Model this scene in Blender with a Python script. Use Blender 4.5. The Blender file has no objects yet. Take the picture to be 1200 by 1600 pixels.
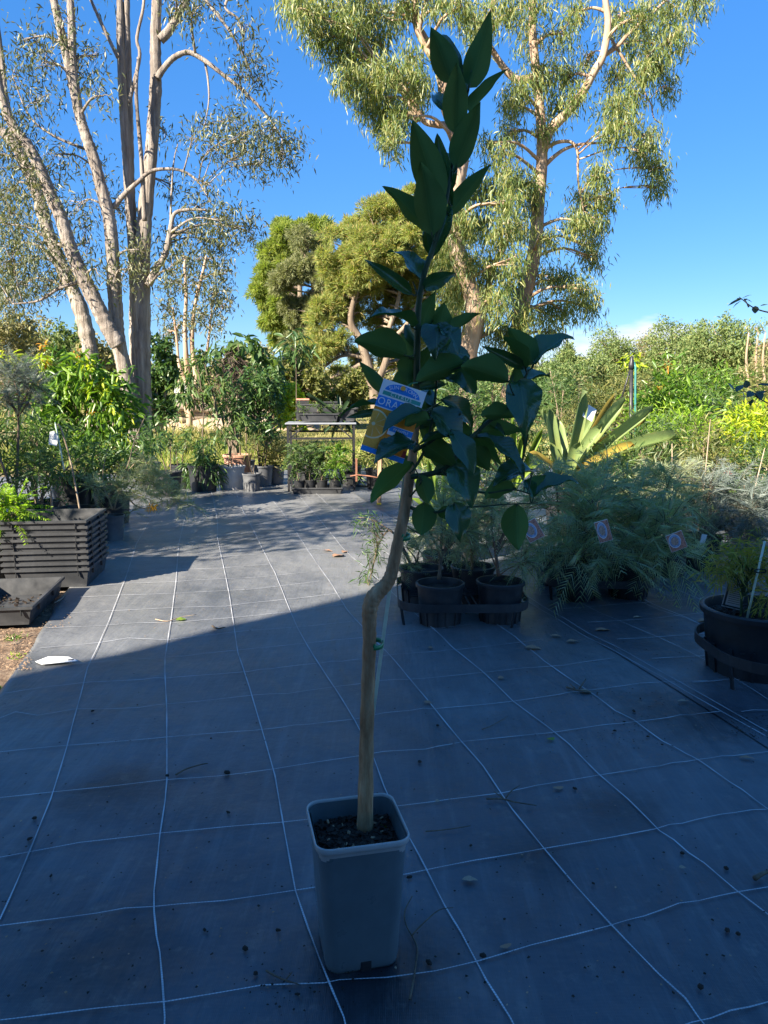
import bpy, bmesh, math, random
import numpy as np
from mathutils import Vector, Matrix
random.seed(7); rng = np.random.default_rng(11)
S = bpy.context.scene; C = S.collection
R = math.radians

# ------------------------------------------------------------------ camera
H = 1.1; PITCH = R(8.7); FPX = 1202.0            # camera height (m), pitch down, focal length in photo pixels
CP, SP = math.cos(PITCH), math.sin(PITCH)
cam = bpy.data.cameras.new('camera'); camo = bpy.data.objects.new('camera', cam); C.objects.link(camo)
camo.location = (0, 0, H); camo.rotation_euler = (R(90) - PITCH, 0, 0)
cam.sensor_fit = 'VERTICAL'; cam.sensor_height = 36; cam.lens = FPX / 1600 * 36
cam.clip_start = .05; cam.clip_end = 3000
S.camera = camo
# ------------------------------------------------------------------ sky, sun, exposure
SUN_EL, SUN_TRAVEL = R(32), R(46)                # the sun stands behind and to the left of the camera
w = bpy.data.worlds.new('World'); S.world = w; w.use_nodes = True
nt = w.node_tree; nt.nodes.clear()
out = nt.nodes.new('ShaderNodeOutputWorld'); bg = nt.nodes.new('ShaderNodeBackground')
sky = nt.nodes.new('ShaderNodeTexSky'); sky.sky_type = 'NISHITA'; sky.sun_disc = False
sky.sun_elevation = SUN_EL; sky.sun_rotation = R(180) + SUN_TRAVEL
sky.air_density = 1.0; sky.dust_density = .1; sky.ozone_density = 5.0
bg.inputs['Strength'].default_value = .060
# a low bank of cumulus on the horizon, all round at the same height with gaps
tc = nt.nodes.new('ShaderNodeTexCoord'); sep = nt.nodes.new('ShaderNodeSeparateXYZ')
nt.links.new(tc.outputs['Generated'], sep.inputs[0])
ns = nt.nodes.new('ShaderNodeTexNoise'); ns.inputs['Scale'].default_value = 7.0; ns.inputs['Detail'].default_value = 6
mp = nt.nodes.new('ShaderNodeMapping'); mp.inputs['Location'].default_value = (.35, .0, .1); mp.inputs['Scale'].default_value = (1, 1, 3.2)
nt.links.new(tc.outputs['Generated'], mp.inputs[0]); nt.links.new(mp.outputs[0], ns.inputs['Vector'])
def mth(op, a, b=None, c=None):
    n = nt.nodes.new('ShaderNodeMath'); n.operation = op; n.use_clamp = False
    for i, v in enumerate((a, b, c)):
        if v is None: continue
        if isinstance(v, (int, float)): n.inputs[i].default_value = v
        else: nt.links.new(v, n.inputs[i])
    return n.outputs[0]
az = mth('ARCTAN2', sep.outputs['X'], sep.outputs['Y'])
# cloud top height above the horizon falls away from the middle of the bank
d = mth('ABSOLUTE', mth('SUBTRACT', az, .305))
topz = mth('SUBTRACT', .088, mth('MULTIPLY', mth('POWER', d, 2.0), 2.0))
topz = mth('ADD', topz, mth('MULTIPLY', mth('SUBTRACT', ns.outputs['Fac'], .5), .09))
mr = nt.nodes.new('ShaderNodeMapRange'); mr.inputs['From Min'].default_value = 0; mr.inputs['From Max'].default_value = .012
nt.links.new(mth('SUBTRACT', topz, sep.outputs['Z']), mr.inputs['Value'])
mr2 = nt.nodes.new('ShaderNodeMapRange'); mr2.inputs['From Min'].default_value = .35; mr2.inputs['From Max'].default_value = .15
nt.links.new(d, mr2.inputs['Value'])
cf = mth('MULTIPLY', mth('MULTIPLY', mr.outputs[0], mr2.outputs[0]), .85)
mx = nt.nodes.new('ShaderNodeMix'); mx.data_type = 'RGBA'
nt.links.new(cf, mx.inputs['Factor']); mx.inputs[7].default_value = (4.6, 4.8, 5.2, 1)
hs = nt.nodes.new('ShaderNodeHueSaturation'); hs.inputs['Saturation'].default_value = 1.2; hs.inputs['Hue'].default_value = .506
nt.links.new(sky.outputs[0], hs.inputs['Color'])
fl = nt.nodes.new('ShaderNodeMix'); fl.data_type = 'RGBA'; fl.inputs[0].default_value = .5; fl.inputs[7].default_value = (.30, 1.52, 4.2, 1)
nt.links.new(hs.outputs[0], fl.inputs[6]); nt.links.new(fl.outputs[2], mx.inputs[6]); nt.links.new(mx.outputs[2], bg.inputs['Color']); nt.links.new(bg.outputs[0], out.inputs[0])
sl = bpy.data.lights.new('sun', 'SUN'); slo = bpy.data.objects.new('sun', sl); C.objects.link(slo)
sl.energy = 5.0; sl.angle = R(.53); sl.color = (1, .90, .74)
sd = Vector((math.sin(SUN_TRAVEL) * math.cos(SUN_EL), math.cos(SUN_TRAVEL) * math.cos(SUN_EL), -math.sin(SUN_EL)))
slo.rotation_euler = sd.to_track_quat('-Z', 'Y').to_euler(); slo.location = (-20, -20, 20)
S.view_settings.view_transform = 'Standard'; S.view_settings.look = 'None'
S.view_settings.exposure = 1.95; S.view_settings.gamma = 1
S.render.engine = 'CYCLES'
S.cycles.max_bounces = 6; S.cycles.diffuse_bounces = 3; S.cycles.glossy_bounces = 2; S.cycles.transmission_bounces = 3; S.cycles.transparent_max_bounces = 4

# ------------------------------------------------------------------ helpers: pixels of the survey photo to metres
def P(x, y, F):                                  # the point at forward distance F on the sight line through (x, y)
    v = (y - 800) / FPX; u = (x - 600) / FPX; t = F / (CP - v * SP)
    return Vector((u * t, F, H - t * (v * CP + SP)))
def G(x, y, z=0.):                               # where that sight line meets height z
    v = (y - 800) / FPX; u = (x - 600) / FPX; t = (H - z) / (v * CP + SP)
    return Vector((u * t, (CP - v * SP) * t, z))
def GX(x, F): return Vector(((x - 600) / FPX * F * 1.0, F, 0))
def px(F): return F / FPX                        # metres per photo pixel at distance F

# ------------------------------------------------------------------ materials
MATS = {}
def new_mat(name):
    m = bpy.data.materials.new(name); m.use_nodes = True; n = m.node_tree; n.nodes.clear()
    o = n.nodes.new('ShaderNodeOutputMaterial'); return m, n, o
def noise(n, scale, detail=4, rough=.55, coord='Object', sc=None):
    t = n.nodes.new('ShaderNodeTexCoord'); x = n.nodes.new('ShaderNodeTexNoise')
    x.inputs['Scale'].default_value = scale; x.inputs['Detail'].default_value = detail; x.inputs['Roughness'].default_value = rough
    if sc:
        mpp = n.nodes.new('ShaderNodeMapping'); mpp.inputs['Scale'].default_value = sc
        n.links.new(t.outputs[coord], mpp.inputs[0]); n.links.new(mpp.outputs[0], x.inputs['Vector'])
    else: n.links.new(t.outputs[coord], x.inputs['Vector'])
    return x.outputs['Fac']
def ramp(n, fac, stops):
    r = n.nodes.new('ShaderNodeValToRGB'); e = r.color_ramp.elements
    while len(e) < len(stops): e.new(.5)
    for k, (p, c) in enumerate(stops): e[k].position = p; e[k].color = (*c, 1)
    n.links.new(fac, r.inputs[0]); return r.outputs[0]
def mixc(n, fac, a, b, mode='MIX'):
    m = n.nodes.new('ShaderNodeMix'); m.data_type = 'RGBA'; m.blend_type = mode
    if isinstance(fac, (int, float)): m.inputs[0].default_value = fac
    else: n.links.new(fac, m.inputs[0])
    for i, v in ((6, a), (7, b)):
        if isinstance(v, tuple): m.inputs[i].default_value = (*v, 1)
        else: n.links.new(v, m.inputs[i])
    return m.outputs[2]
def bump(n, h, strength, dist):
    b = n.nodes.new('ShaderNodeBump'); b.inputs['Strength'].default_value = strength; b.inputs['Distance'].default_value = dist
    n.links.new(h, b.inputs['Height']); return b.outputs[0]
def pbsdf(n, o, col, rough=.5, spec=.5, normal=None, metal=0, link=True):
    b = n.nodes.new('ShaderNodeBsdfPrincipled')
    if isinstance(col, tuple): b.inputs['Base Color'].default_value = (*col, 1)
    else: n.links.new(col, b.inputs['Base Color'])
    if isinstance(rough, (int, float)): b.inputs['Roughness'].default_value = rough
    else: n.links.new(rough, b.inputs['Roughness'])
    b.inputs['Specular IOR Level'].default_value = spec; b.inputs['Metallic'].default_value = metal
    if normal: n.links.new(normal, b.inputs['Normal'])
    if link: n.links.new(b.outputs[0], o.inputs['Surface'])
    return b
def plastic(name, c, rough=.45, var=.25, scale=9, spec=.5, dust=None):
    m, n, o = new_mat(name)
    f = noise(n, scale, 6, .65); lo = tuple(v * (1 - var) for v in c); hi = tuple(min(1, v * (1 + var)) for v in c)
    col = ramp(n, f, [(.3, lo), (.7, hi)])
    if dust:
        f2 = noise(n, 3.5, 8, .7); r2 = ramp(n, f2, [(.45, (0, 0, 0)), (.75, (.6, .6, .6))])
        col = mixc(n, r2, col, dust)
    rg = ramp(n, noise(n, scale * 2.3, 4), [(.3, (rough - .1,) * 3), (.7, (rough + .15,) * 3)])
    pbsdf(n, o, col, rg, spec, bump(n, noise(n, 60, 3), .12, .002)); return m
def leafmat(name, cols, trans=.35, rough=.5, spec=.4, back=None, tcol=None, gain=1.3):
    cols = [tuple(v * gain for v in c) for c in cols]; trans = min(.5, trans + .08)
    m, n, o = new_mat(name)
    g = n.nodes.new('ShaderNodeNewGeometry')
    k = len(cols); col = ramp(n, g.outputs['Random Per Island'], [((i + .5) / k, c) for i, c in enumerate(cols)])
    if back: col2 = mixc(n, g.outputs['Backfacing'], col, back)
    else: col2 = col
    b = pbsdf(n, o, col2, rough, spec, link=False)
    t = n.nodes.new('ShaderNodeBsdfTranslucent')
    tm = mixc(n, 1.0, col, (1.25, 1.35, .6) if tcol is None else tcol, 'MULTIPLY')
    n.links.new(tm, t.inputs[0])
    ms = n.nodes.new('ShaderNodeMixShader'); ms.inputs[0].default_value = trans
    n.links.new(b.outputs[0], ms.inputs[1]); n.links.new(t.outputs[0], ms.inputs[2]); n.links.new(ms.outputs[0], o.inputs[0])
    return m
def barkmat(name, stops, scale=(9, 9, 2.2), bs=.8, bd=.03, rough=.85):
    m, n, o = new_mat(name)
    f = noise(n, 1.0, 9, .7, sc=scale); f2 = noise(n, .35, 4, .6, sc=scale)
    col = ramp(n, f, stops)
    col = mixc(n, ramp(n, f2, [(.35, (.0,) * 3), (.65, (.55,) * 3)]), col, tuple(v * .55 for v in stops[0][1]))
    pbsdf(n, o, col, rough, .2, bump(n, f, bs, bd)); return m

# ------------------------------------------------------------------ helpers: meshes
def link_mesh(name, me, m=None, parent=None):
    o = bpy.data.objects.new(name, me); C.objects.link(o)
    if m is not None and not me.materials:
        for q in (m if isinstance(m, (list, tuple)) else [m]): me.materials.append(q)
    if parent is not None: o.parent = parent
    return o
class MB:
    def __init__(s): s.v = []; s.f = []; s.mi = []; s.cur = 0
    def add(s, vs, fs):
        b = len(s.v); s.v += [tuple(q) for q in vs]; s.f += [tuple(i + b for i in f) for f in fs]; s.mi += [s.cur] * len(fs); return s
    def box(s, c, d, rot=None):
        x, y, z = (q / 2 for q in d)
        vs = [Vector((i * x, j * y, k * z)) for i in (-1, 1) for j in (-1, 1) for k in (-1, 1)]
        if rot is not None: vs = [rot @ q for q in vs]
        return s.add([q + Vector(c) for q in vs], [(0, 1, 3, 2), (4, 6, 7, 5), (0, 4, 5, 1), (2, 3, 7, 6), (0, 2, 6, 4), (1, 5, 7, 3)])
    def bar(s, a, b, wdt, thk=None):
        a = Vector(a); b = Vector(b); dd = b - a; q = dd.to_track_quat('X', 'Z').to_matrix()
        return s.box((a + b) / 2, (dd.length, wdt, thk or wdt), q)
    def tube(s, pts, rad, n=7, cap=True):
        pts = [Vector(p) for p in pts]; k = len(pts)
        if not hasattr(rad, '__len__'): rad = [rad] * k
        vs = []; u = None
        for i in range(k):
            t = (pts[min(i + 1, k - 1)] - pts[max(i - 1, 0)])
            t = t.normalized() if t.length > 1e-9 else Vector((0, 0, 1))
            if u is None: u = t.orthogonal().normalized()
            else:
                u = u - t * u.dot(t); u = u.normalized() if u.length > 1e-6 else t.orthogonal().normalized()
            w_ = t.cross(u)
            for j in range(n):
                a = 2 * math.pi * j / n; vs.append(pts[i] + (u * math.cos(a) + w_ * math.sin(a)) * rad[i])
        fs = [(i * n + j, i * n + (j + 1) % n, (i + 1) * n + (j + 1) % n, (i + 1) * n + j) for i in range(k - 1) for j in range(n)]
        if cap: fs += [tuple(range(n))[::-1], tuple((k - 1) * n + j for j in range(n))]
        return s.add(vs, fs)
    def lathe(s, prof, n=32, c=(0, 0, 0)):
        c = Vector(c); k = len(prof)
        vs = [c + Vector((r * math.cos(2 * math.pi * j / n), r * math.sin(2 * math.pi * j / n), z)) for r, z in prof for j in range(n)]
        fs = [(i * n + j, i * n + (j + 1) % n, (i + 1) * n + (j + 1) % n, (i + 1) * n + j) for i in range(k - 1) for j in range(n)]
        return s.add(vs, fs)
    def build(s, name, m, parent=None, smooth=False):
        me = bpy.data.meshes.new(name); me.from_pydata(s.v, [], s.f); me.update()
        for q in (m if isinstance(m, (list, tuple)) else [m]): me.materials.append(q)
        me.polygons.foreach_set('material_index', s.mi)
        if smooth: me.polygons.foreach_set('use_smooth', [True] * len(me.polygons))
        return link_mesh(name, me, None, parent)
def tag(o, label=None, cat=None, group=None, kind=None):
    if label: o['label'] = label
    if cat: o['category'] = cat
    if group: o['group'] = group
    if kind: o['kind'] = kind
    return o
def thing(name, label, cat, loc=(0, 0, 0), rz=0, group=None):
    o = bpy.data.objects.new(name, None); C.objects.link(o); o.location = loc; o.rotation_euler = (0, 0, rz); o.empty_display_size = .1
    return tag(o, label, cat, group)
def nrm(a): return a / np.maximum(np.linalg.norm(a, axis=1, keepdims=True), 1e-9)
def np_mesh(name, V, F3, m, parent=None, smooth=True):          # triangles from numpy arrays
    me = bpy.data.meshes.new(name); me.vertices.add(len(V)); me.vertices.foreach_set('co', np.asarray(V, np.float32).ravel())
    k = len(F3); me.loops.add(k * 3); me.loops.foreach_set('vertex_index', np.asarray(F3, np.int32).ravel())
    me.polygons.add(k); me.polygons.foreach_set('loop_start', np.arange(k, dtype=np.int32) * 3)
    if smooth: me.polygons.foreach_set('use_smooth', np.ones(k, bool))
    me.update(); me.validate()
    return link_mesh(name, me, m, parent)
def leaves(Pt, D, L, W, kind='diamond', droop=.15, fold=.25):
    """leaf blades at points Pt along directions D: returns vertices, triangles"""
    N = len(Pt); D = nrm(D); up = np.array([0, 0, 1.])
    rv = rng.normal(size=(N, 3)) * .8 + up * .0
    Sd = nrm(np.cross(D, rv)); Nn = np.cross(Sd, D)
    L = np.broadcast_to(L, (N,))[:, None]; W = np.broadcast_to(W, (N,))[:, None]
    g = -up * droop
    if kind == 'blade':
        V = np.stack([Pt - Sd * W / 2, Pt + Sd * W / 2, Pt + D * L + g * L], 1); T = np.array([[0, 1, 2]])
    elif kind == 'diamond':
        a = Pt + D * L * .45 + g * L * .2
        V = np.stack([Pt, a - Sd * W / 2 + Nn * W * fold, a + Sd * W / 2 + Nn * W * fold, Pt + D * L + g * L], 1)
        T = np.array([[0, 3, 1], [0, 2, 3]])
    else:
        a = Pt + D * L * .3 + g * L * .08; b = Pt + D * L * .68 + g * L * .42
        V = np.stack([Pt, a - Sd * W * .46 + Nn * W * fold, a, a + Sd * W * .46 + Nn * W * fold, b - Sd * W * .38 + Nn * W * fold, b, b + Sd * W * .38 + Nn * W * fold, Pt + D * L + g * L], 1)
        T = np.array([[0, 2, 1], [0, 3, 2], [1, 2, 5], [1, 5, 4], [2, 3, 6], [2, 6, 5], [4, 5, 7], [5, 6, 7]])
    k = V.shape[1]
    return V.reshape(-1, 3), (T[None] + (np.arange(N) * k)[:, None, None]).reshape(-1, 3)
def rdir(n, zb=0., flat=1.):
    d = rng.normal(size=(n, 3)); d[:, 2] = d[:, 2] * flat + zb; return nrm(d)
def join(parts):
    V = []; T = []; b = 0
    for v, t in parts: V.append(v); T.append(t + b); b += len(v)
    return np.concatenate(V), np.concatenate(T)
def spline(pts, n=6):                                           # Catmull-Rom through 3-D points
    pts = [Vector(p) for p in pts]; q = [pts[0] * 2 - pts[1]] + pts + [pts[-1] * 2 - pts[-2]]; o = []
    for i in range(1, len(q) - 2):
        for k in range(n):
            t = k / n; a, b, c, d_ = q[i - 1:i + 3]
            o.append(.5 * ((2 * b) + (c - a) * t + (2 * a - 5 * b + 4 * c - d_) * t * t + (3 * b - a - 3 * c + d_) * t ** 3))
    return o + [pts[-1]]
def interp(vals, n):
    x = np.linspace(0, len(vals) - 1, n); return list(np.interp(x, np.arange(len(vals)), vals))
# ------------------------------------------------------------------ shared materials
M = {}
M['mat'] = None
def make_weedmat(name='woven_weed_mat', new=0.):  # new: share of the painted sunlight left out
    m, n, o = new_mat(name)
    dustf = noise(n, 1.1, 8, .62); fine = noise(n, 14, 6, .7)
    streak = noise(n, 1.0, 7, .65, sc=(26, 2.0, 1)); patch = noise(n, .55, 3, .5)
    base = ramp(n, dustf, [(.30, (.020, .028, .042)), (.52, (.062, .074, .092)), (.78, (.185, .192, .20))])
    # sunlight painted in: paler towards the far end, less on the shaded sheet
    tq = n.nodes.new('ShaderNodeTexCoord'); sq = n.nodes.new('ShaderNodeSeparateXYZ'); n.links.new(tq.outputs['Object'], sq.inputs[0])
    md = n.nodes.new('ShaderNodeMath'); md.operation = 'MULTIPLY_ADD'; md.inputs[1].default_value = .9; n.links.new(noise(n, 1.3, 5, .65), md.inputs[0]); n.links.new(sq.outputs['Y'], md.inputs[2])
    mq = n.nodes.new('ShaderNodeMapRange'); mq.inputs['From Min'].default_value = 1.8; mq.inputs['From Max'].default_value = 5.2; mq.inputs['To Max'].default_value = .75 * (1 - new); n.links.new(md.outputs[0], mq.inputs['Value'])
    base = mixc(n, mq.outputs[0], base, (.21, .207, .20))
    base = mixc(n, ramp(n, streak, [(.50, (0, 0, 0)), (.78, (.34, .34, .34))]), base, (.25, .258, .268))
    base = mixc(n, ramp(n, noise(n, .9, 6, .7, sc=(1.6, .7, 1)), [(.46, (0, 0, 0)), (.62, (.62, .62, .62))]), base, (.045, .05, .06))
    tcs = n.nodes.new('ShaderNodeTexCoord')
    for (sx, sy, rad) in ((-.03, 1.36, .22), (.0, 1.25, .20), (.62, 1.9, .16), (1.02, 2.5, .28), (-.55, 1.35, .22), (.35, 1.7, .14), (-.75, 2.0, .2)):  # wet stains; the pot's contact shadow is painted into those round its foot
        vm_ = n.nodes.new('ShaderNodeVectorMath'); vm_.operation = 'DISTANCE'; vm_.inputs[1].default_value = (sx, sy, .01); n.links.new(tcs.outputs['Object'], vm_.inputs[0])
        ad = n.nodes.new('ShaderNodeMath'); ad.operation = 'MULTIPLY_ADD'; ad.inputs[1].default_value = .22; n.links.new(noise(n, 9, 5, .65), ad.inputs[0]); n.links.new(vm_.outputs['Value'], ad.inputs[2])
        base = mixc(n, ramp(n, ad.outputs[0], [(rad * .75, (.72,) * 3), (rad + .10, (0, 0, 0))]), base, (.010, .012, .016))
    base = mixc(n, ramp(n, fine, [(.58, (0, 0, 0)), (.8, (.45, .45, .45))]), base, (.26, .235, .20))
    rg = ramp(n, patch, [(.35, (.27,) * 3), (.65, (.52,) * 3)])
    # woven tapes: two crossed waves a couple of millimetres apart
    t = n.nodes.new('ShaderNodeTexCoord')
    ws = []
    for ax in ('X', 'Y'):
        wv = n.nodes.new('ShaderNodeTexWave'); wv.bands_direction = ax; wv.inputs['Scale'].default_value = 95
        n.links.new(t.outputs['Object'], wv.inputs['Vector']); ws.append(wv.outputs['Fac'])
    wm = n.nodes.new('ShaderNodeMath'); wm.operation = 'MULTIPLY'; n.links.new(ws[0], wm.inputs[0]); n.links.new(ws[1], wm.inputs[1])
    b1 = n.nodes.new('ShaderNodeBump'); b1.inputs['Strength'].default_value = .18; b1.inputs['Distance'].default_value = .002
    n.links.new(wm.outputs[0], b1.inputs['Height'])
    b2 = n.nodes.new('ShaderNodeBump'); b2.inputs['Strength'].default_value = .75; b2.inputs['Distance'].default_value = .028
    n.links.new(noise(n, 3.0, 5, .55), b2.inputs['Height']); n.links.new(b1.outputs[0], b2.inputs['Normal'])
    b3 = n.nodes.new('ShaderNodeBump'); b3.inputs['Strength'].default_value = .35; b3.inputs['Distance'].default_value = .006
    n.links.new(noise(n, 1.0, 6, .6, sc=(60, 5, 1)), b3.inputs['Height']); n.links.new(b2.outputs[0], b3.inputs['Normal'])
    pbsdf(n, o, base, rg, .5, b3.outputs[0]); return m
M['mat'] = make_weedmat(); M['matshade'] = make_weedmat('shaded_woven_weed_mat', .8)  # second is the same fabric with the right side's shade painted in
def make_thread():
    m, n, o = new_mat('white_thread')
    a = n.nodes.new('ShaderNodeAttribute'); a.attribute_name = 'run'
    wv = n.nodes.new('ShaderNodeMath'); wv.operation = 'SINE'
    mu = n.nodes.new('ShaderNodeMath'); mu.operation = 'MULTIPLY'; mu.inputs[1].default_value = 2 * math.pi / .0065
    n.links.new(a.outputs['Fac'], mu.inputs[0]); n.links.new(mu.outputs[0], wv.inputs[0])
    col = ramp(n, wv.outputs[0], [(.0, (.42, .43, .45)), (.3, (.64, .65, .67))])
    col = mixc(n, ramp(n, noise(n, 5, 5, .7), [(.40, (0, 0, 0)), (.68, (.8, .8, .8))]), col, (.20, .20, .21))
    pbsdf(n, o, col, .6, .3); return m
M['thread'] = make_thread()
def make_ground():
    m, n, o = new_mat('bare_soil_and_dry_grass')
    f = noise(n, .12, 6, .6); f2 = noise(n, 18, 8, .75); f3 = noise(n, 1.7, 5, .6)
    dirt = ramp(n, f2, [(.3, (.075, .05, .035)), (.5, (.17, .12, .085)), (.72, (.34, .27, .2))])
    gr = ramp(n, f3, [(.3, (.10, .12, .035)), (.55, (.20, .19, .07)), (.75, (.34, .29, .14))])
    t = n.nodes.new('ShaderNodeTexCoord'); s = n.nodes.new('ShaderNodeSeparateXYZ'); n.links.new(t.outputs['Object'], s.inputs[0])
    mr_ = n.nodes.new('ShaderNodeMapRange'); mr_.inputs['From Min'].default_value = 9; mr_.inputs['From Max'].default_value = 13
    n.links.new(s.outputs['Y'], mr_.inputs['Value'])
    col = mixc(n, mr_.outputs[0], dirt, gr)
    col = mixc(n, ramp(n, f, [(.45, (0, 0, 0)), (.6, (.5, .5, .5))]), col, (.3, .22, .15))
    pbsdf(n, o, col, .95, .1, bump(n, f2, .8, .03)); return m
M['ground'] = make_ground()
M['black'] = plastic('black_plastic', (.018, .019, .021), .42, .3, 14)
M['blackdusty'] = plastic('dusty_black_plastic', (.022, .022, .024), .5, .3, 11, dust=(.10, .095, .09))
M['crate'] = plastic('charcoal_crate_plastic', (.040, .042, .046), .40, .25, 8, dust=(.10, .10, .102))
M['greypot'] = plastic('grey_pot_plastic', (.105, .14, .155), .33, .22, 5, dust=(.075, .09, .095))
M['greyrim'] = plastic('pale_grey_rim', (.34, .35, .345), .36, .10, 12)  # paler grey than the pot body
M['palepot'] = plastic('pale_grey_pot_plastic', (.42, .42, .42), .5, .2, 5, dust=(.25, .2, .16))
M['midpot'] = plastic('weathered_grey_pot_plastic', (.10, .105, .115), .5, .25, 7, dust=(.2, .19, .18))
M['terra'] = plastic('terracotta', (.42, .22, .15), .75, .2, 8, dust=(.40, .28, .2))
M['steel'] = plastic('dark_painted_steel', (.02, .02, .023), .4, .3, 20)
M['white'] = plastic('white_laminate', (.22, .235, .26), .4, .08, 9)
M['card'] = plastic('white_card', (.78, .78, .77), .4, .05, 15)
M['stake'] = plastic('pale_green_stake', (.50, .60, .48), .5, .15, 22)
M['tie'] = plastic('green_plastic_tie', (.015, .20, .07), .35, .2, 20)
M['wood'] = barkmat('weathered_timber', [(.3, (.20, .12, .07)), (.55, (.42, .28, .17)), (.75, (.55, .42, .28))], (18, 18, 3), .4, .01)
M['redstem'] = barkmat('reddish_stem_bark', [(.3, (.16, .085, .06)), (.55, (.26, .15, .10)), (.75, (.36, .23, .17))], (40, 40, 8), .3, .004)
M['redwood'] = barkmat('reddish_timber', [(.3, (.17, .075, .05)), (.55, (.28, .13, .08)), (.75, (.36, .18, .12))], (30, 30, 3), .3, .006)
M['citrusbark'] = barkmat('citrus_bark', [(.28, (.20, .105, .05)), (.5, (.44, .27, .14)), (.72, (.60, .43, .26))], (70, 70, 12), .9, .006, .7)
M['greenstem'] = barkmat('green_citrus_stem', [(.3, (.03, .055, .028)), (.6, (.06, .10, .045)), (.8, (.11, .14, .07))], (80, 80, 14), .3, .002, .5)
M['paperbark'] = barkmat('paperbark', [(.28, (.11, .085, .07)), (.42, (.28, .235, .20)), (.56, (.42, .365, .315)), (.76, (.60, .54, .475))], (20, 20, 1.6), .8, .08)
M['gumbark'] = barkmat('smooth_gum_bark', [(.28, (.24, .13, .075)), (.45, (.42, .29, .20)), (.65, (.58, .47, .36)), (.8, (.66, .57, .47))], (4, 4, .7), .4, .04)
M['pinebark'] = barkmat('pine_bark', [(.3, (.12, .085, .06)), (.6, (.30, .24, .18)), (.8, (.42, .36, .29))], (5, 5, 1), .6, .06)
M['twig'] = barkmat('twig_bark', [(.3, (.09, .065, .045)), (.6, (.2, .155, .11)), (.8, (.30, .25, .19))], (40, 40, 8), .3, .004)
M['paletwig'] = barkmat('pale_twig_bark', [(.3, (.25, .18, .12)), (.6, (.43, .34, .25)), (.8, (.55, .46, .36))], (40, 40, 8), .3, .004)
M['log'] = barkmat('grey_log', [(.3, (.26, .19, .14)), (.6, (.46, .37, .29)), (.8, (.6, .52, .43))], (3, 12, 12), .6, .04)
def make_soil():
    m, n, o = new_mat('bark_potting_mix')
    f = noise(n, 120, 5, .7); v = n.nodes.new('ShaderNodeTexVoronoi'); v.inputs['Scale'].default_value = 110
    t = n.nodes.new('ShaderNodeTexCoord'); n.links.new(t.outputs['Object'], v.inputs['Vector'])
    col = ramp(n, f, [(.3, (.008, .006, .005)), (.55, (.03, .022, .017)), (.75, (.09, .065, .05))])
    pbsdf(n, o, col, .8, .3, bump(n, v.outputs['Distance'], 1.0, .01)); return m
M['soil'] = make_soil()
M['chip'] = barkmat('bark_chips', [(.3, (.012, .009, .008)), (.55, (.045, .032, .024)), (.8, (.14, .10, .075))], (90, 90, 60), .3, .003)
# foliage (each leaf keeps its own tint)
M['citrus'] = None
def make_citrus(name, top, und, vein):
    m, n, o = new_mat(name)
    g = n.nodes.new('ShaderNodeNewGeometry'); t = n.nodes.new('ShaderNodeTexCoord'); oi = n.nodes.new('ShaderNodeObjectInfo')
    s = n.nodes.new('ShaderNodeSeparateXYZ'); n.links.new(t.outputs['Object'], s.inputs[0])
    ab = n.nodes.new('ShaderNodeMath'); ab.operation = 'ABSOLUTE'; n.links.new(s.outputs['Y'], ab.inputs[0])
    # side veins run forward from the midrib
    sub = n.nodes.new('ShaderNodeMath'); sub.operation = 'MULTIPLY_ADD'; sub.inputs[1].default_value = -.75; n.links.new(ab.outputs[0], sub.inputs[0]); n.links.new(s.outputs['X'], sub.inputs[2])
    mu = n.nodes.new('ShaderNodeMath'); mu.operation = 'MULTIPLY'; mu.inputs[1].default_value = 70; n.links.new(sub.outputs[0], mu.inputs[0])
    si = n.nodes.new('ShaderNodeMath'); si.operation = 'SINE'; n.links.new(mu.outputs[0], si.inputs[0])
    vv = ramp(n, si.outputs[0], [(.80, (0, 0, 0)), (1.0, (.16, .16, .16))])
    mid = ramp(n, ab.outputs[0], [(.0, (.9, .9, .9)), (.022, (0, 0, 0))])
    vm = mixc(n, 1.0, vv, mid, 'LIGHTEN')
    f = noise(n, 5, 5, .6)
    tp = ramp(n, f, [(.3, tuple(v * .75 for v in top)), (.7, tuple(v * 1.25 for v in top))])
    tp = mixc(n, oi.outputs['Random'], tp, tuple(v * 2.0 for v in top))
    tp = mixc(n, vm, tp, vein)
    ud = mixc(n, vm, und, tuple(v * 1.35 for v in und))
    col = mixc(n, g.outputs['Backfacing'], tp, ud)
    rg = n.nodes.new('ShaderNodeMix'); rg.inputs[2].default_value = .20; rg.inputs[3].default_value = .6; n.links.new(g.outputs['Backfacing'], rg.inputs[0])
    bp = bump(n, vv, .25, .006)
    b = pbsdf(n, o, col, rg.outputs[0], .75, bp, link=False)
    sp_ = n.nodes.new('ShaderNodeMix'); sp_.inputs[2].default_value = .75; sp_.inputs[3].default_value = .12; n.links.new(g.outputs['Backfacing'], sp_.inputs[0]); n.links.new(sp_.outputs[0], b.inputs['Specular IOR Level'])
    tl = n.nodes.new('ShaderNodeBsdfTranslucent'); tl.inputs[0].default_value = (.10, .22, .03, 1)
    ms = n.nodes.new('ShaderNodeMixShader'); ms.inputs[0].default_value = .18
    df = n.nodes.new('ShaderNodeBsdfDiffuse'); n.links.new(col, df.inputs[0]); m2 = n.nodes.new('ShaderNodeMixShader'); n.links.new(g.outputs['Backfacing'], m2.inputs[0]); n.links.new(b.outputs[0], m2.inputs[1]); n.links.new(df.outputs[0], m2.inputs[2])
    n.links.new(m2.outputs[0], ms.inputs[1]); n.links.new(tl.outputs[0], ms.inputs[2]); n.links.new(ms.outputs[0], o.inputs[0]); return m
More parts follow.
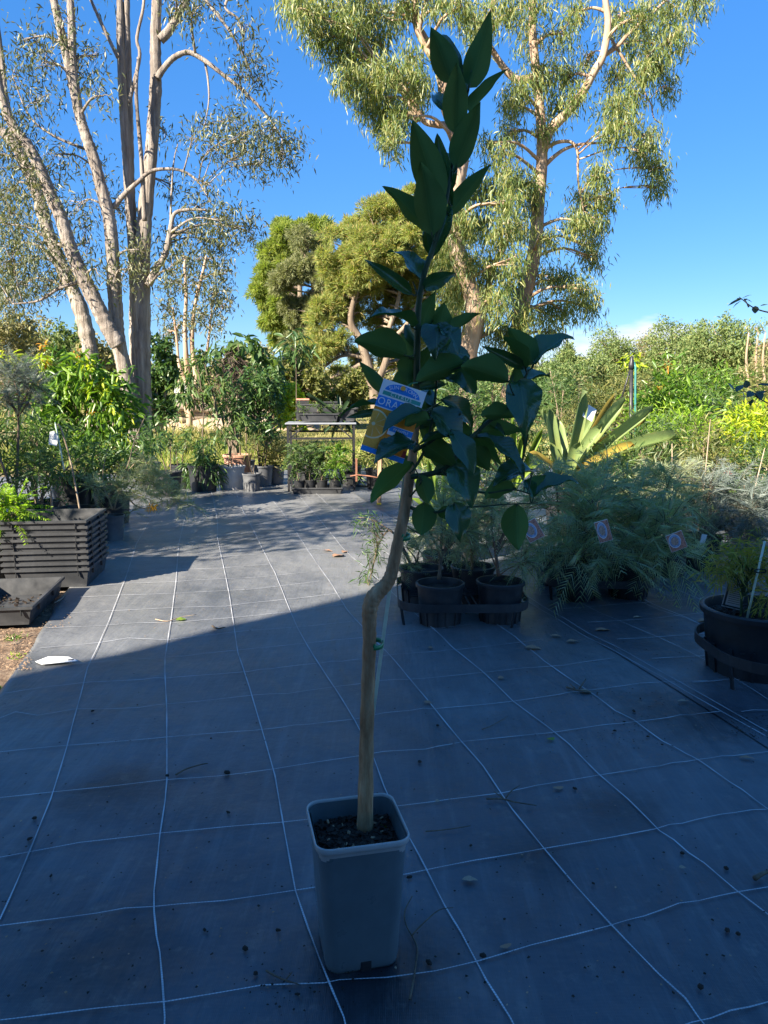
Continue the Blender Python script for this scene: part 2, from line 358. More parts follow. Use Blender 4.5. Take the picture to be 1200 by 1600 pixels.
M['citrus'] = make_citrus('citrus_leaf', (.014, .050, .018), (.075, .145, .048), (.08, .15, .055))
M['citrusnew'] = make_citrus('young_citrus_leaf', (.045, .12, .02), (.09, .17, .04), (.09, .17, .05))
M['gumleaf'] = leafmat('gum_leaves', [(.08, .12, .035), (.12, .165, .045), (.18, .20, .06), (.26, .24, .08), (.09, .14, .045)], .32, .42, .5)
M['paperleaf'] = leafmat('paperbark_leaves', [(.045, .062, .028), (.07, .088, .04), (.10, .11, .05), (.14, .13, .06)], .2, .45, .5)
M['pine'] = leafmat('pine_needles', [(.15, .19, .06), (.19, .225, .07), (.24, .24, .08), (.29, .215, .085), (.17, .21, .065)], .42, .6, .3, gain=1.45)
M['pinegreen'] = leafmat('green_pine_needles', [(.13, .18, .04), (.18, .23, .05), (.24, .26, .06)], .4, .6, .3)
M['greytree'] = leafmat('grey_green_leaves', [(.12, .14, .065), (.17, .18, .085), (.22, .22, .11)], .25, .6, .3)
M['far'] = leafmat('far_gum_leaves', [(.08, .13, .04), (.14, .18, .06), (.19, .21, .075), (.11, .15, .055)], .25, .6, .3)
M['farolive'] = leafmat('far_olive_leaves', [(.13, .125, .055), (.20, .18, .08), (.27, .235, .12), (.16, .16, .07)], .25, .6, .3)
M['bright'] = leafmat('bright_shrub_leaves', [(.05, .11, .015), (.09, .17, .02), (.15, .24, .022), (.06, .13, .02)], .35, .35, .5)
M['yellow'] = leafmat('yellow_new_leaves', [(.30, .36, .02), (.24, .32, .02), (.40, .40, .03), (.16, .27, .02)], .4, .4, .5)
M['orange'] = leafmat('orange_new_leaves', [(.50, .22, .03), (.55, .30, .05), (.45, .16, .05)], .4, .4, .5)
M['dark'] = leafmat('dark_shrub_leaves', [(.03, .07, .022), (.05, .10, .03), (.085, .14, .04)], .3, .35, .5)
M['mid'] = leafmat('mid_green_leaves', [(.045, .09, .025), (.075, .13, .035), (.12, .17, .05), (.055, .10, .04)], .35, .45, .4)
M['olive'] = leafmat('olive_leaves', [(.09, .10, .03), (.14, .145, .045), (.20, .19, .06), (.07, .10, .03)], .35, .5, .4)
M['grev'] = leafmat('grevillea_leaves', [(.20, .245, .15), (.25, .295, .19), (.29, .32, .19), (.26, .265, .13)], .35, .45, .45)
M['grevgrey'] = leafmat('silver_grevillea_leaves', [(.18, .22, .20), (.25, .29, .26), (.15, .19, .17)], .2, .5, .4, gain=.85)
M['golden'] = leafmat('golden_leaves', [(.20, .20, .03), (.28, .25, .045), (.16, .19, .035), (.32, .24, .07)], .3, .45, .4)
M['fern'] = leafmat('bright_fern_leaves', [(.17, .28, .02), (.24, .34, .03), (.13, .24, .02)], .4, .45, .4)
M['grass'] = leafmat('dry_grass_blades', [(.13, .15, .035), (.22, .21, .06), (.34, .29, .12), (.42, .36, .18)], .3, .7, .2)
M['grassgreen'] = leafmat('green_grass_blades', [(.09, .15, .02), (.14, .20, .03), (.24, .24, .06)], .35, .6, .3)
M['flower'] = leafmat('orange_flower', [(.75, .33, .01), (.85, .45, .02)], .3, .5, .3)
M['redflower'] = leafmat('red_flower', [(.7, .04, .03), (.8, .09, .05)], .3, .5, .3)
def make_strap(name, cs):
    m, n, o = new_mat(name)
    f = noise(n, 1.0, 5, .6, sc=(60, 60, 2)); f2 = noise(n, 3, 4, .6)
    col = ramp(n, f, [(.3, cs[0]), (.6, cs[1]), (.8, cs[2])]); col = mixc(n, ramp(n, f2, [(.5, (0, 0, 0)), (.75, (.6, .6, .6))]), col, cs[3])
    b = pbsdf(n, o, col, .42, .5, link=False); t = n.nodes.new('ShaderNodeBsdfTranslucent'); n.links.new(col, t.inputs[0])
    ms = n.nodes.new('ShaderNodeMixShader'); ms.inputs[0].default_value = .4
    n.links.new(b.outputs[0], ms.inputs[1]); n.links.new(t.outputs[0], ms.inputs[2]); n.links.new(ms.outputs[0], o.inputs[0]); return m
M['brom'] = make_strap('bromeliad_leaf', ((.16, .24, .08), (.25, .33, .12), (.33, .40, .16), (.38, .36, .10)))
M['bromold'] = make_strap('yellowing_bromeliad_leaf', ((.42, .34, .07), (.52, .38, .08), (.55, .32, .12), (.40, .22, .08)))
M['strap'] = make_strap('strappy_leaf', ((.12, .22, .03), (.22, .33, .04), (.34, .42, .05), (.42, .44, .06)))
M['darkstrap'] = make_strap('dark_strappy_leaf', ((.02, .05, .02), (.04, .08, .03), (.06, .11, .04), (.08, .10, .04)))

M['deadleaf'] = leafmat('dead_leaves', [(.035, .026, .022), (.06, .045, .035), (.10, .075, .055)], .1, .7, .2)
M['gumdark'] = leafmat('young_gum_leaf', [(.05, .075, .05), (.06, .085, .055)], .2, .4, .5)
M['deadleaf2'] = plastic('brown_dead_leaf', (.30, .17, .10), .7, .35, 60)
M['yellowpaint'] = plastic('yellow_paint', (.75, .55, .04), .5, .1, 20)
# ------------------------------------------------------------------ the ground
MATDIR = R(13.8); MD = Vector((-math.sin(MATDIR), math.cos(MATDIR), 0)); MN = Vector((math.cos(MATDIR), math.sin(MATDIR), 0))
CREASES = [((.42, 1.0), (.95, 2.3)), ((.62, 1.15), (.50, 1.75)), ((.20, 1.9), (.05, 2.9)), ((-.28, 2.2), (-.55, 3.3)), ((.95, 1.5), (1.02, 2.9)), ((-.62, 1.3), (-.45, 1.75)), ((.60, 1.24), (.90, 1.30)), ((-.1, 2.5), (-.3, 3.9)), ((1.25, 1.6), (1.35, 3.2)), ((.30, 2.9), (.1, 4.2)), ((-.95, 2.3), (-.8, 3.4)), ((.85, 2.0), (.55, 3.0))]
def crease_z(x, y):
    z = 0.
    for (x0, y0), (x1, y1) in CREASES:
        dx, dy = x1 - x0, y1 - y0; q = dx * dx + dy * dy; t = ((x - x0) * dx + (y - y0) * dy) / q
        if -.02 < t < 1.02:
            d_ = ((x - x0) * dy - (y - y0) * dx) / math.sqrt(q) + .03 * math.sin(t * 5 + x0 * 9)
            if abs(d_) < .08: z += (.0042 * math.exp(-(d_ / .016) ** 2) - .0022 * math.exp(-((d_ - .026) / .016) ** 2)) * math.sin(math.pi * min(1, max(0, t))) ** .5
    return z
def mat_z(x, y):
    """gentle ripples of the fabric over the uneven ground"""
    a = x * MD.x + y * MD.y; b = x * MN.x + y * MN.y
    return crease_z(x, y) + .010 + .0022 * math.sin(13.3 * a + 2.1 * math.sin(4.1 * b)) * math.sin(6.1 * b + a) + .0035 * math.sin(3.1 * a + .8 * math.sin(2.3 * b)) + .003 * math.sin(5.7 * b + 1.3 * math.sin(1.9 * a)) + .0022 * math.sin(11 * a + 3 * math.sin(1.6 * b)) * max(0, math.sin(2 * b + .7 * a))
bm = bmesh.new()
rings = [0, 2, 5, 9, 14, 22, 40, 80, 200, 600, 1800]; n_ = 48; prev = None
for r_ in rings:
    ring = [bm.verts.new((r_ * math.cos(2 * math.pi * k / n_), 6 + r_ * math.sin(2 * math.pi * k / n_), -.02)) for k in range(n_)] if r_ else [bm.verts.new((0, 6, -.02))]
    if prev is not None:
        for k in range(n_):
            if len(prev) == 1: bm.faces.new((prev[0], ring[k], ring[(k + 1) % n_]))
            else: bm.faces.new((prev[k], ring[k], ring[(k + 1) % n_], prev[(k + 1) % n_]))
    prev = ring
me = bpy.data.meshes.new('ground'); bm.to_mesh(me); bm.free()
tag(link_mesh('ground', me, M['ground']), kind='structure')
def sheet(name, a0, a1, b0, b1, na, nb, dz, wob=0., mat='mat'):
    vs = []; fs = []
    for i in range(na + 1):
        s_ = (i / na) ** 1.6; a = a0 + (a1 - a0) * s_
        for j in range(nb + 1):
            b = b0 + (b1 - b0) * j / nb
            if wob and j == 0: b += wob * (math.sin(a * 4.1) + .6 * math.sin(a * 9.7))
            q = MD * a + MN * b; vs.append((q.x, q.y, mat_z(q.x, q.y) + dz - (.02 if (wob and j == 0) else 0)))
    for i in range(na):
        for j in range(nb):
            k = i * (nb + 1) + j; fs.append((k, k + 1, k + nb + 2, k + nb + 1))
    me = bpy.data.meshes.new(name); me.from_pydata(vs, [], fs); me.polygons.foreach_set('use_smooth', [True] * len(fs)); me.update()
    return tag(link_mesh(name, me, M[mat]), kind='structure')
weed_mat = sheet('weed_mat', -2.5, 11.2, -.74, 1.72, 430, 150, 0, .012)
weed_mat2 = sheet('weed_mat', -2.5, 11.2, 1.70, 8.0, 300, 110, .004, .0, 'matshade')
weed_mat3 = sheet('weed_mat', 4.95, 11.2, -6.0, -.75, 80, 40, -.003)
def ribbon(pts, wd, parent, dz=.0048):
    pts = [Vector((p.x, p.y, 0)) for p in pts]
    fine_ = [];
    for i in range(len(pts) - 1):
        a, b = pts[i], pts[i + 1]; k = max(1, int((b - a).length / .04)); fine_ += [a.lerp(b, q / k) for q in range(k)]
    fine_.append(pts[-1]); vs = []; fs = []; run = []; acc = 0
    for i, p in enumerate(fine_):
        t = fine_[min(i + 1, len(fine_) - 1)] - fine_[max(i - 1, 0)]; s_ = Vector((-t.y, t.x, 0)).normalized() * wd / 2
        if i: acc += (p - fine_[i - 1]).length
        s_ *= 1 + .25 * math.sin(acc * 31) 
        for sg in (-1, 1):
            q = p + s_ * sg; vs.append((q.x, q.y, mat_z(q.x, q.y) + dz + .004 * (parent is weed_mat2))); run.append(acc)
        vs[-1] = vs[-1]
        if i: k = 2 * i; fs.append((k - 2, k - 1, k + 1, k))
    me = bpy.data.meshes.new('thread'); me.from_pydata(vs, [], fs)
    at = me.attributes.new('run', 'FLOAT', 'POINT'); at.data.foreach_set('value', run); me.update()
    return link_mesh('thread', me, M['thread'], parent)
LONG = [
 [(0, 1442), (30, 1375), (55, 1317), (80, 1255), (105, 1175), (122, 1110), (137, 1050), (145, 1030), (165, 985), (187, 930), (200, 897), (213, 853), (230, 823), (245, 800)],
 [(258, 1600), (254, 1540), (250, 1495), (245, 1470), (241, 1430), (241, 1400), (250, 1310), (258, 1260), (261, 1225), (261, 1115), (258, 1060), (258, 1030), (267, 973), (275, 913), (279, 853), (287, 820), (292, 800)],
 [(537, 1600), (520, 1560), (500, 1510), (482, 1460), (462, 1400), (445, 1310), (430, 1220), (410, 1150), (390, 1080), (372, 1025), (358, 933), (348, 883), (340, 843), (340, 817), (333, 780), (328, 762)],
 [(797, 1600), (760, 1540), (720, 1460), (695, 1420), (665, 1365), (640, 1320), (600, 1237), (582, 1190), (555, 1135), (525, 1085), (490, 1030), (465, 985), (450, 950), (430, 900), (400, 840), (375, 790), (368, 768)],
 [(1092, 1600), (1070, 1570), (1030, 1530), (955, 1450), (900, 1390), (850, 1332), (800, 1270), (755, 1205), (720, 1165), (675, 1110), (640, 1065), (600, 1017), (567, 983), (540, 953), (520, 920), (480, 860), (440, 800), (415, 770)],
 [(1200, 1440), (1150, 1400), (1100, 1355), (1030, 1305), (980, 1255), (935, 1215), (890, 1170), (855, 1142), (800, 1100), (755, 1055), (710, 1017), (692, 1000), (620, 937), (580, 900), (540, 863), (500, 815), (460, 768)],
 [(1200, 1270), (1140, 1230), (1090, 1195), (1035, 1165), (990, 1132), (960, 1118), (930, 1095), (895, 1070), (850, 1040), (805, 1000), (775, 980), (700, 932), (609, 871), (588, 855), (540, 815), (490, 770)],
 [(1195, 1155), (1125, 1117), (1070, 1087), (1025, 1060), (970, 1030), (915, 1000), (830, 945), (700, 868), (600, 805)],
 [(1198, 1150), (1128, 1111), (1073, 1081), (1028, 1055), (974, 1025), (920, 996), (835, 942), (706, 865)],
 [(1200, 1100), (1100, 1037), (1025, 1000), (940, 963), (850, 915)],
 [(1200, 1032), (1102, 985), (1026, 956), (950, 920)]]
CROSS = [
 [(1110, 1600), (1200, 1575)],
 [(35, 1598), (150, 1585), (260, 1575), (410, 1550), (507, 1547), (530, 1542), (605, 1537), (680, 1525), (750, 1507), (830, 1482), (900, 1465), (950, 1452), (1060, 1420), (1155, 1402), (1200, 1395)],
 [(0, 1452), (150, 1432), (240, 1422), (350, 1415), (482, 1396), (560, 1385), (635, 1375), (740, 1352), (850, 1332), (950, 1316), (1025, 1302), (1125, 1280), (1197, 1270)],
 [(0, 1347), (125, 1322), (250, 1307), (350, 1300), (435, 1295), (480, 1290), (560, 1276), (622, 1267), (700, 1257), (785, 1245), (840, 1232), (935, 1217), (1010, 1207), (1090, 1195), (1200, 1180)],
 [(0, 1254), (80, 1245), (175, 1235), (260, 1224), (340, 1218), (430, 1209), (555, 1193), (600, 1185), (665, 1180), (725, 1166), (860, 1152), (930, 1141), (1030, 1131), (1125, 1118)],
 [(0, 1184), (85, 1175), (190, 1165), (260, 1159), (400, 1149), (555, 1132), (600, 1122), (680, 1115), (805, 1101), (890, 1090), (1000, 1075), (1105, 1070)],
 [(0, 1132), (25, 1122), (60, 1127), (120, 1116), (195, 1115), (260, 1105), (400, 1092), (450, 1090), (565, 1075), (600, 1069), (655, 1065), (750, 1056), (810, 1050), (880, 1047), (960, 1035)],
 [(10, 1090), (60, 1082), (140, 1072), (260, 1065), (390, 1055), (565, 1034), (610, 1027), (700, 1020), (780, 1012), (850, 1004)],
 [(105, 1043), (135, 1042), (190, 1035), (255, 1031), (370, 1020), (450, 1012), (560, 1000), (640, 990), (740, 980)],
 [(62, 1016), (153, 1007), (200, 1000), (260, 1003), (360, 993), (450, 985), (560, 972)],
 [(75, 985), (160, 980), (217, 975), (267, 977), (353, 970), (450, 960), (540, 948)],
 [(103, 960), (173, 957), (273, 953), (353, 952), (440, 941), (530, 930)],
 [(123, 937), (187, 933), (277, 932), (397, 925), (500, 912)],
 [(160, 918), (200, 915), (277, 913), (350, 910), (397, 907), (480, 897)],
 [(190, 898), (280, 893), (345, 892), (430, 884)], [(200, 880), (280, 876), (345, 873), (420, 868), (500, 858)], [(205, 862), (280, 859), (343, 856), (400, 852)], [(212, 846), (340, 840), (430, 834)], [(225, 828), (340, 824), (420, 820)]]
for k, l in enumerate(LONG):
    pts = [G(*q) for q in l]
    if k < 7:
        a = pts[-1]; pts += [a + MD * 1.0, a + MD * 2.2]
    if l[0][1] > 1560: pts.insert(0, pts[0] - MD * 1.2)
    par = weed_mat if k < 8 else weed_mat2
    ribbon(pts, .0031 if k < 8 else .0026, par)
for l in CROSS:
    q_ = [G(*q) for q in l]
    if l[0][1] > 1590: q_.insert(0, q_[0] + (q_[0] - q_[1]).normalized() * .6)
    ribbon(q_, .0025, weed_mat)
for b in (2.3, 2.6, 2.9, 3.2, 3.5):
    ribbon([MD * a + MN * b for a in np.linspace(-2, 9, 30)], .004, weed_mat2)
for a in np.arange(-1.9, 5, .27):
    ribbon([MD * (a + .01 * math.sin(b * 5)) + MN * b for b in np.linspace(1.8, 4.2, 14)], .003, weed_mat2)

# ------------------------------------------------------------------ unseen shed added behind the camera to shade the foreground
def shade_caster():
    L_ = Vector((math.sin(SUN_TRAVEL), math.cos(SUN_TRAVEL), 0)); Rr = Vector((L_.y, -L_.x, 0))
    c = Vector((-1.26, 3.02, 0)) - L_ * 6.0
    t = thing('shade_caster', 'unseen corrugated shed added behind the viewer to cast the foreground shade', 'shade caster', c, math.atan2(Rr.y, Rr.x))
    Wd, Dp, Hh = 13.0, 6.0, 6.4
    wm_ = plastic('shade_caster_green_steel', (.20, .24, .20), .45, .1, 2)
    mb = MB(); n = 130
    for (y0, sgn) in ((0, 1), (-Dp, -1)):
        vs = []; fs = []
        for i in range(n + 1):
            x = Wd * i / n; o_ = .02 * math.cos(i * math.pi / 1.5)
            vs += [(x, -.03 + o_ if y0 == 0 else y0 + o_, 0), (x, -.03 + o_ if y0 == 0 else y0 + o_, Hh)]
            if i: k = 2 * i; fs.append((k - 2, k, k + 1, k - 1) if sgn < 0 else (k - 2, k - 1, k + 1, k))
        mb.add(vs, fs)
    mb.box((-.02 + .03, -Dp / 2, Hh / 2), (.05, Dp, Hh)); mb.box((Wd, -Dp / 2, Hh / 2), (.05, Dp, Hh))
    mb.build('wall', wm_, t)
    rf = MB(); rf.add([(-.0, .0, Hh), (Wd + .2, .0, Hh), (Wd + .2, -Dp / 2, Hh + 1.2), (-.0, -Dp / 2, Hh + 1.2), (Wd + .2, -Dp - .2, Hh), (-.0, -Dp - .2, Hh)], [(0, 1, 2, 3), (3, 2, 4, 5), (0, 3, 5), (1, 4, 2)])
    rf.build('roof', wm_, t)
    dm = MB(); dm.box((6, .02, 2.1), (4.2, .06, 4.2)); dd = dm.build('shade_caster_door', M['greypot'], t)
shade_caster()
# ------------------------------------------------------------------ vegetation builders
def clump_leaves(ctr, rad, ntw, nl, L, W, kind='diamond', hang=.9, spread=.5, droop=.3):
    """twig sites inside an ellipsoid, each carrying a bunch of leaves; returns leaf arrays and the sites"""
    ctr = np.array(ctr); rad = np.array(rad)
    s = rng.normal(size=(ntw, 3)); s = nrm(s) * (rng.random((ntw, 1)) ** .45); s = ctr + s * rad
    base = np.repeat(s, nl, 0); n = len(base)
    D = rdir(n, -hang, 1.0)
    base = base + rng.normal(size=(n, 3)) * spread * L * 1.5 * np.array([1, 1, 1.2])
    ln = L * rng.uniform(.6, 1.25, n)
    return leaves(base, D, ln, ln * W, kind, droop), s
def limb_to(mb, stems, tgt, r, n=5, rise=.25):
    """a curved limb from the nearest lower stem point to the target"""
    best = None
    for st in stems:
        for (p, rr) in st:
            dz = tgt.z - p.z; dist = (tgt - p).length + (2.0 * max(0, -dz + .1)) + .0
            if best is None or dist < best[0]: best = (dist, p, rr)
    p0 = best[1]; d = tgt - p0; r0 = min(r, best[2] * .7)
    mid = p0 + d * .5 + Vector((random.uniform(-.08, .08), random.uniform(-.08, .08), rise * .5)) * d.length
    pts = spline([p0, mid, tgt], 5)
    mb.tube(pts, list(np.linspace(r0, r0 * .35, len(pts))), n)
    return pts
def tree(name, label, base, stems, clumps, bark, leaf, L, W, kind='diamond', group=None, hang=.9, cat='tree', ntw=14, nl=14, limb=.05, spread=.5, twigs=True, sides=9, rough=0.0):
    """stems: lists of ((x,y,z) path, r0, r1); clumps: ((x,y,z),(rx,ry,rz),density)"""
    t = thing(name, label, cat, base, 0, group); off = Vector(base)
    mb = MB(); st = []
    for path, r0, r1 in stems:
        pts = spline([Vector(p) - off for p in path], 14 if rough else 7); k = len(pts)
        rr = list(np.linspace(r0, r1, k))
        if rough: rr = [q * (1 + random.uniform(-rough, rough)) for q in rr]
        mb.tube(pts, rr, sides if r0 > .04 else 6); st.append(list(zip(pts, rr)))
    parts = []
    for c, rad, dn in clumps:
        c = Vector(c) - off
        lp = limb_to(mb, st, c, limb)
        k = max(3, int(ntw * dn))
        lv, sites = clump_leaves(c, rad, k, nl, L, W, kind, hang, spread)
        parts.append(lv)
        if twigs:
            for q in sites[:min(k, 9)]:
                q = Vector(q); m_ = lp[-1].lerp(q, .5) + Vector((random.uniform(-.1, .1), 0, random.uniform(0, .15))) * (q - lp[-1]).length
                a = lp[random.randint(len(lp) // 2, len(lp) - 1)]
                mb.tube([a, m_, q], [limb * .3, limb * .2, limb * .1], 4, False)
    mb.build('trunk', bark, t, True)
    if parts:
        V, T = join(parts); np_mesh('crown', V, T, leaf, t)
    return t
def pp(pts, F, dy=0.): return [P(x, y, F + dy * k) for k, (x, y) in enumerate(pts)]
def el(x, y, rx, ry, F, dn=1., ryd=None, dF=0.):
    """clump seen at (x, y) with pixel radii, at distance F (dF nearer or farther)"""
    F = F + dF; k = px(F); return (P(x, y, F), (rx * k, (ryd or max(rx, ry)) * k, ry * k), dn)

# ------------------------------------------------------------------ paperbark with several stems (left)
F = 14.0
k = px(F)
stA = (pp([(224, 712), (222, 620), (222, 520), (222, 430), (226, 340), (236, 240), (243, 140), (243, 60), (246, -20), (250, -120), (262, -260)], F), 15 * k, 4.4 * k)
stB = (pp([(214, 690), (212, 560), (211, 440), (205, 340), (198, 240), (192, 150), (188, 60), (186, -30), (176, -160)], F, .03), 10.5 * k, 3.6 * k)
stC = (pp([(212, 470), (209, 390), (204, 300), (202, 200), (200, 100), (198, 0), (206, -120)], F + .25, .0), 8 * k, 4 * k)
stD = (pp([(214, 690), (204, 630), (194, 575), (184, 530), (180, 470), (176, 400), (171, 345), (158, 292), (146, 246), (132, 206), (122, 170), (105, 90), (92, 35), (82, -10), (60, -120)], F - .3, -.02), 12.5 * k, 4.4 * k)
stD2 = (pp([(122, 172), (114, 110), (112, 40), (110, -20), (118, -100)], F - .5), 7 * k, 4 * k)
stE = (pp([(186, 540), (168, 510), (148, 470), (126, 425), (110, 388), (97, 345), (80, 306), (62, 262), (44, 228), (22, 200), (2, 150), (-10, 90), (-30, -20)], F - .6, -.05), 12 * k, 5 * k)
arch = lambda pts, r0, r1, dF=0.: (pp(pts, F + dF), r0 * k, r1 * k)
stemsA = [stA, stB, stC, stD, stD2, stE,
 arch([(246, 122), (255, 108), (272, 90), (295, 82), (320, 95), (350, 118), (380, 142), (415, 178), (440, 215)], 5, 1.5, -.1),
 arch([(176, 325), (196, 302), (215, 285), (235, 268), (262, 264), (287, 268), (310, 285), (330, 318)], 4, 1, -.35),
 arch([(250, 62), (264, 48), (280, 20), (292, 0), (306, -40)], 7, 4),
 arch([(306, -40), (322, 0), (345, 30), (365, 58), (385, 95), (398, 130)], 3, 1),
 arch([(372, -30), (352, 10), (372, 30), (380, 62)], 2.5, 1),
 arch([(320, 95), (325, 125), (326, 160), (318, 205)], 2, .8),
 arch([(232, 446), (244, 420), (258, 398), (266, 360), (272, 335), (290, 328), (322, 328)], 6, 1.5, -.1),
 arch([(265, 380), (268, 300), (272, 250), (278, 225)], 2, .7),
 arch([(202, 160), (218, 90), (214, 60), (224, 10), (226, -40)], 3, 2),
 arch([(184, 90), (160, 40), (142, 0), (120, -50)], 3, 2),
 arch([(168, 335), (160, 290), (140, 240), (124, 190), (118, 130)], 3, 1.2, .2),
 arch([(124, 440), (90, 452), (60, 470), (20, 475)], 3, 1, -.4),
 arch([(112, 392), (70, 370), (45, 355), (5, 350)], 3, 1, -.4),
 arch([(146, 236), (120, 228), (80, 210), (45, 180), (20, 120)], 2.5, 1, -.2),
 arch([(226, 345), (221, 250), (213, 150), (216, 90)], 3.5, 2, -.3)]
cl = []
for (x, y, rx, ry, dn) in [(45, 60, 26, 26, .5), (70, 95, 26, 20, .5), (30, 120, 22, 22, .45), (95, 45, 22, 24, .4), (120, 110, 26, 22, .4), (150, 90, 20, 18, .35), (160, 150, 22, 30, .4), (60, 160, 30, 26, .5),
   (25, 200, 28, 30, .7), (90, 240, 30, 26, .55), (30, 262, 36, 30, .9), (70, 300, 32, 28, .8), (20, 330, 34, 32, 1.0), (120, 320, 26, 34, .7), (60, 380, 40, 30, 1.2), (15, 400, 34, 34, 1.2), (100, 420, 24, 24, .6), (40, 445, 46, 26, 1.2), (10, 470, 30, 20, .7), (140, 380, 20, 40, .55), (155, 250, 20, 30, .45),
   (150, 420, 14, 24, .35), (190, 330, 18, 34, .5), (215, 390, 20, 26, .55), (200, 420, 18, 26, .5),
   (300, 20, 26, 20, .5), (275, 0, 24, 18, .5), (330, -10, 26, 18, .5), (380, 45, 18, 16, .5), (395, 95, 16, 18, .45), (405, 125, 14, 14, .35), (375, 120, 18, 14, .35),
   (360, 190, 24, 20, .5), (340, 225, 26, 18, .5), (385, 215, 30, 22, .9), (420, 205, 24, 20, .8), (448, 225, 22, 18, .8), (440, 245, 20, 12, .5), (375, 245, 24, 16, .6), (405, 255, 16, 12, .4), (320, 195, 18, 12, .3), (300, 215, 14, 10, .25), (258, 205, 12, 20, .25),
   (310, 325, 30, 20, .7), (350, 345, 32, 24, 1.0), (385, 360, 22, 22, .7), (300, 365, 34, 22, .8), (345, 385, 32, 20, .8), (270, 375, 20, 24, .5), (320, 285, 22, 16, .35), (270, 290, 14, 18, .3), (265, 425, 20, 24, .5),
   (60, -40, 60, 40, .8), (160, -60, 60, 40, .8), (260, -80, 70, 40, 1), (360, -60, 40, 30, .7), (-40, 120, 50, 80, 1.2), (-50, 300, 50, 80, 1.5), (-30, 430, 50, 50, 1.2)]:
    cl.append(el(x, y, rx, ry, F, dn, max(rx, ry) * 1.3, random.uniform(-1.1, .9)))
tree('paperbark_tree', 'tall multi-stemmed paperbark with flaky pale bark rising behind the left shrubs', (P(218, 712, F).x, F, 0), stemsA, cl, M['paperbark'], M['paperleaf'], .105, .24, 'diamond', None, .7, ntw=30, nl=15, limb=.028, spread=.9, rough=.07, sides=12)
# second leaning paperbark farther left
F = 16.5; k = px(F)
sL = [(pp([(152, 690), (148, 600), (140, 545), (128, 490), (108, 440), (92, 405), (78, 370), (66, 330), (56, 296), (42, 262), (26, 232), (10, 212), (-12, 190), (-40, 150)], F), 13 * k, 6 * k),
      (pp([(62, 318), (48, 276), (34, 240), (20, 205), (8, 150), (2, 90), (-8, 20)], F, .05), 7 * k, 4 * k),
      (pp([(108, 440), (88, 415), (62, 385), (30, 378)], F - .2), 4 * k, 1.4 * k)]
cl = [el(x, y, rx, ry, F, dn, None, random.uniform(-.6, 1.4)) for (x, y, rx, ry, dn) in [(20, 300, 34, 26, .9), (10, 350, 40, 34, 1.2), (40, 410, 44, 26, 1.2), (70, 450, 36, 22, .9), (15, 455, 36, 26, 1.0), (-30, 380, 50, 80, 1.2), (-20, 240, 40, 60, 1)]]
tree('paperbark_tree', 'slim paperbark leaning left behind the bright green shrub', (P(152, 690, F).x, F, 0), sL, cl, M['paperbark'], M['paperleaf'], .11, .24, 'diamond', None, .6, ntw=30, nl=15, limb=.03, rough=.1)
# thin white-stemmed paperbark behind, between the trunks and the pots
F = 23.0; k = px(F)
sT = [(pp([(296, 668), (296, 610), (291, 560), (289, 510), (291, 460), (288, 410)], F), 5 * k, 2 * k), (pp([(298, 650), (306, 590), (300, 540), (304, 480), (316, 430), (322, 400)], F, .05), 5 * k, 1.5 * k),
      (pp([(292, 600), (280, 570), (276, 530), (270, 480)], F), 3 * k, 1.2 * k), (pp([(300, 610), (318, 575), (326, 530), (332, 470)], F), 3.4 * k, 1.2 * k), (pp([(296, 660), (280, 600), (276, 585)], F), 3 * k, 1.5 * k)]
cl = [el(x, y, rx, ry, F, dn, None, random.uniform(-1, 1)) for (x, y, rx, ry, dn) in [(290, 405, 26, 18, .9), (325, 405, 26, 16, .8), (345, 430, 22, 22, 1), (335, 460, 24, 22, 1), (300, 440, 24, 22, .8), (268, 440, 20, 20, .7), (262, 480, 20, 24, .7), (350, 480, 16, 16, .6), (310, 490, 26, 20, .7), (280, 510, 24, 20, .7), (330, 510, 20, 14, .5), (262, 520, 18, 18, .6)]]
tree('paperbark_tree', 'slender white-stemmed paperbark with a sparse grey crown behind the big one', (P(296, 668, F).x, F, 0), sT, cl, M['gumbark'], M['paperleaf'], .15, .26, 'diamond', None, .6, ntw=26, nl=14, limb=.03)

# ------------------------------------------------------------------ the two drooping gums (right of centre)
F = 20.0; k = px(F)
gA = [(pp([(792, 672), (797, 610), (806, 540), (818, 470), (831, 415), (838, 370), (841, 320), (846, 267), (847, 225), (844, 175), (838, 110), (832, 40), (836, -60)], F), 14 * k, 5 * k),
      (pp([(848, 235), (858, 206), (872, 190), (890, 172), (912, 142), (928, 112), (942, 88), (950, 40), (946, 0), (940, -60)], F, -.03), 8 * k, 4 * k),
      (pp([(852, 258), (868, 243), (885, 232), (910, 225), (946, 223)], F), 3.5 * k, 1.5 * k),
      (pp([(854, 231), (872, 222), (892, 222), (902, 235), (903, 262), (904, 288), (912, 330)], F - .1), 3 * k, 1.2 * k),
      (pp([(838, 120), (812, 125), (798, 118), (786, 104), (775, 88), (762, 62), (766, 30), (775, -20)], F - .2), 6 * k, 3 * k),
      (pp([(945, 86), (965, 72), (985, 50), (1020, 20), (1060, -20)], F), 3.5 * k, 1.5 * k),
      (pp([(940, 92), (962, 70), (976, 68)], F), 2 * k, 1 * k), (pp([(1010, 150), (1018, 165), (1022, 185), (1036, 195)], F), 1.2 * k, .6 * k), (pp([(955, 60), (985, 110), (1005, 140), (1012, 155)], F), 2 * k, 1 * k)]
cA = []
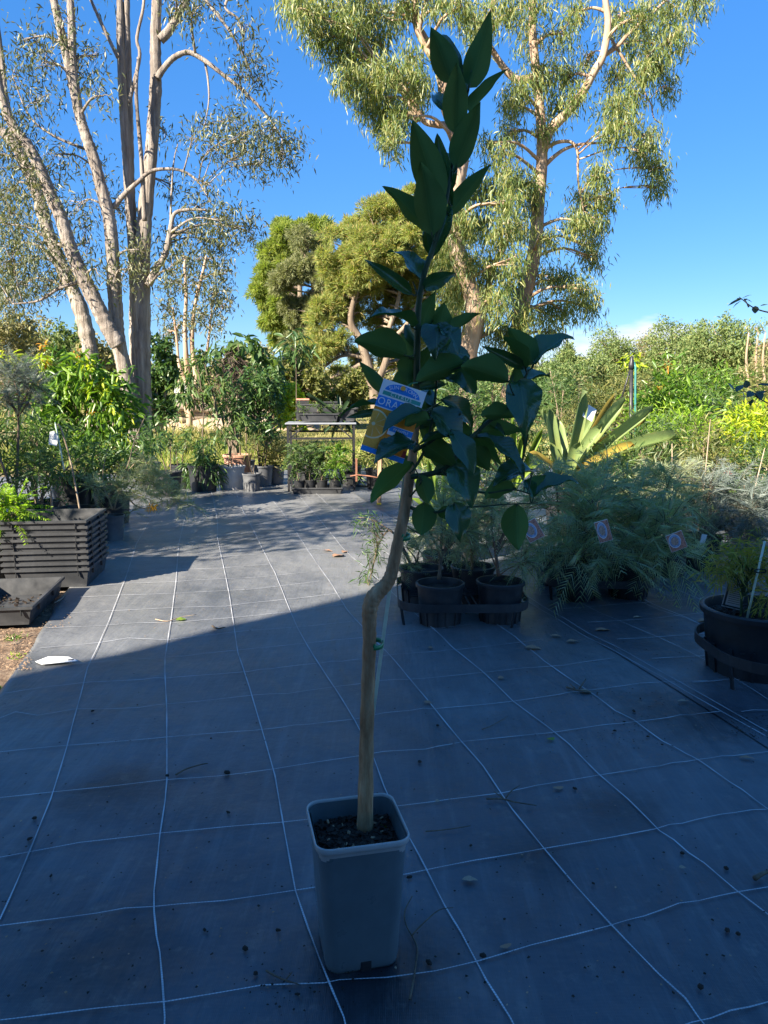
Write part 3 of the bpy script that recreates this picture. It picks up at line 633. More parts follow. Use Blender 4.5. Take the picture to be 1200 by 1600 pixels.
for (x, y, rx, ry, dn) in [(800, 18, 34, 22, 1), (765, 20, 24, 26, 1), (845, 12, 30, 16, .8), (745, 60, 20, 24, .7), (822, 60, 18, 34, .8), (875, 52, 26, 22, .8), (900, 20, 30, 18, .8), (815, 140, 28, 26, 1.2), (850, 118, 30, 22, 1.1), (885, 125, 24, 22, 1), (800, 165, 22, 18, .8), (900, 155, 26, 14, .7), (870, 165, 24, 14, .7), (918, 95, 22, 18, .6),
    (960, 30, 30, 20, 1), (1000, 25, 34, 22, 1.2), (1045, 18, 32, 20, 1.2), (1090, 5, 34, 16, 1.1), (1055, 60, 28, 22, 1.1), (1020, 70, 30, 24, 1.1), (985, 60, 26, 22, .9), (1030, 105, 22, 26, 1), (1045, 140, 16, 18, .6), (1005, 112, 22, 22, .9), (965, 120, 28, 22, 1.1), (960, 165, 28, 20, 1.2), (975, 195, 26, 20, 1.1), (950, 210, 18, 18, .7), (1005, 235, 26, 22, 1), (1020, 215, 18, 16, .6), (1025, 265, 18, 20, .9), (1028, 292, 14, 14, .6), (990, 150, 18, 18, .6),
    (935, 275, 20, 18, .9), (915, 310, 26, 20, 1), (945, 310, 18, 22, .8), (900, 345, 24, 20, 1.1), (930, 350, 26, 22, 1.2), (920, 385, 22, 18, .9), (930, 405, 12, 16, .5),
    (800, 205, 24, 20, .8), (780, 240, 22, 22, .8), (760, 225, 14, 14, .4), (820, 285, 28, 18, 1), (830, 320, 18, 24, .8), (800, 290, 20, 18, .8), (855, 200, 18, 12, .4),
    (855, 370, 18, 18, .6), (850, 430, 30, 22, .9), (880, 440, 30, 22, 1), (910, 452, 26, 20, 1), (920, 480, 18, 20, .8), (880, 485, 28, 18, 1), (850, 490, 28, 22, 1), (860, 520, 28, 16, .8), (815, 500, 28, 26, 1.1), (800, 450, 22, 30, 1), (825, 545, 26, 16, .7)]:
    cA.append(el(x, y, rx * .70, ry * .74, F, dn, max(rx, ry) * 1.1, random.uniform(-1.4, 1.4)))
tree('gum_tree', 'tall smooth-barked gum with drooping foliage against the open sky on the right', (P(792, 672, F).x, F, 0), gA, cA, M['gumbark'], M['gumleaf'], .17, .17, 'diamond', None, 1.5, ntw=24, nl=22, limb=.05, spread=.55)
F = 18.0; k = px(F)
gB = [(pp([(735, 690), (733, 610), (730, 560), (738, 510), (742, 480), (730, 440), (716, 400), (710, 340), (714, 290), (722, 250), (720, 215), (698, 170), (690, 120), (678, 85), (660, 60), (650, 30), (648, -30)], F), 17 * k, 5 * k),
      (pp([(718, 245), (700, 200), (684, 195), (664, 190), (652, 170), (640, 150), (625, 132), (600, 115)], F - .1), 6 * k, 2 * k),
      (pp([(652, 190), (644, 168), (634, 145), (622, 110)], F + .2), 5 * k, 2 * k),
      (pp([(688, 108), (672, 86), (660, 65), (655, 45), (664, 10), (668, -30)], F - .2), 5 * k, 3 * k),
      (pp([(676, 80), (660, 48), (640, 30), (622, 20), (600, 20)], F), 3 * k, 1.5 * k), (pp([(652, 28), (630, 30), (612, 32)], F), 2 * k, 1 * k), (pp([(656, 55), (640, 20), (630, 0)], F), 2 * k, 1 * k),
      (pp([(733, 570), (752, 500), (770, 420), (790, 380), (795, 330)], F + .6), 8 * k, 3 * k)]
cB = []
for (x, y, rx, ry, dn) in [(455, 8, 22, 12, .6), (480, 18, 28, 16, 1), (515, 20, 30, 20, 1.3), (500, 55, 26, 22, 1.2), (545, 40, 30, 28, 1.6), (580, 20, 28, 22, 1.3), (530, 80, 24, 24, 1.2), (560, 90, 28, 28, 1.5), (590, 65, 24, 26, 1.2), (545, 125, 24, 20, 1.2), (580, 125, 26, 24, 1.4), (610, 110, 24, 26, 1.1), (640, 95, 20, 26, .9), (650, 125, 18, 22, .8), (575, 160, 22, 20, 1.2), (605, 160, 26, 22, 1.3), (600, 195, 20, 20, 1.1), (625, 185, 20, 22, 1.0), (612, 222, 14, 18, .8), (645, 160, 18, 20, .8), (660, 145, 14, 18, .5), (615, 30, 22, 16, .7), (640, 5, 26, 14, .7), (690, 12, 26, 14, .8), (720, 10, 26, 14, .9), (735, 35, 18, 20, .8), (470, -10, 60, 20, 1.5), (560, -20, 60, 30, 2), (660, -30, 60, 30, 1.5),
    (735, 300, 22, 26, 1), (765, 300, 24, 26, 1.1), (790, 275, 22, 18, .8), (790, 320, 26, 26, 1.1), (720, 345, 22, 26, 1), (750, 350, 28, 28, 1.4), (785, 365, 26, 26, 1.2), (815, 355, 18, 20, .7), (705, 395, 20, 24, .9), (735, 405, 28, 28, 1.4), (770, 415, 28, 28, 1.4), (805, 410, 22, 24, 1), (710, 450, 24, 26, 1), (745, 460, 26, 26, 1.2), (778, 470, 28, 28, 1.3), (705, 495, 24, 22, .8), (765, 520, 30, 24, 1.1), (795, 520, 26, 24, 1), (690, 350, 16, 26, .6), (690, 430, 18, 26, .7), (680, 490, 20, 20, .7), (770, 560, 28, 18, .7), (810, 560, 26, 16, .6)]:
    cB.append(el(x, y, rx * .8, ry * .8, F, dn, max(rx, ry) * 1.2, random.uniform(-1.3, 1.3)))
tree('gum_tree', 'gum tree with a dense hanging crown directly behind the orange sapling', (P(735, 690, F).x, F, 0), gB, cB, M['gumbark'], M['gumleaf'], .155, .17, 'diamond', None, 1.6, ntw=26, nl=22, limb=.045, spread=.55)

# ------------------------------------------------------------------ pines and round-crowned trees (centre)
def tuft_tree(name, label, base, stems, crown, mats, n, L, nb, bark, group=None, lump=10, limb=.06):
    """crown: list of ellipsoids (centre, radii); needle tufts all over their outer shell"""
    t = thing(name, label, 'tree', base, 0, group); off = np.array(base); mb = MB(); st = []
    for path, r0, r1 in stems:
        pts = spline([Vector(p) - Vector(base) for p in path], 6); rr = list(np.linspace(r0, r1, len(pts))); mb.tube(pts, rr, 8); st.append(list(zip(pts, rr)))
    tot = sum(r[0] * r[2] for c, r in crown); P_, D_ = [], []
    for c, r in crown:
        kk = int(n * r[0] * r[2] / tot); c = np.array(c) - off; r = np.array(r); ms = 11
        sub_ = c + rdir(ms, .1) * r * rng.uniform(.45, 1.02, (ms, 1)); sr = rng.uniform(.22, .42, (ms, 1)); sr[:3] = .5
        wh = rng.integers(0, ms, kk); d = rdir(kk, .3)
        p = sub_[wh] + d * (r.mean() * .4 + r * .6) * sr[wh] * rng.random((kk, 1)) ** .4; P_.append(p); D_.append(nrm(d / r * r.max() + rng.normal(size=d.shape) * .35 + np.array([0, 0, .25])))
        for q in p[:: max(1, kk // 14)]: limb_to(mb, st, Vector(q), limb, 4, .1)
    p = np.concatenate(P_); d = np.concatenate(D_)
    base_ = np.repeat(p, nb, 0) + rng.normal(size=(len(p) * nb, 3)) * L * .15; dd = nrm(np.repeat(d, nb, 0) + rng.normal(size=(len(p) * nb, 3)) * .55)
    ln = L * rng.uniform(.6, 1.2, len(base_))
    mb.build('trunk', bark, t, True); V, T = leaves(base_, dd, ln, ln * .12, 'diamond', .1); np_mesh('crown', V, T, mats, t); return t
F = 36.0; k = px(F)
ce = lambda x, y, rx, ry, F, dF=0: (P(x, y, F + dF), (rx * px(F), max(rx, ry) * px(F), ry * px(F)))
tuft_tree('pine_tree', 'green umbrella-topped pine, leftmost of the tall trees in the middle distance', (P(478, 655, F + 4).x, F + 4, 0),
  [(pp([(480, 655), (476, 560), (470, 480), (466, 400), (462, 370)], F + 4), 7 * k, 2 * k)],
  [ce(458, 372, 34, 24, F + 4), ce(425, 395, 24, 14, F + 4), ce(440, 420, 30, 14, F + 4), ce(415, 452, 20, 16, F + 4), ce(435, 475, 28, 20, F + 4), ce(425, 505, 22, 12, F + 4), ce(490, 362, 26, 14, F + 4), ce(450, 440, 26, 30, F + 4, 1), ce(455, 530, 30, 24, F + 4, 1)], M['pinegreen'], 8500, .33, 13, M['pinebark'], None, 14)
tuft_tree('grey_green_tree', 'soft grey-green tree wedged between the two pines', (P(500, 655, F + 1).x, F + 1, 0),
  [(pp([(505, 655), (500, 560), (492, 480), (485, 420)], F + 1), 5 * k, 2 * k)],
  [ce(480, 405, 40, 34, F + 1), ce(455, 445, 30, 32, F + 1), ce(500, 440, 36, 50, F + 1), ce(470, 490, 34, 34, F + 1), ce(490, 545, 44, 34, F + 1)], M['greytree'], 8000, .22, 14, M['pinebark'], None, 9)
F = 31.0; k = px(F)
tuft_tree('pine_tree', 'broad domed pine flushed with orange-brown needles, behind the citrus stem', (P(575, 660, F).x, F, 0),
  [(pp([(590, 660), (584, 610), (572, 560), (562, 530), (548, 500), (560, 450), (590, 400)], F), 9 * k, 3 * k), (pp([(584, 612), (604, 560), (606, 520), (622, 470), (630, 400)], F), 6 * k, 2 * k),
   (pp([(572, 560), (545, 555), (525, 560), (505, 575), (495, 585)], F), 3 * k, 1.2 * k), (pp([(575, 565), (540, 580), (520, 590), (512, 600)], F), 4 * k, 1.5 * k), (pp([(604, 540), (640, 500), (660, 450)], F), 4 * k, 2 * k), (pp([(562, 528), (545, 512), (520, 500)], F), 3 * k, 1.2 * k)],
  [ce(600, 350, 50, 36, F), ce(650, 330, 46, 34, F), ce(556, 375, 42, 32, F), ce(530, 415, 34, 30, F), ce(690, 350, 44, 50, F, 1), ce(575, 410, 46, 32, F, -1), ce(630, 390, 50, 36, F, -1), ce(520, 460, 30, 26, F), ce(505, 500, 26, 22, F), ce(545, 470, 34, 16, F, 1), ce(670, 420, 44, 40, F, 1), ce(500, 545, 32, 24, F), ce(530, 530, 26, 14, F), ce(600, 440, 40, 30, F, 1), ce(560, 500, 26, 16, F, 1), ce(640, 470, 36, 30, F, 1.5), ce(650, 530, 36, 26, F, 2), ce(560, 560, 26, 14, F, 2), ce(600, 500, 34, 26, F, 1.5), ce(620, 560, 40, 24, F, 2), ce(540, 590, 34, 18, F, 1.5), ce(480, 575, 34, 18, F, 1), ce(690, 460, 40, 40, F, 2), ce(560, 440, 34, 24, F, 0)], M['pine'], 19000, .23, 12, M['pinebark'], None, 15)

# ------------------------------------------------------------------ crowns of the middle and far distance
def crown_tree(name, label, x, yb, F, crown, leaf, n, L, bark=None, group=None, r0=.12, W=.5, nst=2, cat='tree'):
    base = P(x, yb, F); base.z = 0; t = thing(name, label, cat, base, 0, group); mb = MB(); st = []
    top = max(c[0].z for c in crown)
    for s_ in range(nst):
        a = Vector((random.uniform(-.1, .1) * top, random.uniform(-.05, .05) * top, top * .9)); m_ = a * .5 + Vector((random.uniform(-.08, .08), 0, 0)) * top
        pts = spline([Vector((0, 0, -.05)), m_, a], 6); rr = list(np.linspace(r0, r0 * .3, len(pts))); mb.tube(pts, rr, 7); st.append(list(zip(pts, rr)))
    parts = []; tot = sum(c[1][0] * c[1][2] for c in crown)
    for c, r in crown:
        kk = max(3, int(n * c_w(r) / tot)); c = Vector(c) - base
        limb_to(mb, st, c, r0 * .5, 5)
        ns_ = max(4, kk // 26); sites = np.array(c) + rdir(ns_, .15) * np.array(r) * (rng.random((ns_, 1)) ** .4)
        for q in sites[:5]: limb_to(mb, st, Vector(q), r0 * .25, 4)
        b = np.repeat(sites, 26, 0); b = b + rng.normal(size=b.shape) * np.array(r).mean() * .11
        ln = L * rng.uniform(.6, 1.3, len(b)); parts.append(leaves(b, rdir(len(b), .1), ln, ln * W, 'diamond', .2))
    mb.build('trunk', bark or M['gumbark'], t, True); V, T = join(parts); np_mesh('crown', V, T, leaf, t); return t
def c_w(r): return r[0] * r[2]
def rcrown(x0, y0, x1, y1, F, n):
    """n overlapping ellipsoids filling a pixel box with a domed top"""
    o = []
    for i in range(n):
        fx = (i + .5) / n + random.uniform(-.08, .08); x = x0 + (x1 - x0) * fx; dome = 1 - (2 * fx - 1) ** 2 * .5
        yt = y1 - (y1 - y0) * dome * random.uniform(.80, 1.04); y = random.uniform(.25, .5) * (y1 - yt) + yt
        o.append(ce(x, y, (x1 - x0) / n * random.uniform(.95, 1.35), (y1 - yt) * random.uniform(.28, .42), F, random.uniform(-1, 1)))
        o.append(ce(x + random.uniform(-.3, .3) * (x1 - x0) / n, y1 - (y1 - yt) * .25, (x1 - x0) / n * .8, (y1 - yt) * .28, F, random.uniform(-1, 1)))
    return o
FT = [(905, 870, 945, 518, 640, 62, 'far'), (960, 920, 1010, 512, 640, 70, 'far'), (1010, 975, 1060, 508, 640, 78, 'farolive'), (1060, 1010, 1120, 486, 640, 66, 'far'), (1120, 1070, 1175, 480, 640, 60, 'far'), (1150, 1110, 1200, 500, 640, 74, 'farolive'), (1195, 1165, 1235, 520, 640, 55, 'farolive'), (1245, 1200, 1300, 500, 640, 60, 'far'), (880, 840, 900, 560, 640, 50, 'far')]
FL_ = ['far tree at the left end of the right tree line, under the hanging gum foliage', 'far tree whose crown meets the small white cloud', 'olive far tree just right of the white cloud', 'round-topped far tree left of the tallest crown on the right', 'tallest far tree on the right skyline, with sky showing through', 'far tree set back between the tallest crown and the bare trunks', 'pale thin-stemmed tree stand at the far right edge', 'far tree cut off by the right edge of the view', 'small far tree behind the tips of the citrus side branch']
for i, (x, x0, x1, y0, y1, F, mt) in enumerate(FT):
    crown_tree('far_tree', FL_[i], x, y1, F, rcrown(x0, y0, x1, y1 - 6, F, 5), M[mt], 21000, .21, M['gumbark'], 'far trees along the right skyline', .22, .55, 3)
for i, (x, y0, F, mt) in enumerate([(235, 566, 66, 'farolive'), (320, 560, 60, 'far'), (395, 548, 68, 'farolive'), (470, 556, 62, 'farolive'), (545, 560, 70, 'far'), (620, 556, 64, 'farolive'), (700, 560, 58, 'far'), (775, 556, 66, 'far'), (840, 552, 60, 'farolive')]):
    lb = ['distant tree behind the big paperbark base', 'distant tree behind the white-stemmed paperbark', 'distant olive tree above the fern pots', 'distant olive tree above the left end of the table', 'distant tree below the domed pine', 'distant olive tree behind the citrus label', 'distant tree between the two gum trunks', 'distant tree right of the gum trunks', 'distant olive tree left of the bromeliad tips'][i]
    crown_tree('far_tree', lb, x, 640, F, rcrown(x - 62, y0, x + 62, 636, F, 4), M[mt], 8000, .28, M['gumbark'], 'distant trees along the middle of the horizon', .2, .55, 2)
# the pale trunks at the far right
F = 48; k = px(F)
for j, (x, lb) in enumerate([(1167, 'leftmost bare pale trunk in the far right stand'), (1182, 'middle bare pale trunk in the far right stand'), (1193, 'bare pale trunk at the right edge of the far stand')]):
    tree('bare_tree', lb, (P(x, 640, F).x, F, 0), [(pp([(x, 645), (x + 2, 600), (x - 1, 560), (x + 3, 520)], F), 3 * k, 1.2 * k)], [el(x, 515, 12, 14, F, .5), el(x + 6, 540, 12, 12, F, .4)], M['gumbark'], M['far'], .22, .45, group='bare trunks at the far right', ntw=10, nl=10, limb=.04, cat='tree')
LT = [(15, -30, 60, 478, 640, 34, 'farolive'), (60, 20, 110, 488, 640, 40, 'farolive'), (110, 75, 150, 482, 640, 38, 'far'), (140, 110, 190, 525, 640, 30, 'farolive'), (185, 165, 215, 545, 640, 36, 'far')]
LL = ['olive scrub tree at the left edge behind the silver shrub', 'olive scrub tree second from the left edge on the skyline', 'rounder green scrub tree left of the leaning paperbark', 'yellow-olive scrub tree low between the leaning paperbarks', 'scrub tree behind the fork of the big paperbark']
for i, (x, x0, x1, y0, y1, F, mt) in enumerate(LT):
    crown_tree('scrub_tree', LL[i], x, y1, F, rcrown(x0, y0, x1, y1 - 4, F, 5), M[mt], 9000, .19, M['gumbark'], 'scrub trees on the left skyline', .12, .5, 3)
CT = [(400, 350, 440, 535, 650, 30, 'farolive', 'pale dry scrub behind the potted plants in the middle'), (350, 305, 400, 560, 650, 26, 'farolive', 'dry olive scrub right of the white-stemmed paperbark'), (455, 420, 500, 530, 650, 24, 'olive', 'yellow-green bush above the left end of the table'), (520, 480, 570, 560, 655, 27, 'olive', 'olive bush behind the clutter on the table'), (640, 600, 680, 560, 660, 24, 'olive', 'dull bush behind the citrus label'), (690, 650, 740, 580, 670, 22, 'mid', 'green bush left of the gum trunks'), (840, 800, 880, 570, 650, 28, 'mid', 'green bush right of the gum trunks'), (420, 430, 480, 590, 672, 17, 'yellow', 'lime green bush left of the table top')]
for (x, x0, x1, y0, y1, F, mt, lb) in CT:
    crown_tree('scrub_bush', lb, x, y1, F, rcrown(x0, y0, x1, y1 - 2, F, 4), M[mt], 6500, .15 if mt != 'yellow' else .10, M['gumbark'], 'bushes in the middle distance', .06, .5, 4, 'bush')
crown_tree('dark_bush', 'dark dense bush just right of the big paperbark trunk', 250, 690, 17.5, [ce(252, 545, 20, 20, 17.5), ce(262, 580, 20, 26, 17.5), ce(240, 600, 24, 26, 17.5), ce(250, 640, 22, 26, 17.5), ce(205, 600, 16, 40, 18.5)], M['dark'], 4200, .13, M['gumbark'], None, .05, .5, 4, 'bush')

# ------------------------------------------------------------------ ground cover and logs
def grass(name, x0, x1, y0, y1, n, L, mat, dens=None):
    Pt = np.stack([rng.uniform(x0, x1, n), rng.uniform(y0, y1, n), np.full(n, -.02)], 1)
    c = np.sin(Pt[:, 0] * 1.3 + 2 * np.sin(Pt[:, 1] * .7)) * np.sin(Pt[:, 1] * 1.1 + Pt[:, 0] * .4)
    Pt = Pt[rng.random(n) < .55 + .45 * c]
    D = rdir(len(Pt), 1.6); ln = L * rng.uniform(.4, 1.3, len(Pt)) * (1 + .4 * np.sin(Pt[:, 0] * .9))
    V, T = leaves(Pt, D, ln, ln * .05 + .006, 'blade', .2); return tag(np_mesh(name, V, T, mat), kind='stuff')
grass('dry_grass', -9, 12, 11.2, 22, 60000, .28, M['grass'])
grass('green_grass', -7, 2, 11.0, 17, 16000, .34, M['grassgreen'])
grass('far_grass', -30, 40, 22, 55, 50000, .55, M['grass'])
F = 24.0
for i, (x0, y0, x1, y1, r_, lb) in enumerate([(268, 637, 335, 643, 5, 'uppermost grey log lying in the pile beyond the grass'), (262, 647, 330, 650, 5, 'long grey log in the middle of the pile beyond the grass'), (280, 656, 345, 654, 4.5, 'lowest grey log at the foot of the pile beyond the grass'), (425, 648, 470, 650, 3.5, 'pale log lying behind the left end of the table')]):
    a = P(x0, y0, F + i * .1); b = P(x1, y1, F + .5 + i * .1); t = thing('log', lb, 'log', a, 0, 'logs lying beyond the grass')
    mb = MB(); m_ = (b - a) * .5 + Vector((0, 0, .05)); mb.tube(spline([Vector((0, 0, 0)), m_, b - a], 5), [r_ * px(F) * q for q in interp([1.1, 1, .9], 11)], 9); mb.build('log_body', M['log'], t, True)
t = thing('earth_bank', 'low pale earth bank carrying the log pile', 'bank', P(310, 668, 25)); t.location.z = 0
Vv = []; Ff = []
for i in range(25):
    for j in range(9):
        u_ = i / 24; v_ = j / 8; h_ = .75 * math.sin(v_ * math.pi) ** .8 * (math.sin(u_ * math.pi) ** .5) * (1 + .25 * math.sin(u_ * 17)) ; Vv.append((-4 + 8 * u_, -1 + 3 * v_, h_ - .04))
for i in range(24):
    for j in range(8): q = i * 9 + j; Ff.append((q, q + 9, q + 10, q + 1))
mb = MB(); mb.add(Vv, Ff); mb.build('bank', plastic('pale_earth', (.34, .26, .2), .95, .35, 3, .1), t, True)
t = thing('water_trough', 'small pale metal trough far behind the white-stemmed paperbark', 'trough', P(290, 612, 30)); t.location.z = 0
mb = MB(); hz = P(290, 612, 30).z; mb.box((0, 0, hz + .1), (.75, .5, .3)); mb.box((-.3, 0, hz / 2), (.06, .4, hz)); mb.box((.3, 0, hz / 2), (.06, .4, hz)); mb.build('tank', M['palepot'], t)
# ------------------------------------------------------------------ pots and potted plants
def make_pot(parent, r, h, mat, soil='soil', ribs=0, depth=.14, n=36, flare=.84, rimh=.09):
    mb = MB(); mb.lathe([(0, .0), (r * flare, 0), (r * flare, .012), (r * .985, h * (1 - rimh)), (r * 1.05, h * (1 - rimh)), (r * 1.06, h * .985), (r * 1.03, h), (r * .97, h), (r * .95, h * .9), (r * flare * .96, .03)], n)
    for i in range(ribs):
        a = 2 * math.pi * (i + .5) / ribs; d_ = Vector((math.cos(a), math.sin(a), 0)); mb.bar(d_ * (r * flare + .002) + Vector((0, 0, .002)), d_ * (r * (flare + (1 - flare) * .5) + .002) + Vector((0, 0, h * .48)), .012, .008)
    p = mb.build('pot', M[mat], parent, True)
    md = p.modifiers.new('edge', 'EDGE_SPLIT'); md.split_angle = R(40)
    sb = MB(); k = 20; zt = h * (1 - depth); rr = r * (flare + (1 - flare) * (1 - depth)) * .95
    vs = [(0, 0, zt + .006)] + [(rr * q * math.cos(2 * math.pi * j / k), rr * q * math.sin(2 * math.pi * j / k), zt + random.uniform(-.006, .006)) for q in (.5, 1.0) for j in range(k)]
    fs = [(0, 1 + j, 1 + (j + 1) % k) for j in range(k)] + [(1 + j, 1 + k + j, 1 + k + (j + 1) % k, 1 + (j + 1) % k) for j in range(k)]
    sb.add(vs, fs); sb.build('potting_mix', M[soil], parent, True); return zt
def chips(parent, rx, ry, z, n, s=.012, mat='chip'):
    Vv, Ff = [], []; mb = MB()
    for i in range(n):
        a = random.uniform(0, 6.28); q = math.sqrt(random.random()); L_ = s * random.uniform(.5, 1.6)
        rot = Matrix.Rotation(random.uniform(0, 6.28), 3, 'Z') @ Matrix.Rotation(random.uniform(-.5, .5), 3, 'X') @ Matrix.Rotation(random.uniform(-.5, .5), 3, 'Y')
        x, y = (rx * q * math.cos(a), ry * q * math.sin(a)) if rx > 0 else (-rx * random.uniform(-1, 1), ry * random.uniform(-1, 1))
        mb.box((x, y, z + random.uniform(0, .006)), (L_, L_ * random.uniform(.3, .7), L_ * .3), rot)
    return tag(mb.build('bark_chips', M[mat], parent), kind='stuff')
def fronds(B, D, L, nl=14, ll=.05, lw=.004, droop=.35, ang=.9, kind='blade'):
    """feathery leaves: leaflets in two ranks along arching midribs"""
    N = len(B); D = nrm(D); L = np.broadcast_to(L, (N,)); s = np.linspace(.12, 1, nl)
    p = B[:, None, :] + D[:, None, :] * (L[:, None, None] * s[None, :, None]); p[:, :, 2] -= droop * L[:, None] * s[None] ** 2
    t = np.repeat(D[:, None, :], nl, 1).copy(); t[:, :, 2] -= 2 * droop * s[None]; t = t / np.linalg.norm(t, axis=2, keepdims=True)
    rv = nrm(rng.normal(size=(N, 3)) * .5 + np.array([0, 0, 1.])); sd = np.cross(t, np.repeat(rv[:, None, :], nl, 1)); sd = sd / np.maximum(np.linalg.norm(sd, axis=2, keepdims=True), 1e-6)
    parts = []
    for sg in (-1, 1):
        d = t * math.cos(ang) + sd * sg * math.sin(ang); ln = ll * (1.05 - .55 * s)[None] * rng.uniform(.8, 1.15, (N, nl))
        parts.append(leaves(p.reshape(-1, 3), d.reshape(-1, 3), ln.ravel(), lw, kind, .12))
    # midrib
    a = p[:, 0]; b = p[:, -1]
    return join(parts)
def potted(name, label, cat, x, y, pot, clumps, F=None, stems=None, group=None, leaf='mid', L=.06, W=.35, kind='diamond', dens=60, hang=.2, stem_mat='twig', stem_r=.008, nst=4, frond=None, extra=None, droop=.25, spread=.6, z0=.008):
    """x, y: pixel of the pot's front foot (or None, F); clumps: pixel ellipses (x, y, rx, ry[, F offset])"""
    loc = Vector(x) if hasattr(x, '__len__') else G(x, y); F0 = loc.y + (pot[0] if pot else 0)
    if not hasattr(x, '__len__'):
        loc.y += pot[0] * .9 if pot else 0; loc.x *= loc.y / max(.1, loc.y - (pot[0] * .9 if pot else 0)) if pot else 1
    loc.z = z0; t = thing(name, label, cat, loc, random.uniform(0, 1) * 0, group); zt = 0
    if pot: zt = make_pot(t, pot[0], pot[1], pot[2], ribs=pot[3] if len(pot) > 3 else 0)
    mb = MB(); st = []; cs = []
    for c in clumps:
        Fc = loc.y + (c[4] if len(c) > 4 else random.uniform(-.12, .12)); ctr = P(c[0], c[1], Fc) - loc; k = px(Fc); cs.append((ctr, (c[2] * k, max(c[2], c[3]) * k, c[3] * k), c[2] * c[3]))
    if stems:
        for s_ in stems:
            pts = spline([P(q[0], q[1], loc.y + (q[2] if len(q) > 2 else 0)) - loc for q in s_], 5); rr = list(np.linspace(stem_r, stem_r * .35, len(pts))); mb.tube(pts, rr, 6); st.append(list(zip(pts, rr)))
    else:
        tops = sorted(cs, key=lambda c: -c[0].z)[:nst]
        for c in tops:
            a = Vector((random.uniform(-.3, .3) * (pot[0] if pot else .1), random.uniform(-.3, .3) * (pot[0] if pot else .1), zt - .02)); b = c[0]; m_ = a.lerp(b, .5) + Vector((random.uniform(-.05, .05), random.uniform(-.05, .05), .05)) * b.length
            pts = spline([a, m_, b], 6); rr = list(np.linspace(stem_r, stem_r * .4, len(pts))); mb.tube(pts, rr, 6); st.append(list(zip(pts, rr)))
    parts = []; tot = sum(c[2] for c in cs)
    for ctr, r, area in cs:
        limb_to(mb, st, ctr, stem_r * .5, 4, .1)
        n = int(dens * len(cs) * area / tot)
        if frond:
            d = rdir(n, .35); b = np.array(ctr) + d * np.array(r) * rng.uniform(0, .55, (n, 1)); dd = nrm(d + rng.normal(size=d.shape) * .35 + np.array([0, 0, .15]))
            ln = frond['L'] * rng.uniform(.6, 1.15, n); parts.append(fronds(b, dd, ln, frond['nl'], frond['ll'], frond['lw'], frond.get('droop', .35), frond.get('ang', .9), frond.get('kind', 'blade')))
            for q, w_ in list(zip(b, dd * ln[:, None]))[:24]: mb.tube([Vector(q), Vector(q + w_ * .5 - np.array([0, 0, .08 * ln[0]])), Vector(q + w_ * .95 - np.array([0, 0, .3 * ln[0]]))], [stem_r * .22, stem_r * .15, stem_r * .08], 3, False)
        else:
            ns_ = max(3, n // 9); d = rdir(ns_, .1); sites = np.array(ctr) + d * np.array(r) * (rng.random((ns_, 1)) ** .42)
            for q in sites[:6]: limb_to(mb, st, Vector(q), stem_r * .3, 3, .1)
            b = np.repeat(sites, 9, 0); b = b + rng.normal(size=b.shape) * L * .5 * spread; o_ = np.repeat(d, 9, 0)
            ln = L * rng.uniform(.55, 1.25, len(b)); parts.append(leaves(b, nrm(o_ * .6 + rdir(len(b), -hang)), ln, ln * W, kind, droop))
    mb.build('stem', M[stem_mat], t, True)
    if parts: V, T = join(parts); np_mesh('foliage', V, T, M[leaf], t)
    if extra:
        for nm, mt, ecl, L2, W2, n2 in extra:
            pr = []
            for c in ecl:
                Fc = loc.y + (c[4] if len(c) > 4 else -.08); ctr = np.array(P(c[0], c[1], Fc) - loc); k = px(Fc); d = rdir(n2, .1)
                b = ctr + d * np.array([c[2] * k, c[2] * k, c[3] * k]) * rng.random((n2, 1)) ** .5; ln = L2 * rng.uniform(.6, 1.2, n2); pr.append(leaves(b, nrm(d * .5 + rdir(n2, -.3)), ln, ln * W2, 'lens', .3))
            V, T = join(pr); tag(np_mesh(nm, V, T, M[mt], t), kind='stuff')
    return t
LW = .0045
GREV = dict(L=.27, nl=15, ll=.10, lw=.0055, droop=.34, ang=.75)
GREVS = dict(L=.16, nl=12, ll=.05, lw=.0042, droop=.3)

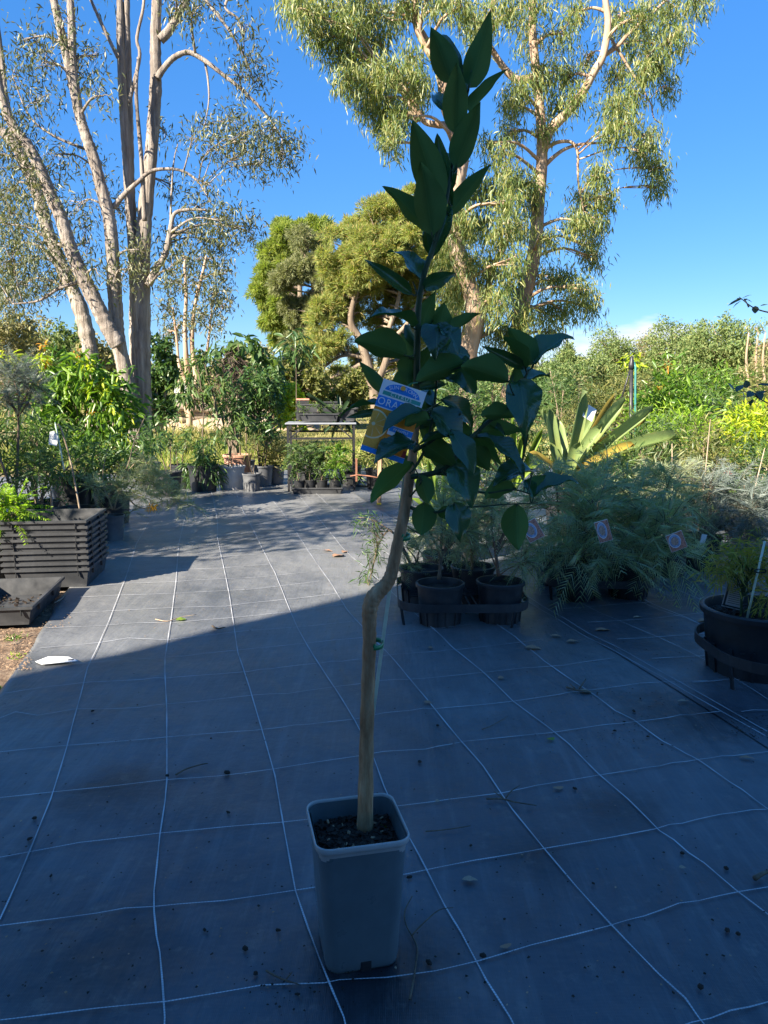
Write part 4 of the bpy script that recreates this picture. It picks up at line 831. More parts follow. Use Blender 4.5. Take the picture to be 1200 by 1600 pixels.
# ------------------------------------------------------------------ right: pots in ring carriers
def carrier(name, label, x, y, cs, r, z, group='ring pot carriers', rz=0.):
    """a moulded band on short legs round a block of pots, with a webbed middle"""
    c = sum((Vector((a, b, 0)) for a, b in cs), Vector()) / len(cs); t = thing(name, label, 'carrier', (c.x, c.y, .008), 0, group)
    x0 = min(a for a, b in cs) - c.x - r; x1 = max(a for a, b in cs) - c.x + r; y0 = min(b for a, b in cs) - c.y - r; y1 = max(b for a, b in cs) - c.y + r; pts = []
    for (cx, cy, a0) in ((x1 - r, y1 - r, 0), (x0 + r, y1 - r, 90), (x0 + r, y0 + r, 180), (x1 - r, y0 + r, 270)):
        for k_ in range(9): a = R(a0 + k_ * 90 / 8); pts.append(Vector((cx + r * math.cos(a), cy + r * math.sin(a), z)))
    mb = MB(); n = len(pts); vs = []; fs = []
    for p in pts:
        o_ = Vector((p.x - max(min(p.x, x1 - r), x0 + r), p.y - max(min(p.y, y1 - r), y0 + r), 0)).normalized()
        for (w_, h_) in ((.0, -.021), (.004, -.021), (.005, .019), (.0, .019)): vs.append(p + o_ * w_ + Vector((0, 0, h_)))
    for i in range(n):
        for k_ in range(4): fs.append((4 * i + k_, 4 * i + (k_ + 1) % 4, 4 * ((i + 1) % n) + (k_ + 1) % 4, 4 * ((i + 1) % n) + k_))
    mb.add(vs, fs); mb.build('band', M['blackdusty'], t)
    for i in (2, 11, 20, 29):
        lg = MB(); p = pts[i]; lg.bar(p * 1.0 + Vector((0, 0, -.01)), Vector((p.x * .95, p.y * .95, 0)), .014, .006); lg.build('leg', M['black'], t)
    wb = MB(); g = .07
    for q in np.linspace(-g, g, 5):
        wb.bar((x0 * .8, q, z - .005), (x1 * .8, q * .6, z - .005), .006); wb.bar((q, y0 * .8, z - .008), (q * .6, y1 * .8, z - .008), .006)
    for a in range(6): an = a * math.pi / 6; wb.bar((-g * math.cos(an), -g * math.sin(an), z - .002), (g * math.cos(an), g * math.sin(an), z - .002), .005)
    wb.build('webbing', M['blackdusty'], t); return t
PR = .112; PH = .20
c1 = [(.27, 3.60), (.565, 3.64), (.195, 3.93), (.47, 3.97)]
carrier('pot_carrier', 'black ring carrier in the middle holding four open pots beside the citrus trunk', 0, 0, c1, PR + .012, .105)
GL = ['young grevillea with a forked pale stem in the front left pot of the middle carrier', 'young grevillea with a single reddish stem in the front right pot of the middle carrier', 'low grevillea in the back left pot of the middle carrier, beside the citrus trunk', 'grevillea in the back right pot of the middle carrier']
def yp(x, y, F): return P(x, y, F)
potted('potted_grevillea', GL[0], 'potted plant', (c1[0][0], c1[0][1], .008), 0, (PR, PH, 'blackdusty', 12), [(690, 800, 40, 26), (715, 775, 30, 30), (665, 835, 34, 16), (725, 830, 28, 16), (700, 840, 24, 14)], group='grevilleas in the middle carrier', leaf='grev', dens=62, frond=dict(L=.12, nl=11, ll=.045, lw=.0032, droop=.25), stems=[[(686, 905), (688, 870), (676, 840), (660, 815)], [(687, 880), (700, 850), (712, 810), (716, 780)], [(687, 875), (690, 840), (690, 800)]], stem_r=.009, stem_mat='twig')
potted('potted_grevillea', GL[1], 'potted plant', (c1[1][0], c1[1][1], .008), 0, (PR, PH, 'blackdusty', 12), [(775, 800, 34, 40), (800, 830, 40, 30), (815, 880, 26, 26), (760, 850, 26, 16), (780, 760, 26, 22)], group='grevilleas in the middle carrier', leaf='grev', dens=52, frond=dict(L=.13, nl=12, ll=.048, lw=.003, droop=.35), stems=[[(779, 900), (774, 860), (768, 820), (770, 770)], [(775, 860), (790, 830), (806, 815)]], stem_r=.009, stem_mat='redstem')
potted('potted_grevillea', GL[2], 'potted plant', (c1[2][0], c1[2][1], .008), 0, (PR, PH, 'blackdusty', 12), [(640, 885, 26, 16), (655, 860, 24, 18), (635, 855, 16, 20)], group='grevilleas in the middle carrier', leaf='grev', dens=26, frond=dict(L=.10, nl=9, ll=.04, lw=.003, droop=.3), stem_r=.006)
potted('potted_grevillea', GL[3], 'potted plant', (c1[3][0], c1[3][1], .008), 0, (PR, PH, 'blackdusty', 12), [(735, 850, 40, 22), (740, 810, 40, 26), (720, 865, 26, 10)], group='grevilleas in the middle carrier', leaf='grev', dens=56, frond=dict(L=.12, nl=11, ll=.045, lw=.003, droop=.3), stem_r=.009, stem_mat='redstem')
# a dark bottlebrush arching out to the left of the trunk, from the back left pot's neighbour
potted('arching_shrub', 'needle-leaved shrub arching out to the left behind the citrus trunk', 'potted plant', (.33, 4.3, .008), 0, (PR, PH, 'blackdusty'), [(578, 810, 10, 8), (565, 815, 10, 6), (590, 850, 12, 8), (580, 870, 12, 8), (575, 895, 12, 10), (572, 922, 10, 10), (588, 835, 12, 8)], leaf='dark', L=.055, W=.11, kind='diamond', dens=64, hang=.5, stems=[[(650, 905), (628, 850), (605, 826), (580, 812), (560, 808)], [(640, 880), (612, 830), (592, 850), (582, 890), (572, 930)]], stem_r=.006, spread=.9)
# second carrier and its feathery grevilleas
c2 = [(1.04, 4.05), (1.33, 4.08), (1.00, 4.38), (1.30, 4.41)]
carrier('pot_carrier', 'black ring carrier under the feathery grevilleas on the right', 0, 0, c2, PR + .012, .105)
GT = ['feathery grevillea with a tag, front left of the right carrier', 'feathery grevillea with a tag, front right of the right carrier', 'feathery grevillea spilling left over the right carrier behind the citrus leaves', 'tall feathery grevillea at the back right of the right carrier']
for (pc, cl_, lb, dn) in [(c2[0], [(925, 810, 56, 40, -.1), (915, 830, 50, 46, -.1), (900, 868, 44, 20, -.22), (950, 870, 40, 30, -.2), (925, 780, 50, 40, 0)], GT[0], 31), (c2[1], [(1020, 850, 50, 40, -.1), (1050, 872, 36, 20, -.25), (1000, 800, 50, 40, 0), (1040, 820, 34, 34, -.1)], GT[1], 31),
        (c2[2], [(860, 800, 40, 40, -.1), (850, 870, 34, 34, -.3), (870, 760, 40, 36, 0)], GT[2], 32), (c2[3], [(980, 770, 60, 40, 0), (1040, 770, 50, 36, 0), (950, 750, 50, 30, .1)], GT[3], 34)]:
    potted('potted_grevillea', lb, 'potted plant', (pc[0], pc[1], .008), 0, (PR, PH, 'black', 12), cl_, group='feathery grevilleas in the right carrier', leaf='grev', dens=dn, frond=GREV, stem_r=.009)
def photo_tag(label, x, y, F, wpx, hpx, rot, kind, name='plant_label'):
    """small printed picture card hanging in the foliage"""
    k = px(F); t = thing(name, label, 'plant label', P(x, y, F), 0, 'picture labels hanging on the grevilleas' if kind == 'flower' else None); t.rotation_euler = (R(8), R(rot), R(-8))
    w_, h_ = wpx * k / 2, hpx * k / 2; mb = MB(); mb.box((0, 0, 0), (2 * w_, .0012, 2 * h_)); mb.build('card', M['card'], t)
    if kind == 'flower':
        a = MB(); a.add([(-w_ * .96, -.0016, -h_ * .96), (w_ * .96, -.0016, -h_ * .96), (w_ * .96, -.0016, h_ * .96), (-w_ * .96, -.0016, h_ * .96)], [(0, 1, 2, 3)]); a.build('picture_ground', M['tagrust'], t)
        for q, (m_, s_, yy) in enumerate((('card', 1.0, -.0022), ('tagblue', .9, -.0028), ('tagflower', .62, -.0034))):
            o_ = MB(); vs = [(-w_ * .18 + w_ * .72 * s_ * math.cos(2 * math.pi * j / 20), yy, h_ * .12 + h_ * .8 * s_ * math.sin(2 * math.pi * j / 20)) for j in range(20)]; o_.add(vs, [tuple(range(20))]); o_.build('oval', M[m_], t)
    return t
M['tagrust'] = plastic('rust_print', (.52, .24, .17), .35, .6, 140); M['tagblue'] = plastic('blue_print', (.30, .40, .58), .35, .5, 60); M['tagflower'] = plastic('flower_print', (.48, .33, .25), .35, .7, 190)
photo_tag('picture label with a blue oval, left one of the two clear of the citrus leaves', 943, 830, 3.55, 21, 36, -18, 'flower')
photo_tag('picture label with a blue oval on the right-hand grevillea', 1057, 846, 3.55, 26, 30, -24, 'flower')
photo_tag('picture label half hidden behind the hanging oval citrus leaf', 832, 829, 3.5, 26, 34, -30, 'flower')
# big front pot at the right edge, in its own carrier
c3 = [(1.475, 2.95), (1.98, 2.80)]
carrier('pot_carrier', 'black ring carrier round the big pot at the right edge', 0, 0, c3, .218, .125)
tt = potted('potted_golden_shrub', 'golden-leaved shrublet tied to a cane in the big black pot at the right edge', 'potted plant', (c3[0][0], c3[0][1], .008), 0, (.20, .262, 'black', 14), [(1150, 868, 26, 14), (1135, 888, 24, 12), (1160, 890, 20, 12), (1195, 875, 18, 26), (1200, 930, 16, 24), (1150, 880, 16, 14)], leaf='golden', L=.055, W=.10, kind='diamond', dens=190, hang=.4, stems=[[(1158, 968), (1160, 920), (1170, 890), (1150, 868)], [(1160, 925), (1175, 890), (1195, 875)], [(1160, 930), (1180, 920), (1198, 925)]], stem_r=.006, stem_mat='greenstem', spread=1.1)
mb = MB(); a = P(1163, 985, 2.9) - tt.location; b = P(1195, 846, 2.86) - tt.location; mb.tube([a, a.lerp(b, .5), b], .0045, 7); mb.build('cane', M['stake'], tt, True)
chips(tt, .16, .16, .228, 160, .016); mb = MB(); mb.tube([P(1188 + 3.2 * math.cos(q) * 3, 892 + 2 * math.sin(q) * 1.5, 2.87) - tt.location for q in np.linspace(0, 6.28, 10)], .003, 5); mb.build('tie', M['black'], tt)
t = thing('care_card', 'grey printed care card standing at the back rim of the big right pot', 'plant label', P(1147, 932, 3.0)); t.rotation_euler = (R(-6), R(12), R(-10))
mb = MB(); mb.box((0, 0, 0), (.075, .0012, .098)); mb.build('card', M['palepot'], t)
ln_ = MB()
for i in range(9): ln_.box((.006, -.0014, .036 - i * .008), (.052, .0006, .002))
ln_.box((-.030, -.0014, 0), (.008, .0006, .09)); ln_.box((0, -.0014, -.042), (.072, .0006, .006)); tag(ln_.build('printing', M['black'], t), kind='stuff')
potted('potted_shrub', 'black pot standing beside the big one, mostly outside the right edge', 'potted plant', (c3[1][0], c3[1][1], .008), 0, (.20, .262, 'black', 14), [(1290, 860, 40, 30)], leaf='golden', L=.07, W=.1, dens=80)
# ------------------------------------------------------------------ right: rows of stock behind
potted('potted_grevillea', 'blue-grey fine-leaved grevillea behind the golden shrublet on the right', 'potted plant', (1.98, 4.75, .008), 0, (.13, .22, 'black'), [(1120, 800, 50, 40), (1170, 800, 44, 44), (1160, 840, 40, 26), (1110, 770, 40, 26), (1190, 850, 30, 26), (1140, 770, 40, 24), (1195, 790, 34, 34)], leaf='grevgrey', dens=50, frond=dict(L=.27, nl=14, ll=.085, lw=.0042, droop=.3), stem_r=.008)
potted('potted_grevillea', 'grey-green grevillea with a turquoise label, left of the blue-grey one', 'potted plant', (1.72, 4.6, .008), 0, (.13, .22, 'black'), [(1070, 790, 40, 30), (1085, 820, 30, 24), (1060, 750, 40, 26)], leaf='grev', dens=34, frond=dict(L=.18, nl=14, ll=.06, lw=.003, droop=.3), stem_r=.008)
photo_tag('small turquoise label hanging under the grey-green grevillea', 1098, 845, 4.1, 8, 22, 10, 'plain'); M['turq'] = plastic('turquoise_card', (.03, .35, .42), .4, .2, 20);
RS = [(935, 745, 5.6, [(930, 735, 40, 22), (960, 720, 40, 22), (985, 745, 36, 22), (940, 760, 30, 16)], 'mid', .075, .12, 'dark narrow-leaved shrub just right of the bromeliad'),
 (1010, 715, 6.3, [(1010, 700, 40, 34), (1045, 690, 36, 34), (990, 680, 30, 26), (1030, 740, 40, 26)], 'mid', .085, .12, 'fine-leaved green shrub in front of the sprinkler post'),
 (1085, 720, 6.0, [(1080, 720, 44, 36), (1120, 730, 40, 36), (1060, 750, 36, 26), (1100, 690, 36, 26)], 'olive', .08, .13, 'olive narrow-leaved shrub in the middle of the right-hand rows'),
 (1170, 730, 5.8, [(1165, 730, 40, 36), (1200, 730, 40, 40), (1150, 765, 36, 22)], 'mid', .08, .14, 'green narrow-leaved shrub at the right edge above the blue-grey grevillea'),
 (1045, 660, 8.0, [(1040, 630, 30, 22), (1020, 650, 34, 26), (1065, 655, 36, 26), (1045, 600, 16, 26)], 'bright', .10, .28, 'bright shrub with orange tips rising above the right-hand rows'),
 (1120, 650, 8.6, [(1110, 650, 40, 24), (1140, 640, 40, 24), (1090, 630, 30, 22)], 'mid', .09, .2, 'mid-green shrub behind the orange-tipped one on the right'),
 (1180, 655, 7.4, [(1160, 668, 34, 24), (1190, 660, 30, 26), (1170, 690, 34, 20)], 'yellow', .10, .22, 'lime yellow broad-leaved shrub near the right edge'),
 (1190, 620, 9.2, [(1180, 640, 40, 24), (1210, 620, 40, 30)], 'olive', .10, .2, 'dull shrub at the right edge behind the lime yellow one'),
 (960, 650, 8.5, [(950, 660, 36, 24), (985, 655, 30, 24), (930, 640, 30, 20), (905, 650, 30, 26)], 'olive', .09, .16, 'olive shrub behind the bromeliad leaves'),
 (890, 640, 8.0, [(880, 610, 22, 30), (870, 640, 26, 30), (905, 600, 20, 26), (860, 580, 16, 24)], 'mid', .07, .10, 'wispy upright shrub left of the bromeliad tips'),
 (1110, 790, 6.6, [(1100, 760, 44, 26), (1060, 765, 40, 24), (1145, 770, 40, 24)], 'olive', .08, .12, 'low olive shrub between the tagged grevilleas and the pale canes'),
 (1190, 780, 6.4, [(1180, 775, 40, 26), (1210, 770, 40, 30)], 'mid', .08, .13, 'low green shrub at the right edge under the lime yellow one'),
 (1000, 770, 7.0, [(990, 735, 44, 24), (1030, 730, 40, 24), (950, 725, 40, 22)], 'olive', .09, .12, 'low olive shrub right behind the bromeliad pot'),
 (1140, 700, 7.6, [(1130, 700, 40, 24), (1100, 705, 36, 22), (1180, 705, 36, 22)], 'mid', .09, .13, 'mid-height green shrub below the lime yellow one'),
 (910, 760, 7.2, [(900, 715, 40, 26), (860, 720, 40, 26), (820, 730, 36, 26)], 'mid', .09, .13, 'green shrub hidden behind the bromeliad base'),
 (975, 640, 9.6, [(960, 615, 36, 26), (1000, 610, 36, 24), (930, 625, 30, 24), (985, 640, 40, 22)], 'olive', .10, .15, 'yellowish olive shrub beyond the irrigation post'),
 (1090, 640, 9.8, [(1075, 610, 36, 24), (1110, 605, 36, 24), (1145, 612, 36, 22), (1100, 630, 40, 22)], 'bright', .10, .2, 'bright green shrub in the farthest row, below the tall far tree'),
 (1180, 640, 10.2, [(1170, 600, 34, 22), (1200, 596, 30, 24), (1185, 622, 40, 22)], 'olive', .10, .18, 'olive shrub in the farthest row by the right edge'),
 (1050, 690, 7.0, [(1050, 665, 36, 26), (1085, 672, 36, 24), (1020, 675, 34, 24), (985, 690, 36, 22)], 'fern', .08, .13, 'yellow-green fine-leaved shrub in the middle of the right bank'),
 (1000, 780, 5.2, [(1000, 770, 50, 20), (1050, 745, 40, 26), (960, 780, 40, 16)], 'grev', .07, .1, 'grey needle-leaved shrub behind the tagged grevilleas')]
for (x, y, F, cl_, lf, L_, W_, lb) in RS:
    cl_ = [(q[0], q[1], q[2] * 1.2, q[3] * 1.25) for q in cl_]; b = P(x, y, F); ex = [('new_growth', 'orange', [(1042, 572, 5, 7), (1030, 606, 6, 5)], .05, .22, 14)] if 'orange tips' in lb else ([('flower', 'redflower', [(1137, 738, 3, 4)], .04, .5, 10)] if 'right edge above' in lb else None)
    potted('potted_shrub', lb, 'potted plant', (b.x, F, .008), 0, (.13, .22, 'black'), cl_, group='shrubs in the right-hand rows', leaf=lf, L=L_, W=W_, dens=430, hang=-.35, stem_r=.007, stem_mat='paletwig', extra=ex, spread=1.3, droop=.15)
# long bare pale stalks standing among the rows
for (x0, y0, x1, y1, F, lb) in [(1092, 775, 1110, 655, 5.5, 'thin pale cane leaning right among the right-hand shrubs'), (1052, 745, 1050, 690, 5.6, 'short upright white cane among the right-hand shrubs'), (1155, 790, 1195, 700, 5.2, 'pale bare stalk leaning to the right edge')]:
    a = P(x0, y0, F); a.z = max(a.z - .4, .01); b = P(x1, y1, F); t = thing('cane', lb, 'cane', a); mb = MB(); mb.tube([Vector(), (b - a) * .5 + Vector((.01, 0, 0)), b - a], [.006, .005, .003], 6); mb.build('shaft', M['paletwig'], t, True)
# willow-leaved shrub behind the citrus
potted('potted_shrub', 'willow-leaved green shrub filling the gap behind the citrus branches', 'potted plant', (P(760, 700, 6.4).x, 6.4, .008), 0, (.16, .25, 'black'), [(730, 620, 36, 26), (770, 610, 30, 22), (750, 660, 44, 30), (800, 650, 34, 36), (710, 660, 30, 36), (770, 710, 44, 30), (725, 710, 34, 26), (700, 610, 22, 22), (820, 700, 26, 30), (690, 760, 30, 26), (740, 760, 40, 26)], leaf='mid', L=.12, W=.10, dens=260, hang=-.5, stem_r=.008, spread=1.4, droop=.1)
potted('potted_shrub', 'dusky shrub low behind the middle carrier', 'potted plant', (P(720, 780, 5.0).x, 5.0, .008), 0, (.13, .22, 'black'), [(690, 800, 36, 30), (740, 800, 40, 30), (780, 790, 30, 30), (650, 830, 24, 24)], leaf='grev', dens=30, frond=GREVS, stem_r=.008)

# ------------------------------------------------------------------ strap-leaved plants, every leaf its own part
def strap_mesh(name, bend, twist, fold, n=12, tip=.80):
    vs = []; fs = []
    for i in range(n + 1):
        s_ = i / n; w_ = .5 * (min(1, .72 + s_ * 1.0) if s_ < .4 else 1) * (1 if s_ < tip else max(.02, 1 - ((s_ - tip) / (1 - tip)) ** 1.8)); a = bend * s_ * s_; z = -bend * .5 * s_ ** 2.2
        for q in (-1, 0, 1): vs.append((s_ * (1 - .12 * bend * s_), q * w_, z + abs(q) * fold + q * twist * s_))
        if i: k_ = 3 * i; fs += [(k_ - 3, k_ - 2, k_ + 1, k_), (k_ - 2, k_ - 1, k_ + 2, k_ + 1)]
    me = bpy.data.meshes.new(name); me.from_pydata(vs, [], fs); me.polygons.foreach_set('use_smooth', [True] * len(fs)); me.update(); return me
STRAPS = {}
def place_leaf(me, parent, a, b, width, up, name='leaf', thick=1.0):
    """set a unit leaf mesh from point a to b with its upper face towards up"""
    o = bpy.data.objects.new(name, me); C.objects.link(o); o.parent = parent
    x = (b - a); L_ = x.length; x = x / L_; z = up - x * up.dot(x); z = z.normalized() if z.length > 1e-4 else x.orthogonal().normalized(); y = z.cross(x)
    m = Matrix((x, y, z)).transposed().to_4x4(); m = Matrix.Translation(a - Vector(parent.location)) @ m @ Matrix.Diagonal((L_, width, L_ * thick, 1)); o.matrix_local = m; return o
def strap_plant(name, label, cat, base, specs, mats, F, pot=None, group=None):
    t = thing(name, label, cat, base, 0, group)
    if pot: make_pot(t, *pot)
    cache = {}
    for (x0, y0, x1, y1, wp, dF0, dF, mt, bend) in specs:
        key = (mt, bend)
        if key not in cache: me = strap_mesh('strap_leaf', bend, .04, .10); me.materials.append(M[mt]); cache[key] = me
        a = P(x0, y0, F + dF0); b = P(x1, y1, F + dF); place_leaf(cache[key], t, a, b, wp * .66 * px(F), Vector((random.uniform(-.2, .2), -.75, .75)))
    return t
Fb = 5.7
strap_plant('giant_bromeliad', 'large yellow-green bromeliad with broad strap leaves at the top right of the pots', 'bromeliad', Vector((P(890, 740, Fb).x, Fb, .008)),
 [(886, 735, 910, 608, 32, 0, -.1, 'brom', 0.0), (872, 738, 858, 634, 26, 0, -.15, 'brom', .25), (880, 735, 845, 640, 22, 0, .2, 'brom', .1), (893, 735, 978, 622, 24, 0, .05, 'brom', .1), (900, 738, 1022, 636, 21, 0, 0, 'brom', .12), (896, 730, 1010, 652, 18, .05, .2, 'bromold', .15), (900, 738, 1058, 666, 19, 0, -.2, 'brom', .35), (896, 742, 990, 690, 14, -.05, -.25, 'bromold', .2), (868, 740, 838, 700, 18, -.02, -.2, 'bromold', .4), (880, 735, 930, 640, 24, .1, .3, 'brom', .1), (890, 738, 960, 618, 16, .1, .25, 'bromold', .05), (876, 740, 850, 755, 16, -.05, -.3, 'bromold', .5), (890, 740, 940, 660, 24, -.03, -.15, 'brom', .2), (884, 738, 870, 650, 26, .05, .3, 'brom', .15), (886, 742, 905, 690, 26, -.06, -.2, 'brom', .35), (878, 742, 860, 690, 22, -.04, -.15, 'brom', .3)], None, Fb, (.17, .28, 'black'))
t = thing('white_card', 'white card tucked among the bromeliad leaves', 'plant label', P(921, 645, 5.62)); t.rotation_euler = (R(-10), R(28), R(15)); mb = MB(); mb.box((0, 0, 0), (.09, .0015, .10)); mb.build('card', M['card'], t)
Fs = 5.0
strap_plant('strappy_lily', 'strappy lily with glowing yellow-green leaves seen between citrus stem and branch', 'lily', Vector((P(690, 830, Fs).x, Fs, .008)),
 [(690, 835, 668, 715, 15, 0, .1, 'strap', .1), (692, 835, 700, 705, 16, 0, -.05, 'strap', .05), (694, 835, 722, 730, 14, 0, .1, 'strap', .2), (688, 835, 652, 745, 14, 0, 0, 'strap', .3), (696, 835, 740, 760, 13, 0, -.1, 'strap', .3), (690, 835, 680, 740, 15, -.05, -.2, 'strap', .25), (692, 835, 712, 745, 15, -.05, -.2, 'strap', .2), (690, 835, 662, 775, 12, -.03, -.25, 'strap', .5)], None, Fs, (.12, .2, 'black'))
Fs = 6.1
strap_plant('strappy_lily', 'dark strappy lily left of the bromeliad, behind the citrus side branch', 'lily', Vector((P(800, 760, Fs).x, Fs, .008)),
 [(800, 765, 775, 640, 16, 0, .1, 'darkstrap', .15), (800, 765, 800, 650, 17, 0, -.1, 'strap', .1), (802, 765, 830, 640, 16, 0, .1, 'darkstrap', .2), (804, 765, 850, 665, 15, 0, 0, 'strap', .3), (798, 765, 750, 680, 15, 0, 0, 'darkstrap', .35), (802, 765, 842, 715, 13, -.05, -.2, 'strap', .5), (798, 765, 765, 715, 14, -.05, -.2, 'darkstrap', .5), (801, 765, 815, 680, 16, -.05, -.15, 'strap', .25)], None, Fs, (.14, .22, 'black'))
# sprinkler post
Fp = 7.2; a = P(985, 690, Fp); a.z = 0; t = thing('sprinkler_post', 'slim black irrigation post with a green pipe above the bromeliad', 'sprinkler', a); tp_ = P(987, 566, Fp) - a
mb = MB(); mb.tube([(0, 0, 0), (.002, 0, tp_.z * .5), tp_ - Vector((0, 0, .05))], .017, 9); mb.build('post', M['steel'], t, True); mb = MB(); mb.tube([(.03, -.02, 0), (.034, -.02, tp_.z * .55), tp_ + Vector((.03, -.02, -.04)), tp_ + Vector((.02, 0, .0))], .010, 7); mb.build('pipe', plastic('teal_pipe', (.02, .16, .15), .4), t, True)
mb = MB(); mb.lathe([(.0, .10), (.012, .09), (.02, .05), (.028, .02), (.028, -.02), (.0, -.02)], 12, tp_ - Vector((0, 0, .04))); mb.build('nozzle', M['steel'], t, True); mb = MB(); mb.tube([P(966, 640, Fp) - a, P(978, 600, Fp) - a, P(986, 572, Fp) - a], .008, 6); mb.build('brace', M['steel'], t, True)
potted('potted_sapling', 'thin sapling whose yellow-green tip shows above the irrigation post', 'potted plant', (P(986, 700, 7.6).x, 7.6, .008), 0, (.12, .2, 'black'), [(985, 556, 12, 8), (980, 570, 10, 6), (993, 572, 8, 8)], leaf='yellow', L=.08, W=.3, dens=26, stem_r=.006, nst=1)
# ------------------------------------------------------------------ left: stacked seedling crates
def crate_parts(parent, lx, ly, h, mat):
    """open nursery crate: walls, floor, rolled rim, corner notches; front-right bottom corner of the rim at the origin, running -x and +y"""
    tp = .018; cx, cy = -lx / 2, ly / 2
    def ringv(o_, z): a, b = lx / 2 - o_, ly / 2 - o_; return [Vector((cx + i * a, cy + j * b, z)) for i, j in ((-1, -1), (1, -1), (1, 1), (-1, 1))]
    rings = [ringv(tp + .008, 0), ringv(.009, h - .014), ringv(-.002, h - .014), ringv(-.002, h), ringv(.011, h), ringv(tp + .012, .006)]
    mb = MB(); vs = [q for r_ in rings for q in r_]; fs = [(0, 3, 2, 1)]
    for i in range(5):
        for j in range(4): fs.append((4 * i + j, 4 * i + (j + 1) % 4, 4 * i + 4 + (j + 1) % 4, 4 * i + 4 + j))
    fs.append((20, 21, 22, 23)); mb.add(vs, fs); w_ = mb.build('wall', M[mat], parent)
    rb = MB()
    for fx in (.16, .87):
        rb.box((-lx * (1 - fx), .003, h - .032), (.004, .010, .028)); rb.box((-lx * (1 - fx), ly - .003, h - .032), (.004, .010, .028))
    for fy in (.2, .62): rb.box((-.003, ly * fy, h - .032), (.012, .010, .028)); rb.box((-lx + .003, ly * fy, h - .032), (.012, .010, .028))
    tag(rb.build('rib', M['black'], parent), kind='stuff')
crate_loc = G(141, 921); CRZ = R(6.5); lx_, ly_, ch = .475, .47, .112
words = ['lowest', 'second from the bottom', 'third from the bottom', 'fourth from the bottom', 'middle', 'fourth from the top', 'third from the top', 'second from the top']
first = None
for i in range(9):
    lb = f'black plastic nursery crate, {words[i]} of the tall nested stack' if i < 8 else 'black plastic nursery crate on top of the stack, open and empty'
    if first is None:
        first = thing('nursery_crate', lb, 'crate', (crate_loc.x, crate_loc.y, .012), CRZ, 'nested stack of nursery crates'); crate_parts(first, lx_, ly_, ch, 'crate'); continue
    r_ = first.copy(); C.objects.link(r_); r_['label'] = lb; r_.location = (crate_loc.x + random.uniform(-.004, .004), crate_loc.y + random.uniform(-.004, .004) - .0005 * i, .012 + .0345 * i); r_.rotation_euler = (random.uniform(-.004, .004), random.uniform(-.004, .004), CRZ + random.uniform(-.012, .012))
    for c_ in list(first.children): q = c_.copy(); C.objects.link(q); q.parent = r_
tl = G(52, 979); t = thing('nursery_crate', 'single black nursery crate on bare soil in front of the stack', 'crate', (tl.x, tl.y, .004), R(9)); crate_parts(t, .40, .62, .095, 'crate')
c_ = chips(t, -.15, .25, .012, 90, .016); c_.location = (-.2, .31, 0)

# ------------------------------------------------------------------ left: shrubs and stock
ll = Vector((P(150, 740, 6.9).x, 6.9, .008))
potted('potted_shrub', 'bright green shrub with yellow new tips filling the left side under the paperbark', 'potted plant', ll, 0, (.2, .3, 'black'), [(90, 590, 36, 30), (130, 585, 36, 30), (70, 630, 40, 34), (120, 630, 44, 34), (165, 625, 36, 34), (190, 650, 30, 34), (90, 670, 40, 30), (150, 680, 40, 30), (205, 690, 24, 26), (110, 570, 26, 16), (185, 600, 18, 20)], leaf='bright', L=.11, W=.26, kind='lens', dens=230, hang=.7, stem_r=.012, nst=5, spread=1.1,
  extra=[('new_growth', 'yellow', [(165, 607, 20, 12), (185, 640, 20, 16), (150, 600, 12, 8), (195, 668, 12, 16), (135, 572, 14, 8), (10, 560, 20, 12), (60, 562, 12, 8)], .10, .26, 46), ('orange_tips', 'orange', [(120, 552, 8, 5), (68, 538, 7, 4), (73, 564, 4, 5), (148, 645, 6, 4)], .06, .3, 11)])
potted('potted_grevillea', 'silver-grey fine-leaved grevillea at the left edge with a dark straight stem', 'potted plant', Vector((P(26, 800, 5.5).x, 5.5, .008)), 0, (.13, .22, 'black'), [(20, 590, 34, 24), (50, 600, 28, 24), (5, 620, 30, 24), (30, 575, 26, 18), (45, 625, 30, 16)], leaf='grevgrey', dens=44, frond=dict(L=.16, nl=14, ll=.055, lw=.0035, droop=-.05), stems=[[(24, 800), (28, 700), (29, 640), (30, 600)], [(29, 640), (48, 605)], [(29, 650), (8, 612)]], stem_r=.012, stem_mat='twig')
potted('potted_shrub', 'tangled narrow-leaved shrub at the left edge behind the crates', 'potted plant', Vector((P(60, 800, 6.0).x, 6.0, .008)), 0, (.15, .26, 'black'), [(20, 670, 40, 34), (60, 680, 40, 34), (30, 720, 44, 30), (90, 700, 34, 30), (10, 640, 30, 26), (70, 740, 40, 22), (120, 720, 30, 26)], leaf='mid', L=.10, W=.13, dens=250, hang=.25, stem_r=.009, nst=5, spread=1.3, stem_mat='paletwig')
potted('potted_shrub', 'dull green shrub low in the gap right of the white paper label', 'potted plant', Vector((P(175, 780, 6.5).x, 6.5, .008)), 0, (.15, .26, 'black'), [(150, 710, 36, 26), (190, 720, 36, 26), (215, 700, 20, 30), (170, 740, 40, 20)], leaf='dark', L=.08, W=.22, dens=240, hang=.35, stem_r=.008, spread=1.3)
potted('potted_fern', 'ferny dark seedling standing just behind the crate stack', 'potted plant', Vector((P(62, 800, 4.95).x, 4.95, .008)), 0, (.10, .2, 'black'), [(60, 735, 22, 18), (75, 725, 16, 14), (40, 750, 16, 12)], leaf='mid', dens=14, frond=dict(L=.22, nl=11, ll=.05, lw=.012, droop=.3, kind='diamond'), stem_r=.006)
